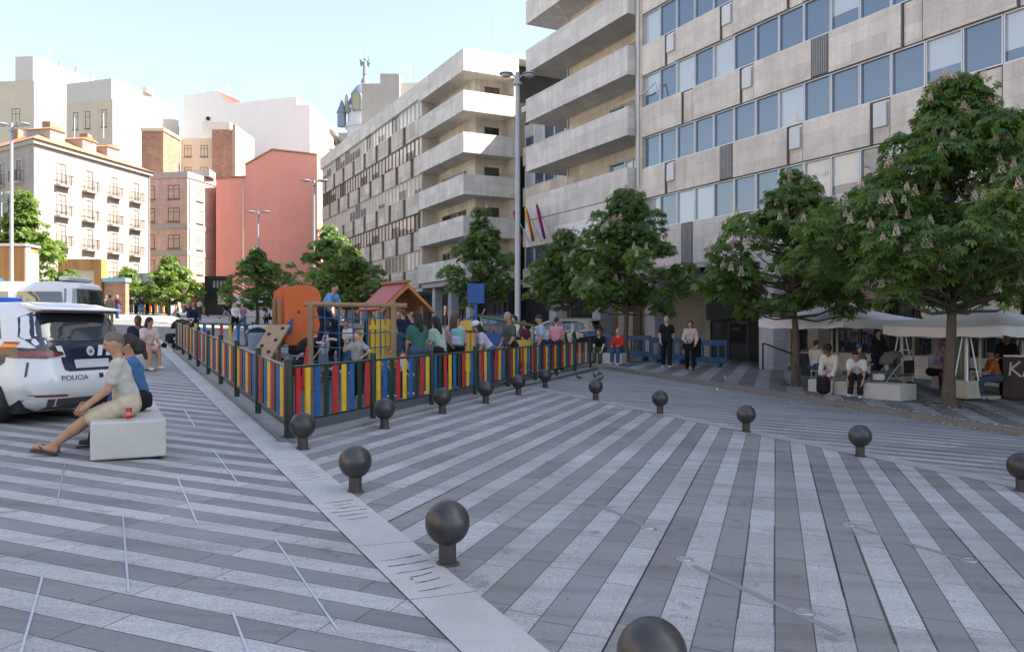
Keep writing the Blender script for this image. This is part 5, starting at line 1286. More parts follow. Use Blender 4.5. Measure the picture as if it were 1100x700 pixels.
# ------------------------------------------------------------------ terrace
m_canvas = mat('white_canvas', (.82, .82, .82), .8, 0, .05, 2, .1); m_cream2 = mat('cream_metal', (.50, .46, .36), .55, 0, .08, 4)
def parasol(label, x, y, hs, zt, za, yaw):
    t = thing('terrace_parasol', label, 'parasol', (x, y, zp(x, y) + .12), yaw, 'white terrace parasols'); g = zp(x, y) + .12; zt -= g; za -= g
    mb = MB(); N = 6; V = []
    cs = [(-hs, -hs), (hs, -hs), (hs, hs), (-hs, hs)]
    for s in range(4):
        a = Vector(cs[s]); b = Vector(cs[(s + 1) % 4]); o = len(mb.v)
        for i in range(N + 1):
            for j in range(N + 1):
                p = a.lerp(b, j / N) * (i / N); f = i / N; sag = .10 * math.sin(math.pi * f) * 1 + .09 * f * math.sin(math.pi * j / N)
                mb.v.append((p.x, p.y, za + (zt - za) * f - sag * .5))
        for i in range(N):
            for j in range(N): q = o + i * (N + 1) + j; mb.f.append((q, q + 1, q + N + 2, q + N + 1)); mb.mi.append(0)
        o2 = len(mb.v)
        for j in range(2 * N + 1):
            p = a.lerp(b, j / (2 * N)); z = zt - .045 * math.sin(math.pi * j / (2 * N)); w = 1 + (.012 if j % 2 else -.004)
            mb.v += [(p.x * 1.001, p.y * 1.001, z), (p.x * 1.004, p.y * 1.004, z - .25 + .02 * math.cos(j * 1.571))]
        for j in range(2 * N): q = o2 + 2 * j; mb.f.append((q, q + 2, q + 3, q + 1)); mb.mi.append(0)
    o = mb.build('canopy', m_canvas, t, True, angle=30)
    MB().tube([(0, 0, 0), (0, 0, za - .02)], .04, 10).build('pole', m_cream2, t, True); MB().box(-.35, .35, -.35, .35, -.02, .07).build('base', m_bench, t, bevel=.02)
    mb = MB()
    for c in cs: mb.bar((0, 0, za - .12), (c[0] * .97, c[1] * .97, zt - .03), .025)
    mb.build('ribs', m_cream2, t); mb = MB()
    for c in cs[:]: 
        if c[0] < 0: mb.tube([(c[0] * .92, c[1] * .92, 0), (c[0] * .92, c[1] * .92, zt - .05)], .028, 6)
    mb.build('side_poles', m_cream2, t)
    return t
yR = math.atan2(A.y, A.x)
parasol('white terrace parasol behind the second chestnut trunk, the left one', 9.95, 24.5, 1.62, 1.68, 2.2, yR + R(90))
parasol('white terrace parasol behind the largest chestnut trunk, the right one', 12.45, 21.3, 1.66, 1.48, 2.05, yR + R(90))
parasol('white terrace parasol mostly hidden between its two neighbours', 13.6, 24.4, 1.4, 1.42, 1.95, yR + R(90))
def heater(label, x, y):
    t = thing('patio_heater', label, 'patio heater', at(x, y, .12), R(20), 'pyramid patio heaters'); t.scale = (.9, .9, .80)
    MB().prism([(-.27, -.27), (.27, -.27), (.27, .27), (-.27, .27)], 0, .06).build('foot', m_iron, t)
    mb = MB(); mb.add([(-.25, -.25, .061), (.25, -.25, .061), (.25, .25, .061), (-.25, .25, .061), (-.21, -.21, .62), (.21, -.21, .62), (.21, .21, .62), (-.21, .21, .62)], [(0, 1, 5, 4), (1, 2, 6, 5), (2, 3, 7, 6), (3, 0, 4, 7), (4, 5, 6, 7), (3, 2, 1, 0)]); mb.build('base_box', m_cream2, t, bevel=.01)
    for sx in (-1, 1):
        for sy in (-1, 1): MB().bar((sx * .21, sy * .21, .62), (sx * .07, sy * .07, 2.0), .035).build('post', m_alu, t)
    MB().tube([(0, 0, .62), (0, 0, 1.95)], .055, 10).build('glass_tube', m_lens, t, True)
    MB().lathe([(.30, 2.0), (.12, 2.1), (0, 2.12)], 4).build('hood', m_iron, t)
heater('pyramid patio heater under the right parasol, next to the graffiti board', 11.55, 20.35)
heater('pyramid patio heater behind the right end of the pale bench', 11.2, 23.0)
heater('pyramid patio heater half hidden behind the graffiti board', 14.2, 22.3)
gp = G(1077, 428, .12)
sb = thing('terrace_board', 'brown terrace screen board with white graffiti at the right frame edge', 'screen board', gp, math.atan2(-.62, .78))
m_brownb = mat('brown_board', (.055, .032, .024), .6, 0, .15, 4); m_paint = mat('white_spray', (.62, .62, .60), .7, 0, .08, 20)
MB().box(0, 2.2, 0, .06, .04, 1.12).build('board', m_brownb, sb, bevel=.01); MB().box(.02, 2.18, -.015, .075, 1.121, 1.16).build('top_rail', m_alu, sb); MB().box(.1, .4, -.02, .08, .0, .039).box(1.7, 2.0, -.02, .08, 0, .039).build('foot', m_iron, sb)
def strokes(lines, w, y=-.004):
    mb = MB()
    for ln in lines:
        for k, (a, b) in enumerate(zip(ln, ln[1:])): mb.bar((a[0], y - .0004 * k, a[1]), (b[0], y - .0004 * k, b[1]), .004, w, up=(0, 1, 0)) if False else mb.tube([(a[0], y, a[1]), (b[0], y, b[1])], w / 2, 6)
    mb.v = [(x, y + (yy - y) * .12, z) for x, yy, z in mb.v]
    return mb
mb = strokes([[(.16, .62), (.19, .98)], [(.40, 1.0), (.20, .80), (.42, .60)], [(.46, .60), (.58, .96), (.68, .62)], [(.50, .74), (.65, .76)], [(.92, .92), (.82, .97), (.76, .90), (.80, .82), (.92, .76), (.94, .66), (.84, .60), (.74, .64)]], .045); mb.build('graffiti', m_paint, sb)
fp = thing('hanging_flowers', 'column of magenta flowers hanging by the parasol pole', 'flowers', (11.9, 21.9, zp(11.9, 21.9) + .12)); rr = random.Random(9); mb = MB()
m_mag = mat('magenta_petals', (.36, .04, .20), .7, 0, .3, 20)
for k in range(420):
    z = rr.uniform(.45, 1.75); r = .17 * rr.random() ** .5 * (1.15 - .3 * abs(z - 1.1)); a = rr.uniform(0, 6.28); c = Vector((r * math.cos(a), r * math.sin(a), z)); s = rr.uniform(.015, .035)
    v = [c + Vector((rr.uniform(-1, 1), rr.uniform(-1, 1), rr.uniform(-1, 1))) * s * 1.6 for _ in range(4)]; mb.cur = 0 if rr.random() < .8 else 1; mb.add(v, [(0, 1, 2), (0, 2, 3)])
mb.build('blossoms', [m_mag, m_leaf], fp); MB().tube([(0, 0, 0), (0, 0, 1.9)], .012, 5).build('stem', m_bark, fp)
for (x, y, lab) in ((10.6, 23.6, 'small dark terrace table under the left parasol'), (13.0, 22.2, 'small dark terrace table behind the magenta flowers')):
    t = thing('terrace_table', lab, 'table', at(x, y, .12), 0, 'terrace tables'); MB().lathe([(.36, .70), (.37, .715), (.36, .73)], 20).build('tabletop', m_iron, t); MB().tube([(0, 0, 0), (0, 0, .70)], .03, 8).build('pedestal', m_iron, t); MB().lathe([(.24, 0), (.24, .02), (.05, .04)], 16).build('foot', m_iron, t)
def chair(label, x, y, yaw, m):
    t = thing('terrace_chair', label, 'chair', at(x, y, .12), yaw, 'terrace chairs')
    MB().box(-.22, .22, -.22, .22, .43, .46).build('seat', m, t, bevel=.01); MB().box(-.22, .22, -.24, -.21, .50, .86).build('backrest', m, t, bevel=.01)
    for a in (-.2, .2):
        for b in (-.2, .2): MB().tube([(a, b, 0), (a, b, .43 if b > 0 else .86)], .012, 6).build('leg', m_alu, t)
    return t
chair('yellowish terrace chair left of the two people on the pale bench', 8.75, 22.6, R(200), m_cream2)
chair('dark terrace chair behind the pale bench under the parasols', 10.9, 22.4, R(30), m_iron)
hrl = thing('handrail', 'black sloping handrail beside the pillar left of the parasols', 'handrail', at(9.6, 29.8, .12)); MB().tube([(-.2, .2, 1.0), (1.3, -.9, .35), (1.3, -.9, -.2)], .035, 8).tube([(-.2, .2, 1.0), (-.2, .2, -.1)], .035, 8).build('rail', m_iron, hrl, True)
bn_ = thing('litter_bin', 'dark litter bin at the foot of the handrail', 'bin', at(10.2, 27.6, .12)); MB().lathe([(.22, 0), (.26, .8), (.27, .82), (.2, .9), (0, .92)], 16).build('bin_body', m_iron, bn_, True, angle=40); MB().lathe([(.275, .78), (.275, .80)], 16).build('band', m_alu, bn_)
pg = thing('pillar_graffiti', 'white scribbled graffiti running down the pillar by the handrail', 'graffiti', (F0[0], F0[1], 0), RB)
rr = random.Random(4); L = []
for k in range(6): z = .95 - k * .22; L.append([(18.3 + rr.uniform(0, .1), z), (18.45, z - .16), (18.3, z - .12), (18.48, z - .02), (18.36 + rr.uniform(0, .1), z - .2)])
mb = strokes(L, .035, QF + .02 - .004); mb.build('paint', m_paint, pg)

# ------------------------------------------------------------------ blue plastic barriers
m_bar = mat('barrier_blue', (.012, .085, .20), .45, 0, .1, 6)
bar0 = None
for k, (x, y, lab) in enumerate(((3.6, 33.6, 'blue plastic barrier left of the chestnut trunk, behind the person in red'), (4.95, 32.4, 'blue plastic barrier just right of the chestnut trunk'), (6.15, 31.2, 'blue plastic barrier between the walking man and the trunk'), (7.3, 30.0, 'blue plastic barrier right behind the walking couple'))):
    if bar0 is None:
        bar0 = thing('plastic_barrier', lab, 'barrier', at(x, y, .12), R(-45), 'blue plastic barriers before the shop')
        mb = MB(); W = 1.55
        mb.box(-W / 2, W / 2, -.035, .035, .80, 1.0).box(-W / 2, W / 2, -.035, .035, .16, .36)
        for q in range(6): x_ = -W / 2 + q * (W - .07) / 5; mb.box(x_, x_ + .07, -.03, .03, .36, .80)
        mb.box(-W / 2, -W / 2 + .05, -.036, .036, .36, .8).box(W / 2 - .05, W / 2, -.036, .036, .36, .8)
        mb.build('panel', m_bar, bar0, bevel=.012)
        for x_ in (-.5, .5): MB().box(x_ - .05, x_ + .05, -.22, .22, .0, .155).build('foot', m_bar, bar0, bevel=.02)
    else: copy_tree(bar0, at(x, y, .12), R(-45 + 4 * k), lab)

# ------------------------------------------------------------------ pigeons
m_pig = mat('pigeon_grey', (.10, .105, .125), .7, 0, .4, 18); m_pigd = mat('pigeon_dark', (.03, .032, .04), .6, 0, .2, 20); m_pigw = mat('pigeon_white', (.5, .5, .5), .7, 0, .2, 14); m_leg = mat('pigeon_leg', (.35, .12, .10), .6)
PIG = [((639, 407), 20, m_pigd, 'dark pigeon just right of the fence end post'), ((644, 404), 120, m_pig, 'grey pigeon pecking beside the fence end post'), ((645, 410), -70, m_pigd, 'dark pigeon nearest the fence end, below the other two'), ((622, 408.5), 60, m_pig, 'grey pigeon between the far bollard and the fence'), ((769, 421), 200, m_pigw, 'white and dark pigeon in the street below the walking couple'), ((781, 410), 100, m_pigw, 'pale pigeon on the kerb right of the walking couple'), ((843, 414), 10, m_pigd, 'dark pigeon beside the second chestnut trunk'), ((1060, 433), -30, m_pigd, 'dark pigeon on the pavement right of the largest trunk')]
for k, ((u, v), yw, m, lab) in enumerate(PIG):
    lift = .12 if v > 430 or u > 775 else 0
    p = G(u, v, lift); t = thing('pigeon', lab, 'pigeon', p, R(yw), 'pigeons'); t.scale = (.62, .62, .62)
    hz = .06 if k % 3 == 1 else .25
    ex = MB().tube([(0, .155, hz + .005), (0, .19, hz - .008)], [.008, .002], 5)
    ex.tube([(-.025, 0, .085), (-.025, .005, .0), (-.025, .04, .002)], .005, 4).tube([(.025, 0, .085), (.025, .005, 0), (.025, .04, .002)], .005, 4); ex.mi = [1] * len(ex.f)
    add_surface('body', [ell((0, 0, .145), (.062, .115, .062)), seg((0, .07, .16), (0, .125, hz), .045, .03), ell((0, .13, hz), (.028, .034, .028)), seg((0, -.08, .13), (0, -.19, .10), .035, .016)], .014, [m, m_leg], t, .03, (), ex)
    for sx in (-1, 1): add_surface('wing', [seg((sx * .05, .06, .165), (sx * .03, -.14, .13), .03, .012)], .014, [m_pigd if m is not m_pigd else m_pig], t, .01)
# fallen petals and dry leaves along the kerb
rg = np.random.default_rng(4); V = []; F = []; MI = []
def bits(n, fn, size):
    for k in range(n):
        x, y, l = fn(); s = size * rg.uniform(.5, 1.4); a = rg.uniform(0, 6.28); z = zp(x, y) + l + .006; o = len(V)
        for q in range(4): V.append((x + s * math.cos(a + q * 1.57) * (1 if q % 2 else .6), y + s * math.sin(a + q * 1.57), z + rg.uniform(0, .012)))
        F.append((o, o + 1, o + 2, o + 3)); MI.append(int(rg.random() < .3))
def onkerb():
    s = rg.uniform(20, 44) - 10; p = K1 + KD * s; q = p + KN * (rg.normal(.05, .10)); l = .124 if (q - K1).dot(KN) > 0 else .0
    return q.x, q.y, l
def roundtree():
    a = rg.uniform(0, 6.28); r = abs(rg.normal(0, 1.5)); x = 9.8 + r * math.cos(a); y = 18.3 + r * math.sin(a); d = (Vector((x, y)) - K1).dot(KN); return x, y, .124 if d > 0 else 0
def tree2_():
    a = rg.uniform(0, 6.28); r = abs(rg.normal(0, 1.1)); x = 8.0 + r * math.cos(a); y = 22.5 + r * math.sin(a); d = (Vector((x, y)) - K1).dot(KN); return x, y, .124 if d > 0 else 0
bits(1500, onkerb, .030); bits(700, roundtree, .026); bits(260, tree2_, .022)
m_pet = mat('fallen_petal', (.70, .64, .56), .9); m_dry = mat('dry_leaf', (.25, .17, .09), .9)
o = bpy.data.objects.new('fallen_petals', raw_mesh('fallen_petals', V, F, [m_pet, m_dry], MI)); link(o); tag(o, 'pale petals and dry leaves scattered along the sidewalk kerb', 'petals'); o['kind'] = 'stuff'
V = []; F = []; MI = []
def near(): return rg.uniform(-4.5, 5.5), rg.uniform(3.6, 12), 0
bits(110, near, .012)
o = bpy.data.objects.new('paving_litter', raw_mesh('paving_litter', V, F, [m_dry, m_dry], MI)); link(o); tag(o, 'tiny dry leaf scraps lying on the striped paving', 'litter'); o['kind'] = 'stuff'
mb = MB()
for (x, y, r) in ((10.0, 18.35, .55), (8.05, 22.7, .45), (4.45, 31.1, .5)):
    pts = [at(x + r * math.cos(k * .785) * rr.uniform(.8, 1.2), y + r * math.sin(k * .785) * rr.uniform(.8, 1.2), .121) for k in range(8)]; mb.add(pts, [tuple(range(8))])
structure(mb.build('tree_pits', mat('pit_soil', (.07, .055, .04), .95, 0, .4, 6, .4)))
# ------------------------------------------------------------------ people
def pp(u, d, lift=0): x = (u - 550) / 860 * d; return at(x, d, lift)
ST = ((0, 0), (0, 0)); WALK = ((22, 8), (-16, 22)); STAND = ((3, 4), (-2, 2))
# the man and the woman on the near bench
bench0 = Vector((fr0.x, fr0.y)); BL = Vector((-A.y, A.x))                    # BL: towards the left of the bench
pm = bench0 + A * .50 + BL * .37; yb = yaw_to(BL.x, BL.y)
t, J = person('man in grey tee, beige shorts and flip-flops seated at the concrete bench end', at(pm.x, pm.y), yb + R(-4), 1.76, sit=.43, lean=10, legs=((71, 21), (67, 14)), arms=((30, 30, 2), (32, 28, 0)),
   shirt=C_['palegrey'], pants=C_['beige'], skin='tan', hair='greybrown', sleeve='short', leg='short', res=.014, head=(14, 8), girth=1.0, style='short')
for (k, an, toe) in J['legs']:
    fd = (toe - an); fd.z = 0; fd.normalize(); a = an - fd * .085; dn = (toe - an).normalized()
    q = [seg(an - fd * .07 - Vector((0, 0, .078)), toe + fd * .03 - Vector((0, 0, .028)), .030, .034)]
    mb = MB(); n = dn.cross(Vector((1, 0, 0))).normalized(); n = n if n.z > 0 else -n
    p0 = an - fd * .065 - n * .085; p1 = toe + dn * .045 - n * .034
    mb.bar(p0, p1, .095, .024, up=n); o = mb.build('flip_flop', mat('sandal_brown', (.06, .035, .03), .8), t, bevel=.02)
    mb = MB(); b0 = p0.lerp(p1, .78) + n * .05; 
    for sx in (-1, 1): mb.tube([p0.lerp(p1, .5) + Vector((sx * .046, 0, 0)) + n * .012, p0.lerp(p1, .62) + Vector((sx * .034, 0, 0)) + n * .055, b0], .008, 6)
    mb.build('strap', m_iron, o, True)
mb = MB(); s_ = J['s']; nb = J['nb']; U = J['U']; ch = J['chest']
mb.tube([nb + Vector((.12, -.01, .0)), ch + Vector((.02, -.125, .05)), J['pel'] + Vector((-.14, -.10, .20))], .011, 6)
bagp = thing('can', 'red drinks can standing on the near end of the concrete bench', 'drinks can', Vector(at(*(bench0 + A * .10 + BL * .37))) + Vector((0, 0, .43)))
m_can = mat('can_red', (.42, .015, .02), .3, .3, .05, 20)
MB().lathe([(.026, 0), (.033, .008), (.033, .108), (.026, .12)], 20).build('can_body', m_can, bagp, True, angle=40); MB().lathe([(.026, .12), (.027, .123), (.022, .121), (0, .121)], 20).build('lid', m_steel, bagp); MB().lathe([(.0334, .04), (.0334, .075)], 20).build('label_band', mat('can_label', (.55, .2, .2), .4), bagp)
pw = bench0 + A * 1.08 + BL * .24
person('woman with a dark ponytail in blue denim shirt seated beside the man in sandals', at(pw.x, pw.y), yb + R(6), 1.66, sit=.43, lean=9, legs=((76, 62), (84, 80)), arms=((26, 26, 2), (28, 24, 2)), shirt=C_['blue'], pants=C_['black'], shoes=SHB, skin='tan', hair='dark', style='pony', sleeve='long', res=.018, head=(8, -10))
hb_ = thing('handbag', 'small black handbag on the bench behind the woman in blue', 'bag', Vector(at(*(bench0 + A * 1.05 + BL * .14))) + Vector((0, 0, .435)), yb)
add_surface('bag_body', [box_((0, 0, .09), (.13, .05, .09), .04)], .02, [m_fab], hb_, .02); MB().tube([(-.1, 0, .15), (-.05, .05, .2), (.05, .05, .2), (.1, 0, .15)], .008, 6).build('handle', m_fab, hb_, True)
# two girls on the second bench, facing the fence
b2 = Vector((bx, by)); yf = yaw_to(.75, -.66)
q = b2 + A * .25 + BL * .22
person('girl with long dark hair in pale pink tee and shorts on the second bench', at(q.x, q.y), yf, 1.60, sit=.43, lean=14, legs=((84, 74), (80, 70)), arms=((32, 50, 4), (36, 52, 4)), shirt=C_['palepink'], pants=C_['pink'], shoes=SHW, skin='tan', hair='black', style='long', leg='short', res=.02, head=(10, 20))
q = b2 + A * .75 + BL * .42
person('girl in navy and white top leaning to her friend on the second bench', at(q.x, q.y), yf + R(-15), 1.62, sit=.43, lean=10, legs=((84, 84), (86, 80)), arms=((30, 70, 4), (26, 60, 4)), shirt=C_['navy'], pants=C_['denim'], shoes=SHW, skin='brown', hair='brown', style='pony', sleeve='short', res=.02, head=(10, -30))
# walking couple on the right pavement
wc = yaw_to(-.25, -1)
person('man in black tee and black trousers walking with white shoes', pp(716, 28.0, .12), wc, 1.80, legs=((14, 6), (-8, 10)), arms=((-10, 16, 10), (14, 18, 10)), shirt=C_['black'], pants=C_['black'], shoes=SHW, skin='fair', hair='grey', res=.022, group=None)
person('woman in pink blouse, black skirt and tights walking beside the man in black', pp(741.5, 27.6, .12), wc, 1.68, legs=((10, 4), (-8, 12)), arms=((16, 22, 12), (10, 46, 14)), shirt=C_['palepink'], pants=C_['black'], shoes=SHB, skin='pink', hair='brown', style='long', sleeve='long', leg='long', res=.022)
hb_ = thing('handbag', 'black handbag held in front of the walking woman', 'bag', Vector(pp(738, 27.25, .12)) + Vector((0, 0, .72)), wc); add_surface('bag_body', [box_((0, 0, .09), (.17, .05, .10), .04)], .02, [m_fab], hb_, .02); MB().tube([(-.13, 0, .17), (-.05, 0, .38), (.05, 0, .38), (.13, 0, .17)], .009, 6).build('handle', m_fab, hb_, True)
hb_ = thing('jacket', 'black jacket hanging from the walking woman arm', 'jacket', Vector(pp(750.5, 27.5, .12)) + Vector((0, 0, .55)), wc); add_surface('cloth', [seg((0, 0, .5), (.02, 0, 0), .09, .11), seg((.05, 0, .45), (.08, .02, .1), .06, .07)], .025, [C_['black']], hb_, .04)
# the pair at the fence end
yq = yaw_to(-.43, -.9)
person('person in black top with long brown hair seated at the fence end', at(3.25, 29.15, .12), yq, 1.68, sit=.42, lean=26, legs=((84, 78), (88, 80)), arms=((40, 30, 2), (38, 36, 2)), shirt=C_['black'], pants=C_['dkgreen'], shoes=SHB, skin='pink', hair='brown', style='long', res=.024)
person('person in red top and jeans seated by the trunk at the fence end', at(3.85, 28.9, .12), yq, 1.66, sit=.42, lean=8, legs=((84, 84), (86, 80)), arms=((28, 60, 6), (28, 58, 6)), shirt=C_['red'], pants=C_['denim'], shoes=SHW, skin='fair', hair='blond', sleeve='long', res=.024)
# the pale bench on the right
rb0 = Vector((rc.x + .59, rc.y + .40)); RL = Vector((-RBD.y, RBD.x)); yr_ = yaw_to(RL.x, RL.y)
q = rb0 + RBD * 1.95 + RL * .42
person('person with curly black hair in pale clothes seated on the pale bench', at(q.x, q.y, .12), yr_ + R(10), 1.74, sit=.42, lean=30, legs=((80, 74), (86, 92)), arms=((46, 26, 2), (44, 34, 2)), shirt=C_['cream'], pants=C_['palepink'], shoes=SHW, skin='brown', hair='black', style='curly', sleeve='long', res=.02, head=(18, -10))
q = rb0 + RBD * 1.25 + RL * .40
person('person in white tee and black trousers bending forward on the pale bench', at(q.x, q.y, .12), yr_ + R(22), 1.68, sit=.42, lean=40, legs=((82, 78), (84, 70)), arms=((52, 20, 2), (50, 26, 0)), shirt=C_['white'], pants=C_['black'], shoes=SHW, skin='tan', hair='black', res=.02, head=(22, 10))
q = rb0 + RBD * 1.62 + RL * -.18
person('child with a royal blue cap standing behind the pale bench between the two', at(q.x, q.y, .12), yr_ + R(160), 1.25, legs=STAND, arms=((30, 40, 4), (30, 40, 4)), shirt=C_['brown'], pants=C_['denim'], shoes=SHB, skin='fair', hat=C_['royal'], res=.024)
q = rb0 + RBD * 1.86 + RL * .98
bp = thing('backpack', 'black backpack on the ground between the legs of the person in pale trousers', 'backpack', at(q.x, q.y, .12), yr_)
add_surface('bag_body', [box_((0, 0, .22), (.17, .11, .21), .09), box_((0, .09, .15), (.12, .06, .11), .05)], .02, [m_fab], bp, .04); MB().tube([(-.04, 0, .43), (0, 0, .48), (.04, 0, .43)], .009, 6).build('handle', m_fab, bp, True)
q = rb0 + RBD * .85 + RL * .20
bp = thing('shoulder_bag', 'small white bag lying on the pale bench', 'bag', Vector(at(q.x, q.y, .12)) + Vector((0, 0, .425)), yr_ + R(20)); add_surface('bag_body', [box_((0, 0, .08), (.14, .06, .08), .04)], .02, [C_['white']], bp, .03); MB().tube([(-.1, 0, .14), (0, .02, .24), (.1, 0, .14)], .008, 6).build('strap', m_fab, bp, True)
# terrace
person('person in black coat standing by the stroller under the parasols', at(10.6, 23.2, .12), yaw_to(.4, -1), 1.70, legs=STAND, arms=((24, 40, 6), (24, 40, 6)), shirt=C_['black'], pants=C_['navy'], shoes=SHB, skin='pink', hair='dark', style='long', sleeve='long', res=.026)
person('person in pale yellow top seated at the terrace left of the pale bench', at(8.6, 22.75, .12), yaw_to(.8, .6), 1.60, sit=.45, lean=8, legs=((84, 84), (86, 84)), arms=((24, 60, 6), (24, 60, 6)), shirt=C_['cream'], pants=C_['denim'], shoes=SHB, skin='fair', hair='dark', res=.026)
person('waiter in dark clothes standing in the shade behind the graffiti board', at(13.6, 22.0, .12), yaw_to(-.6, -.8), 1.74, legs=STAND, arms=((6, 30, 8), (20, 60, 6)), shirt=C_['black'], pants=C_['black'], shoes=SHB, skin='tan', hair='black', res=.028)
person('person in orange-brown top seated at a terrace table behind the patio heater', at(12.9, 21.3, .12), yaw_to(-.9, .2), 1.66, sit=.45, lean=14, legs=((84, 84), (86, 70)), arms=((40, 40, 4), (36, 50, 4)), shirt=cloth('rust', (.40, .12, .04)), pants=C_['denim'], shoes=SHB, skin='tan', hair='dark', res=.028)
person('person in grey-blue top seated beyond the magenta flowers', at(12.2, 23.2, .12), yaw_to(.3, -1), 1.66, sit=.45, lean=10, legs=((84, 84), (86, 84)), arms=((30, 60, 4), (30, 60, 4)), shirt=C_['skyblue'], pants=C_['black'], shoes=SHB, skin='fair', hair='grey', res=.028)
# playground
person('woman in dark green top and jeans, long black hair, behind the fence', pp(450, 16.4), yaw_to(-.5, .6), 1.70, legs=STAND, lean=8, arms=((16, 10, 6), (8, 10, 8)), shirt=C_['teal'], pants=C_['denim'], shoes=SHW, skin='tan', hair='black', style='long', res=.022, head=(10, 20))
person('woman in mint tee with dark hair bending over the fence side', pp(474, 17.2), yaw_to(-.6, .4), 1.64, lean=14, legs=((8, 4), (4, 4)), arms=((20, 14, 6), (14, 20, 6)), shirt=C_['mint'], pants=C_['black'], shoes=SHW, skin='tan', hair='black', style='long', res=.022, head=(10, -10))
person('woman in pale pink jacket with brown hair carrying a pastel backpack', pp(489, 17.9), yaw_to(.2, 1), 1.68, legs=STAND, arms=((8, 40, 8), (10, 40, 8)), shirt=C_['pink'], pants=C_['black'], shoes=SHW, skin='pink', hair='brown', style='long', sleeve='long', res=.022, head=(0, -40))
q = Vector(pp(491.5, 17.62)); bp = thing('backpack', 'pastel green and lilac backpack worn by the woman in the pink jacket', 'backpack', q + Vector((0, 0, .98)), yaw_to(.2, 1))
add_surface('bag_body', [box_((0, 0, .20), (.15, .08, .20), .07)], .022, [cloth('pastel_green', (.20, .42, .38))], bp, .03); add_surface('front_pocket', [box_((0, -.09, .13), (.11, .035, .10), .03)], .02, [C_['lilac']], bp, .02)
person('woman in white cap and lilac tee stooping behind the fence', pp(527, 18.2), yaw_to(-.9, -.3), 1.64, lean=34, legs=((16, 10), (6, 10)), arms=((40, 16, 4), (34, 24, 4)), shirt=C_['lilac'], pants=C_['denim'], shoes=SHW, skin='tan', hair='black', style='long', hat=C_['white'], res=.022, head=(6, 0))
person('grey-haired man in olive tee standing at the fence', pp(549, 19.8), yaw_to(-.8, -.5), 1.78, legs=STAND, lean=6, arms=((12, 30, 8), (10, 36, 8)), shirt=C_['olive'], pants=C_['black'], shoes=SHB, skin='tan', hair='grey', res=.022, head=(16, 10), girth=1.05)
person('man in pale blue shirt facing left behind the middle of the fence', pp(584, 22.6), yaw_to(-1, -.1), 1.76, legs=STAND, lean=10, arms=((10, 20, 8), (14, 20, 8)), shirt=C_['skyblue'], pants=C_['navy'], shoes=SHB, skin='tan', hair='dark', res=.024, head=(12, 0), girth=1.05)
person('person in pink tee seen from behind by the strollers', pp(597, 24.8), yaw_to(.3, 1), 1.70, legs=STAND, lean=8, arms=((14, 30, 8), (14, 30, 8)), shirt=cloth('rose', (.60, .26, .30)), pants=C_['navy'], shoes=SHW, skin='fair', hair='dark', res=.024)
person('woman with dark hair in white top beyond the green play platform', pp(552.5, 26.0), yaw_to(-.6, -.6), 1.68, legs=STAND, arms=((14, 30, 8), (14, 30, 8)), shirt=C_['white'], pants=C_['black'], shoes=SHW, skin='fair', hair='black', style='long', res=.026)
person('person in plum top between the olive tee man and the pale blue shirt', pp(563, 25.0), yaw_to(.6, -.6), 1.55, legs=STAND, arms=((20, 40, 6), (20, 40, 6)), shirt=C_['plum'], pants=C_['denim'], shoes=SHW, skin='tan', hair='brown', res=.026)
q = Vector(pp(348, 17.0)); person('boy in blue and white top climbing on top of the net frame', (q.x, q.y, q.z + .92), yaw_to(.75, -.3), 1.36, lean=36, legs=((40, 60), (8, 30)), arms=((50, 10, 12), (44, 16, 12)), shirt=cloth('boy_blue', (.14, .30, .58)), pants=C_['navy'], shoes=SHW, skin='tan', hair='dark', res=.02, head=(-10, 0))
q = Vector(pp(362, 17.4)); person('child in navy with striped sleeves climbing the rope net', (q.x, q.y, q.z + .30), yaw_to(-.5, .8), 1.22, lean=12, legs=((34, 50), (4, 14)), arms=((100, 30, 10), (70, 40, 10)), shirt=C_['navy'], pants=C_['black'], shoes=SHW, skin='fair', hair='dark', sleeve='long', res=.02)
person('boy in white tee and bright jeans standing beyond the rope net', pp(371.5, 20.6), yaw_to(.2, -1), 1.38, legs=STAND, arms=((24, 60, 6), (20, 50, 6)), shirt=C_['white'], pants=C_['blue'], shoes=SHW, skin='tan', hair='dark', res=.022)
person('child in grey tee reaching sideways in front of the rope net', pp(384, 15.4), yaw_to(-.4, -.9), 1.26, legs=STAND, arms=((10, 10, 56), (60, 100, 10)), shirt=C_['grey'], pants=C_['black'], shoes=SHW, skin='fair', hair='greybrown', res=.02)
q = Vector(pp(433, 17.6)); person('boy in navy vest and jeans standing on the playhouse step', (q.x, q.y, q.z + .52), yaw_to(-.5, .8), 1.20, legs=STAND, arms=((60, 20, 8), (30, 30, 8)), shirt=C_['navy'], pants=C_['denim'], shoes=SHW, skin='fair', hair='brown', sleeve='long', res=.02)
person('toddler in blue top beside the woman in dark green', pp(432, 15.4), yaw_to(.8, -.3), .92, legs=STAND, arms=((20, 30, 6), (20, 30, 6)), shirt=C_['skyblue'], pants=C_['navy'], shoes=SHW, skin='pink', hair='brown', res=.02)
person('toddler in khaki top under the slotted yellow panel', pp(419, 15.9), yaw_to(.6, -.6), .95, legs=STAND, arms=((30, 30, 6), (20, 30, 6)), shirt=C_['khaki'], pants=C_['denim'], shoes=SHW, skin='tan', hair='brown', res=.02)
q = Vector(pp(517, 23.2)); person('child in black sitting high on the green play platform', (q.x, q.y, q.z + 1.36), yaw_to(-.3, -1), 1.20, sit=.28, lean=14, legs=((80, 60), (80, 70)), arms=((30, 30, 6), (30, 30, 6)), shirt=C_['black'], pants=C_['black'], shoes=SHB, skin='tan', hair='brown', res=.022)
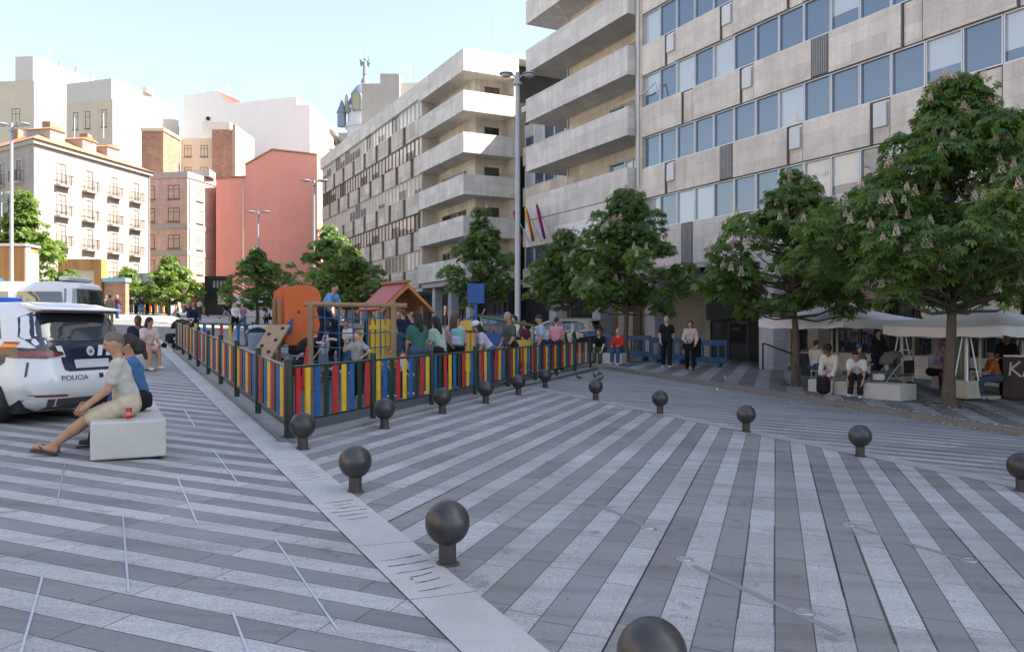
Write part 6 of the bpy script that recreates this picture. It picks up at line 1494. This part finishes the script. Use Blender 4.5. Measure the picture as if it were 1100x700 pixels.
person('parent in dark blue talking behind the playhouse', pp(441, 21.0), yaw_to(.6, -.6), 1.72, legs=STAND, arms=((10, 30, 8), (10, 30, 8)), shirt=C_['navy'], pants=C_['black'], shoes=SHB, skin='fair', hair='grey', sleeve='long', res=.026)
person('parent in pale grey hood behind the playhouse posts', pp(427, 22.0), yaw_to(.4, -.8), 1.70, legs=STAND, arms=((14, 40, 8), (14, 40, 8)), shirt=C_['palegrey'], pants=C_['denim'], shoes=SHB, skin='fair', hair='dark', sleeve='long', res=.026)
person('child in bright teal top among the panels right of the playhouse', pp(462, 19.8), yaw_to(.5, -.6), 1.22, legs=STAND, arms=((30, 30, 6), (20, 30, 6)), shirt=C_['tealbright'], pants=C_['navy'], shoes=SHW, skin='tan', hair='dark', res=.024)
person('adult in black leaning on the frame behind the climbing net', pp(398, 21.5), yaw_to(.5, -.6), 1.70, lean=10, legs=STAND, arms=((30, 40, 6), (20, 30, 6)), shirt=C_['black'], pants=C_['navy'], shoes=SHB, skin='fair', hair='dark', style='long', sleeve='long', res=.026)
person('child in yellow tee near the blue panel of the play platform', pp(505, 21.8), yaw_to(.5, -.9), 1.15, legs=STAND, arms=((30, 30, 6), (20, 30, 6)), shirt=C_['yellow'], pants=C_['navy'], shoes=SHW, skin='tan', hair='dark', res=.024)
# farther off across the square
person('woman in navy pushing the stroller past the far fence end', pp(207.5, 30.0), yaw_to(.5, -.9), 1.72, legs=WALK, lean=6, arms=((40, 20, 4), (40, 20, 4)), shirt=C_['navy'], pants=C_['navy'], shoes=SHW, skin='tan', hair='brown', style='long', sleeve='long', res=.028)
person('person in white coat crossing behind the playground', pp(252.5, 41.0), yaw_to(.7, -.7), 1.64, legs=((12, 6), (-12, 14)), arms=((10, 20, 8), (30, 30, 8)), shirt=C_['white'], pants=C_['black'], shoes=SHB, skin='fair', hair='grey', sleeve='long', res=.03)
person('person in blue and rose top walking beside the white coat', pp(260, 41.8), yaw_to(.7, -.7), 1.70, legs=((14, 6), (-12, 14)), arms=((10, 30, 8), (20, 30, 8)), shirt=cloth('rosegrey', (.36, .20, .26)), pants=C_['blue'], shoes=SHB, skin='fair', hair='brown', style='long', res=.03)
person('teenager in dark tee running before the whitewashed wall', pp(242.5, 68), yaw_to(1, -.1), 1.62, legs=((40, 40), (-26, 50)), lean=8, arms=((30, 60, 6), (-30, 60, 6)), shirt=C_['black'], pants=C_['grey'], shoes=SHB, skin='tan', hair='dark', leg='short', res=.035, fingers=False)
for u, d, lab, sh, pn, yw in ((285, 66, 'person in white top crouching before the whitewashed wall', 'white', 'black', .5), (290, 66.4, 'person in black crouching beside the one in white', 'black', 'black', -.6)):
    person(lab, pp(u, d), yaw_to(yw, -1), 1.66, sit=.32, lean=30, legs=((92, 100), (88, 90)), arms=((50, 30, 2), (50, 30, 2)), shirt=C_[sh], pants=C_[pn], shoes=SHB, skin='tan', hair='dark', res=.035, fingers=False)
for u, d, lab, sh, pn, hr_ in ((126, 60, 'man in plum jacket standing between the van and the far fence', 'plum', 'denim', 'grey'), (118, 47, 'person in khaki standing close behind the police van', 'khaki', 'khaki', 'dark'), (113.5, 48, 'person in cream trousers beside the one in khaki', 'brown', 'cream', 'brown'),
      (152, 76, 'person in bright blue jeans standing at the far fence', 'navy', 'blue', 'dark'), (146, 79, 'person in white top beyond the far fence', 'white', 'black', 'dark'), (158, 79.5, 'person in pale top beyond the far fence under the green tree', 'palegrey', 'black', 'dark'), (164.5, 80, 'person in red top beyond the far fence', 'red', 'navy', 'dark'), (179, 81, 'person in dark green top in front of the pink house', 'dkgreen', 'black', 'black'), (141, 80, 'person in black top at the left end of the far fence', 'black', 'denim', 'brown'), (214, 76, 'person in tan top near the black hoarding', 'beige', 'navy', 'black')):
    person(lab, pp(u, d), R(u * 37), 1.72, legs=STAND, arms=((10, 30, 8), (20, 40, 8)), shirt=C_[sh], pants=C_[pn], shoes=SHB, skin='tan', hair=hr_, sleeve='long', res=.04, fingers=False)
# ------------------------------------------------------------------ police vehicles
m_carw = mat('car_white', (.66, .67, .68), .28, 0, .02, 2, 0, .5, .8); m_carnavy = mat('car_navy', (.010, .016, .045), .25, 0, .05, 3, 0, .5, .6); m_carglass = glass('car_glass', (.014, .017, .02), (.1, .1, .1), 0, .03, None, .10, .8)
m_tail = mat('tail_light', (.20, .006, .012), .15, 0, .1, 8, 0, .6, .6); m_taildk = mat('tail_light_dark', (.035, .004, .006), .12, 0, .1, 8, 0, .6, .6); m_plastic = mat('grey_plastic', (.07, .07, .072), .6, 0, .1, 6); m_plate = mat('number_plate', (.50, .52, .54), .5, 0, .08, 4); m_fl_red = mat('flag_red_paint', (.55, .03, .03), .4); m_fl_yel = mat('flag_yellow_paint', (.70, .42, .03), .4); m_beacon = mat('beacon_blue', (.03, .13, .55), .2, 0, .05, 5)
def rings_mesh(levels, n=72, ex=5.0):
    V = []; F = []
    for (z, yr, yf, hw, *e) in levels:
        p = e[0] if e else ex; yc = (yr + yf) / 2; hl = (yf - yr) / 2
        for k in range(n):
            a = 2 * math.pi * k / n; c, s = math.cos(a), math.sin(a); r = (abs(c) ** p + abs(s) ** p) ** (-1 / p)
            x = hw * c * r; V.append((x, yc + hl * s * r, z))
    L = len(levels)
    for i in range(L - 1):
        for k in range(n): F.append((i * n + k, i * n + (k + 1) % n, (i + 1) * n + (k + 1) % n, (i + 1) * n + k))
    F.append(tuple(range(n - 1, -1, -1))); F.append(tuple((L - 1) * n + k for k in range(n)))
    return V, F
def vehicle(label, loc, yaw, levels, wheels, wr, hw, group):
    t = thing('police_car' if wr < .335 else 'police_van', label, 'police car' if wr < .335 else 'police van', loc, yaw, group)
    V, F = rings_mesh(levels); mb = MB(); mb.v = V; mb.f = F; mb.mi = [0] * len(F)
    o = mb.build('body', m_carw, t, True, angle=50)
    cut = MB()
    for y in wheels:
        for s in (-1, 1): cut.lathe([(0, s * .56), (wr + .055, s * .56), (wr + .055, s * 1.2), (0, s * 1.2)], 36, (0, y, wr + .01), 'X')
    cm = cut.mesh('cut', m_plastic); co = bpy.data.objects.new('cut', cm); COL.objects.link(co)
    md = o.modifiers.new('b', 'BOOLEAN'); md.object = co; md.operation = 'DIFFERENCE'; md.solver = 'EXACT'
    dg = bpy.context.evaluated_depsgraph_get(); nm = bpy.data.meshes.new_from_object(o.evaluated_get(dg)); o.modifiers.clear(); o.data = nm; nm.name = 'body'
    nm.polygons.foreach_set('use_smooth', [True] * len(nm.polygons)); nm.set_sharp_from_angle(angle=R(42)); bpy.data.objects.remove(co)
    bv = BVHTree.FromPolygons(V, F)
    MB().box(-hw + .12, hw - .12, wheels[0] - .5, wheels[1] + .5, .16, .5).build('underbody', m_dark, t)
    for y in wheels:
        for s in (-1, 1):
            w = MB().lathe([(wr * .68, -.10), (wr * .94, -.11), (wr, -.08), (wr, .08), (wr * .94, .11), (wr * .68, .10), (wr * .68, -.10)], 32, (s * (hw - .13), y, wr), 'X').build('wheel', m_tyre, t, True, angle=40)
            rm = MB().lathe([(0, .02), (wr * .2, .05), (wr * .66, .085), (wr * .7, .10), (wr * .69, -.05), (0, -.05)], 30, (0, 0, 0), 'X')
            if s < 0: rm.v = [(-x, yy, z) for x, yy, z in rm.v]
            for q in range(5):
                a = R(72 * q); rm.rbox((s * .075, math.cos(a) * wr * .4, math.sin(a) * wr * .4), (.05, wr * .5, .07), Matrix.Rotation(a, 3, 'X'))
            rm.v = [(x + s * (hw - .13), yy + y, z + wr) for x, yy, z in rm.v]; rm.build('rim', m_alu, w, False)
    return t, bv
def decal(parent, bv, poly, axis, m, name, off=.004, lv=3, holes=None, tris=None):
    """Part laid on the body: outline in (x, z) seen from behind, or (y, z) seen from a side."""
    if tris is None: T = tessellate_polygon([[Vector((a, b, 0)) for a, b in poly]]); tr = [[poly[i] for i in f] for f in T]
    else: tr = tris
    for _ in range(lv):
        n = []
        for a, b, c in tr:
            ab = ((a[0] + b[0]) / 2, (a[1] + b[1]) / 2); bc = ((c[0] + b[0]) / 2, (c[1] + b[1]) / 2); ca = ((a[0] + c[0]) / 2, (a[1] + c[1]) / 2)
            n += [(a, ab, ca), (ab, b, bc), (ca, bc, c), (ab, bc, ca)]
        tr = n
    o0 = {'rear': lambda p: Vector((p[0], -3, p[1])), 'left': lambda p: Vector((-3, p[0], p[1])), 'right': lambda p: Vector((3, p[0], p[1]))}[axis]; d = {'rear': Vector((0, 1, 0)), 'left': Vector((1, 0, 0)), 'right': Vector((-1, 0, 0))}[axis]
    ix = {}; V = []; F = []
    def vid(p):
        k = (round(p[0], 4), round(p[1], 4))
        if k not in ix:
            h = bv.ray_cast(o0(p), d)
            if h[0] is None: ix[k] = None
            else:
                nn = h[1] if h[1].dot(d) < 0 else -h[1]
                V.append(h[0] + nn * off * .4 - d * off); ix[k] = len(V) - 1
        return ix[k]
    for t in tr:
        q = [vid(p) for p in t]
        if None not in q: F.append(tuple(q))
    mb = MB(); mb.add(V, F); return mb.build(name, m, parent, True, angle=60)
def text_tris(s, x, z, h, sx=1.0):
    cu = bpy.data.curves.new('t', 'FONT'); cu.body = s; cu.size = h * 1.4; cu.resolution_u = 3; o = bpy.data.objects.new('t', cu); COL.objects.link(o); dg = bpy.context.evaluated_depsgraph_get()
    me = bpy.data.meshes.new_from_object(o.evaluated_get(dg)); me.calc_loop_triangles(); tr = [[(me.vertices[i].co.x * sx + x, me.vertices[i].co.y + z) for i in t.vertices] for t in me.loop_triangles]; bpy.data.objects.remove(o); return tr
def disc(cx, cz, r, n=20, r0=None): return [(cx + r * math.cos(6.2832 * k / n), cz + r * math.sin(6.2832 * k / n)) for k in range(n)]
CL = [(.17, .25, 4.15, .78), (.24, .10, 4.27, .85), (.34, .03, 4.34, .895), (.46, -.02, 4.38, .905), (.60, -.03, 4.39, .91), (.66, .0, 4.37, .91), (.78, .045, 4.34, .912), (.90, .065, 4.28, .91), (.965, .075, 4.12, .90), (1.0, .085, 3.75, .885), (1.03, .10, 3.38, .865), (1.13, .15, 3.16, .835), (1.25, .21, 2.92, .795), (1.37, .275, 2.66, .745), (1.45, .32, 2.44, .70), (1.50, .35, 2.24, .655), (1.535, .42, 2.08, .60), (1.56, .56, 1.92, .50), (1.575, .80, 1.75, .34)]
CARP = (-5.80, 11.10); CARY = yaw_to(-.94, .342)
car, bv = vehicle('white and navy police hatchback seen from behind, parked at the left frame edge', at(*CARP), CARY, CL, (.84, 3.50), .325, .91, 'police vehicles')
car.scale = (1.05, 1.05, 1.05)
D = lambda *a, **k: decal(car, bv, *a, **k)
D([(-.69, 1.36), (-.58, 1.43), (.58, 1.43), (.69, 1.36), (.76, 1.12), (.70, 1.005), (-.70, 1.005), (-.76, 1.12)], 'rear', m_carnavy, 'tailgate_surround', off=.004, lv=4)
D([(-.53, 1.40), (.53, 1.40), (.60, 1.11), (.54, 1.06), (-.54, 1.06), (-.60, 1.11)], 'rear', m_carglass, 'rear_window', off=.009, lv=4)
D([(-.70, 1.003), (.70, 1.003), (.62, .90), (.44, .885), (.42, .695), (.36, .675), (-.36, .675), (-.42, .695), (-.44, .885), (-.62, .90)], 'rear', m_carnavy, 'tailgate_panel', off=.004, lv=4)
D([(-.27, .71), (.27, .71), (.27, .82), (-.27, .82)], 'rear', m_plate, 'number_plate', off=.014)
D(disc(0, .925, .062), 'rear', m_carw, 'roundel', off=.010); D(disc(0, .925, .042), 'rear', m_alu, 'emblem', off=.014); D([(-.02, .905), (.02, .905), (.0, .95)], 'rear', m_carnavy, 'emblem_mark', off=.017)
for x in (.14, .28, .42): 
    D([(x, 1.0), (x + .075, 1.0), (x + .035, .86), (x - .04, .86)], 'rear', m_carw, 'white_stripe', off=.009)
    D([(-x, 1.0), (-x - .075, 1.0), (-x - .035, .86), (-x + .04, .86)], 'rear', m_carw, 'white_stripe', off=.009) if x > .3 else None
for k in range(4): D([(.06 + k * .13, .575), (.125 + k * .13, .575), (.125 + k * .13, .632), (.06 + k * .13, .632)], 'rear', m_carnavy, 'check_square', off=.006, lv=2)
D(None, 'rear', m_carnavy, 'police_lettering', off=.007, lv=1, tris=text_tris('POLICIA', -.50, .565, .062, 1.2))
D([(-.888, .97), (-.80, .985), (-.42, .925), (-.40, .885), (-.62, .845), (-.84, .865), (-.893, .91)], 'rear', m_taildk, 'tail_light', off=.012, lv=4); D([(-.66, .945), (-.45, .91), (-.46, .885), (-.62, .865), (-.68, .875)], 'rear', m_tail, 'tail_light_lens', off=.017, lv=3)
D([(.888, .97), (.80, .985), (.42, .925), (.40, .885), (.62, .845), (.84, .865), (.893, .91)], 'rear', m_taildk, 'tail_light', off=.012, lv=4); D([(.66, .945), (.45, .91), (.46, .885), (.62, .865), (.68, .875)], 'rear', m_tail, 'tail_light_lens', off=.017, lv=3)
D([(.08, .965), (.10, .985), (.46, .955), (.46, .86), (.15, .85)], 'left', m_taildk, 'tail_light', off=.010, lv=4); D([(.12, .95), (.36, .93), (.34, .87), (.16, .87)], 'left', m_tail, 'tail_light_lens', off=.014)
for s in (-1, 1):
    D([(s * .82, .395), (s * .38, .385), (s * .38, .36), (s * .80, .365)], 'rear', m_tail, 'reflector', off=.008); D([(s * .86, .47), (s * .80, .50), (s * .70, .35), (s * .84, .33)], 'rear', m_alu, 'bumper_blade', off=.008)
D([(-.78, .335), (.78, .335), (.74, .19), (-.74, .19)], 'rear', m_plastic, 'diffuser', off=.007)
for sd in ('left', 'right'):
    D([(.62, 1.10), (.74, 1.34), (1.05, 1.425), (2.0, 1.435), (2.42, 1.33), (3.02, 1.05), (1.2, 1.045), (.80, 1.055)], sd, m_carnavy, 'window_surround', off=.004, lv=4)
    D([(.68, 1.11), (.78, 1.31), (1.05, 1.39), (1.14, 1.395), (1.14, 1.07), (.82, 1.085)], sd, m_carglass, 'side_window', off=.010, lv=3); D([(1.22, 1.40), (1.95, 1.405), (2.0, 1.07), (1.22, 1.07)], sd, m_carglass, 'side_window', off=.010, lv=3); D([(2.06, 1.39), (2.36, 1.30), (2.88, 1.07), (2.08, 1.07)], sd, m_carglass, 'side_window', off=.010, lv=3)
    D([(.50, .90), (1.25, .92), (3.3, .86), (3.3, .66), (1.25, .70), (1.0, .735), (.62, .735), (.52, .80)], sd, m_carnavy, 'side_band', off=.004, lv=4)
    D(disc(.84, .82, .075), sd, m_carw, 'roundel', off=.010); D(disc(.84, .82, .05), sd, m_carnavy, 'emblem', off=.014); D(disc(.84, .82, .03), sd, m_alu, 'emblem_core', off=.017)
    D([(.36, 1.055), (.56, 1.06), (.58, 1.03), (.38, 1.025)], sd, m_fl_red, 'flag_stripe', off=.006, lv=2); D([(.38, 1.025), (.58, 1.03), (.60, .995), (.40, .99)], sd, m_fl_yel, 'flag_stripe', off=.006, lv=2); D([(.40, .99), (.60, .995), (.62, .965), (.42, .96)], sd, m_fl_red, 'flag_stripe', off=.006, lv=2)
    D([(.24, .62), (.265, .62), (.265, .80), (.24, .80)], sd, m_plastic, 'badge', off=.004, lv=2)
mb = MB(); mb.prism([(.13, 1.475), (.42, 1.515), (.60, 1.55), (.55, 1.50), (.30, 1.452), (.12, 1.455)], -.60, .60, 'YZ'); mb.build('roof_spoiler', m_carw, car, bevel=.012)
MB().box(-.52, .52, .15, .30, 1.425, 1.452).build('spoiler_underside', m_plastic, car); MB().bar((.08, .105, 1.07), (.62, .125, 1.10), .02, .025).build('wiper', m_plastic, car)
add_surface('light_bar', [box_((0, 2.0, 1.62), (.50, .12, .045), .04)], .02, [m_beacon], car, .02); MB().box(-.4, .4, 1.93, 2.07, 1.50, 1.60).build('light_bar_base', m_plastic, car)
for s in (-1, 1): add_surface('mirror', [ell((s * .98, 2.72, 1.08), (.10, .06, .07))], .02, [m_carw], car, .02)
MB().box(-.30, .30, 4.33, 4.40, .45, .70).build('grille', m_plastic, car)
# van
VL = [(.22, .22, 5.05, .86), (.32, .06, 5.2, .93), (.50, .0, 5.28, .955), (.75, .0, 5.28, .96), (1.0, .015, 5.15, .96), (1.12, .02, 4.75, .955), (1.2, .025, 4.55, .945), (1.4, .04, 4.3, .915), (1.6, .06, 4.05, .885), (1.78, .085, 3.85, .855), (1.88, .11, 3.7, .83), (1.94, .16, 3.6, .79), (1.975, .28, 3.45, .70), (1.99, .5, 3.2, .55)]
VY = yaw_to(-.985, -.03)
van, bv2 = vehicle('white police van with checkered tail parked behind the police hatchback', at(-11.35, 21.9), VY, VL, (.95, 4.1), .345, .96, 'police vehicles'); van.scale = (1.04, 1.04, 1.04)
D = lambda *a, **k: decal(van, bv2, *a, **k)
D([(-.78, 1.80), (.78, 1.80), (.86, 1.22), (.80, 1.12), (-.80, 1.12), (-.86, 1.22)], 'rear', m_carglass, 'rear_window', off=.008, lv=4)
for s in (-1, 1): D([(s * .945, 1.15), (s * .83, 1.10), (s * .84, .80), (s * .955, .80)], 'rear', m_tail, 'tail_light', off=.010, lv=3)
for r in range(3):
    for k in range(8): 
        if (r + k) % 2 == 0: D([(-.80 + k * .2, .52 + r * .17), (-.60 + k * .2, .52 + r * .17), (-.60 + k * .2, .69 + r * .17), (-.80 + k * .2, .69 + r * .17)], 'rear', m_carnavy, 'check_square', off=.006, lv=1)
for sd in ('left', 'right'):
    for (a, b) in ((.42, 1.62), (1.72, 2.85), (2.95, 3.75)): D([(a, 1.20), (a + .07, 1.72), (b - (.07 if b < 3 else .30), 1.72), (b, 1.20), (b - .05, 1.16), (a + .05, 1.16)], sd, m_carglass, 'side_window', off=.010, lv=3)
    D([(.02, 1.10), (.16, 1.13), (.15, .78), (.01, .80)], sd, m_tail, 'tail_light', off=.008, lv=3); D([(.5, .92), (4.8, .92), (4.8, .66), (.5, .66)], sd, m_carnavy, 'side_band', off=.005, lv=4)
    D([(.20, 1.14), (.32, 1.14), (.32, 1.10), (.20, 1.10)], sd, m_fl_red, 'flag_stripe', off=.006, lv=2); D([(.20, 1.10), (.32, 1.10), (.32, 1.05), (.20, 1.05)], sd, m_fl_yel, 'flag_stripe', off=.006, lv=2)
for y in (.55, 2.9): add_surface('light_bar', [box_((0, y, 2.07), (.62, .14, .06), .05)], .025, [m_lens if y < 1 else m_beacon], van, .02); MB().box(-.5, .5, y - .08, y + .08, 1.97, 2.02).build('light_bar_base', m_plastic, van)
# pale car under the arcade
def plain_car(label, x, y, yaw, m, lift):
    t = copy_tree(car, at(x, y, lift), yaw, label); t['category'] = 'car'; t.name = 'parked_car'; t['group'] = 'cars under the arcade'
    for ch in list(t.children):
        b = ch.name.split('.')[0]
        if b in ('light_bar', 'light_bar_base', 'roundel', 'emblem', 'emblem_mark', 'emblem_core', 'flag_stripe', 'check_square', 'white_stripe', 'police_lettering', 'side_band'): bpy.data.objects.remove(ch); continue
        if b in ('body', 'roof_spoiler', 'mirror'): ch.data = ch.data.copy(); ch.data.materials[0] = m
    return t
plain_car('pale cream car parked in front of the cream garage shutter', 4.2, 36.6, R(70), mat('car_cream', (.48, .46, .40), .3, 0, .03, 2, 0, .5, .6), .12)
plain_car('dark blue car parked under the arcade left of the garage', .3, 40.8, R(60), mat('car_dark_blue', (.02, .04, .09), .3, 0, .03, 2, 0, .5, .6), .12)
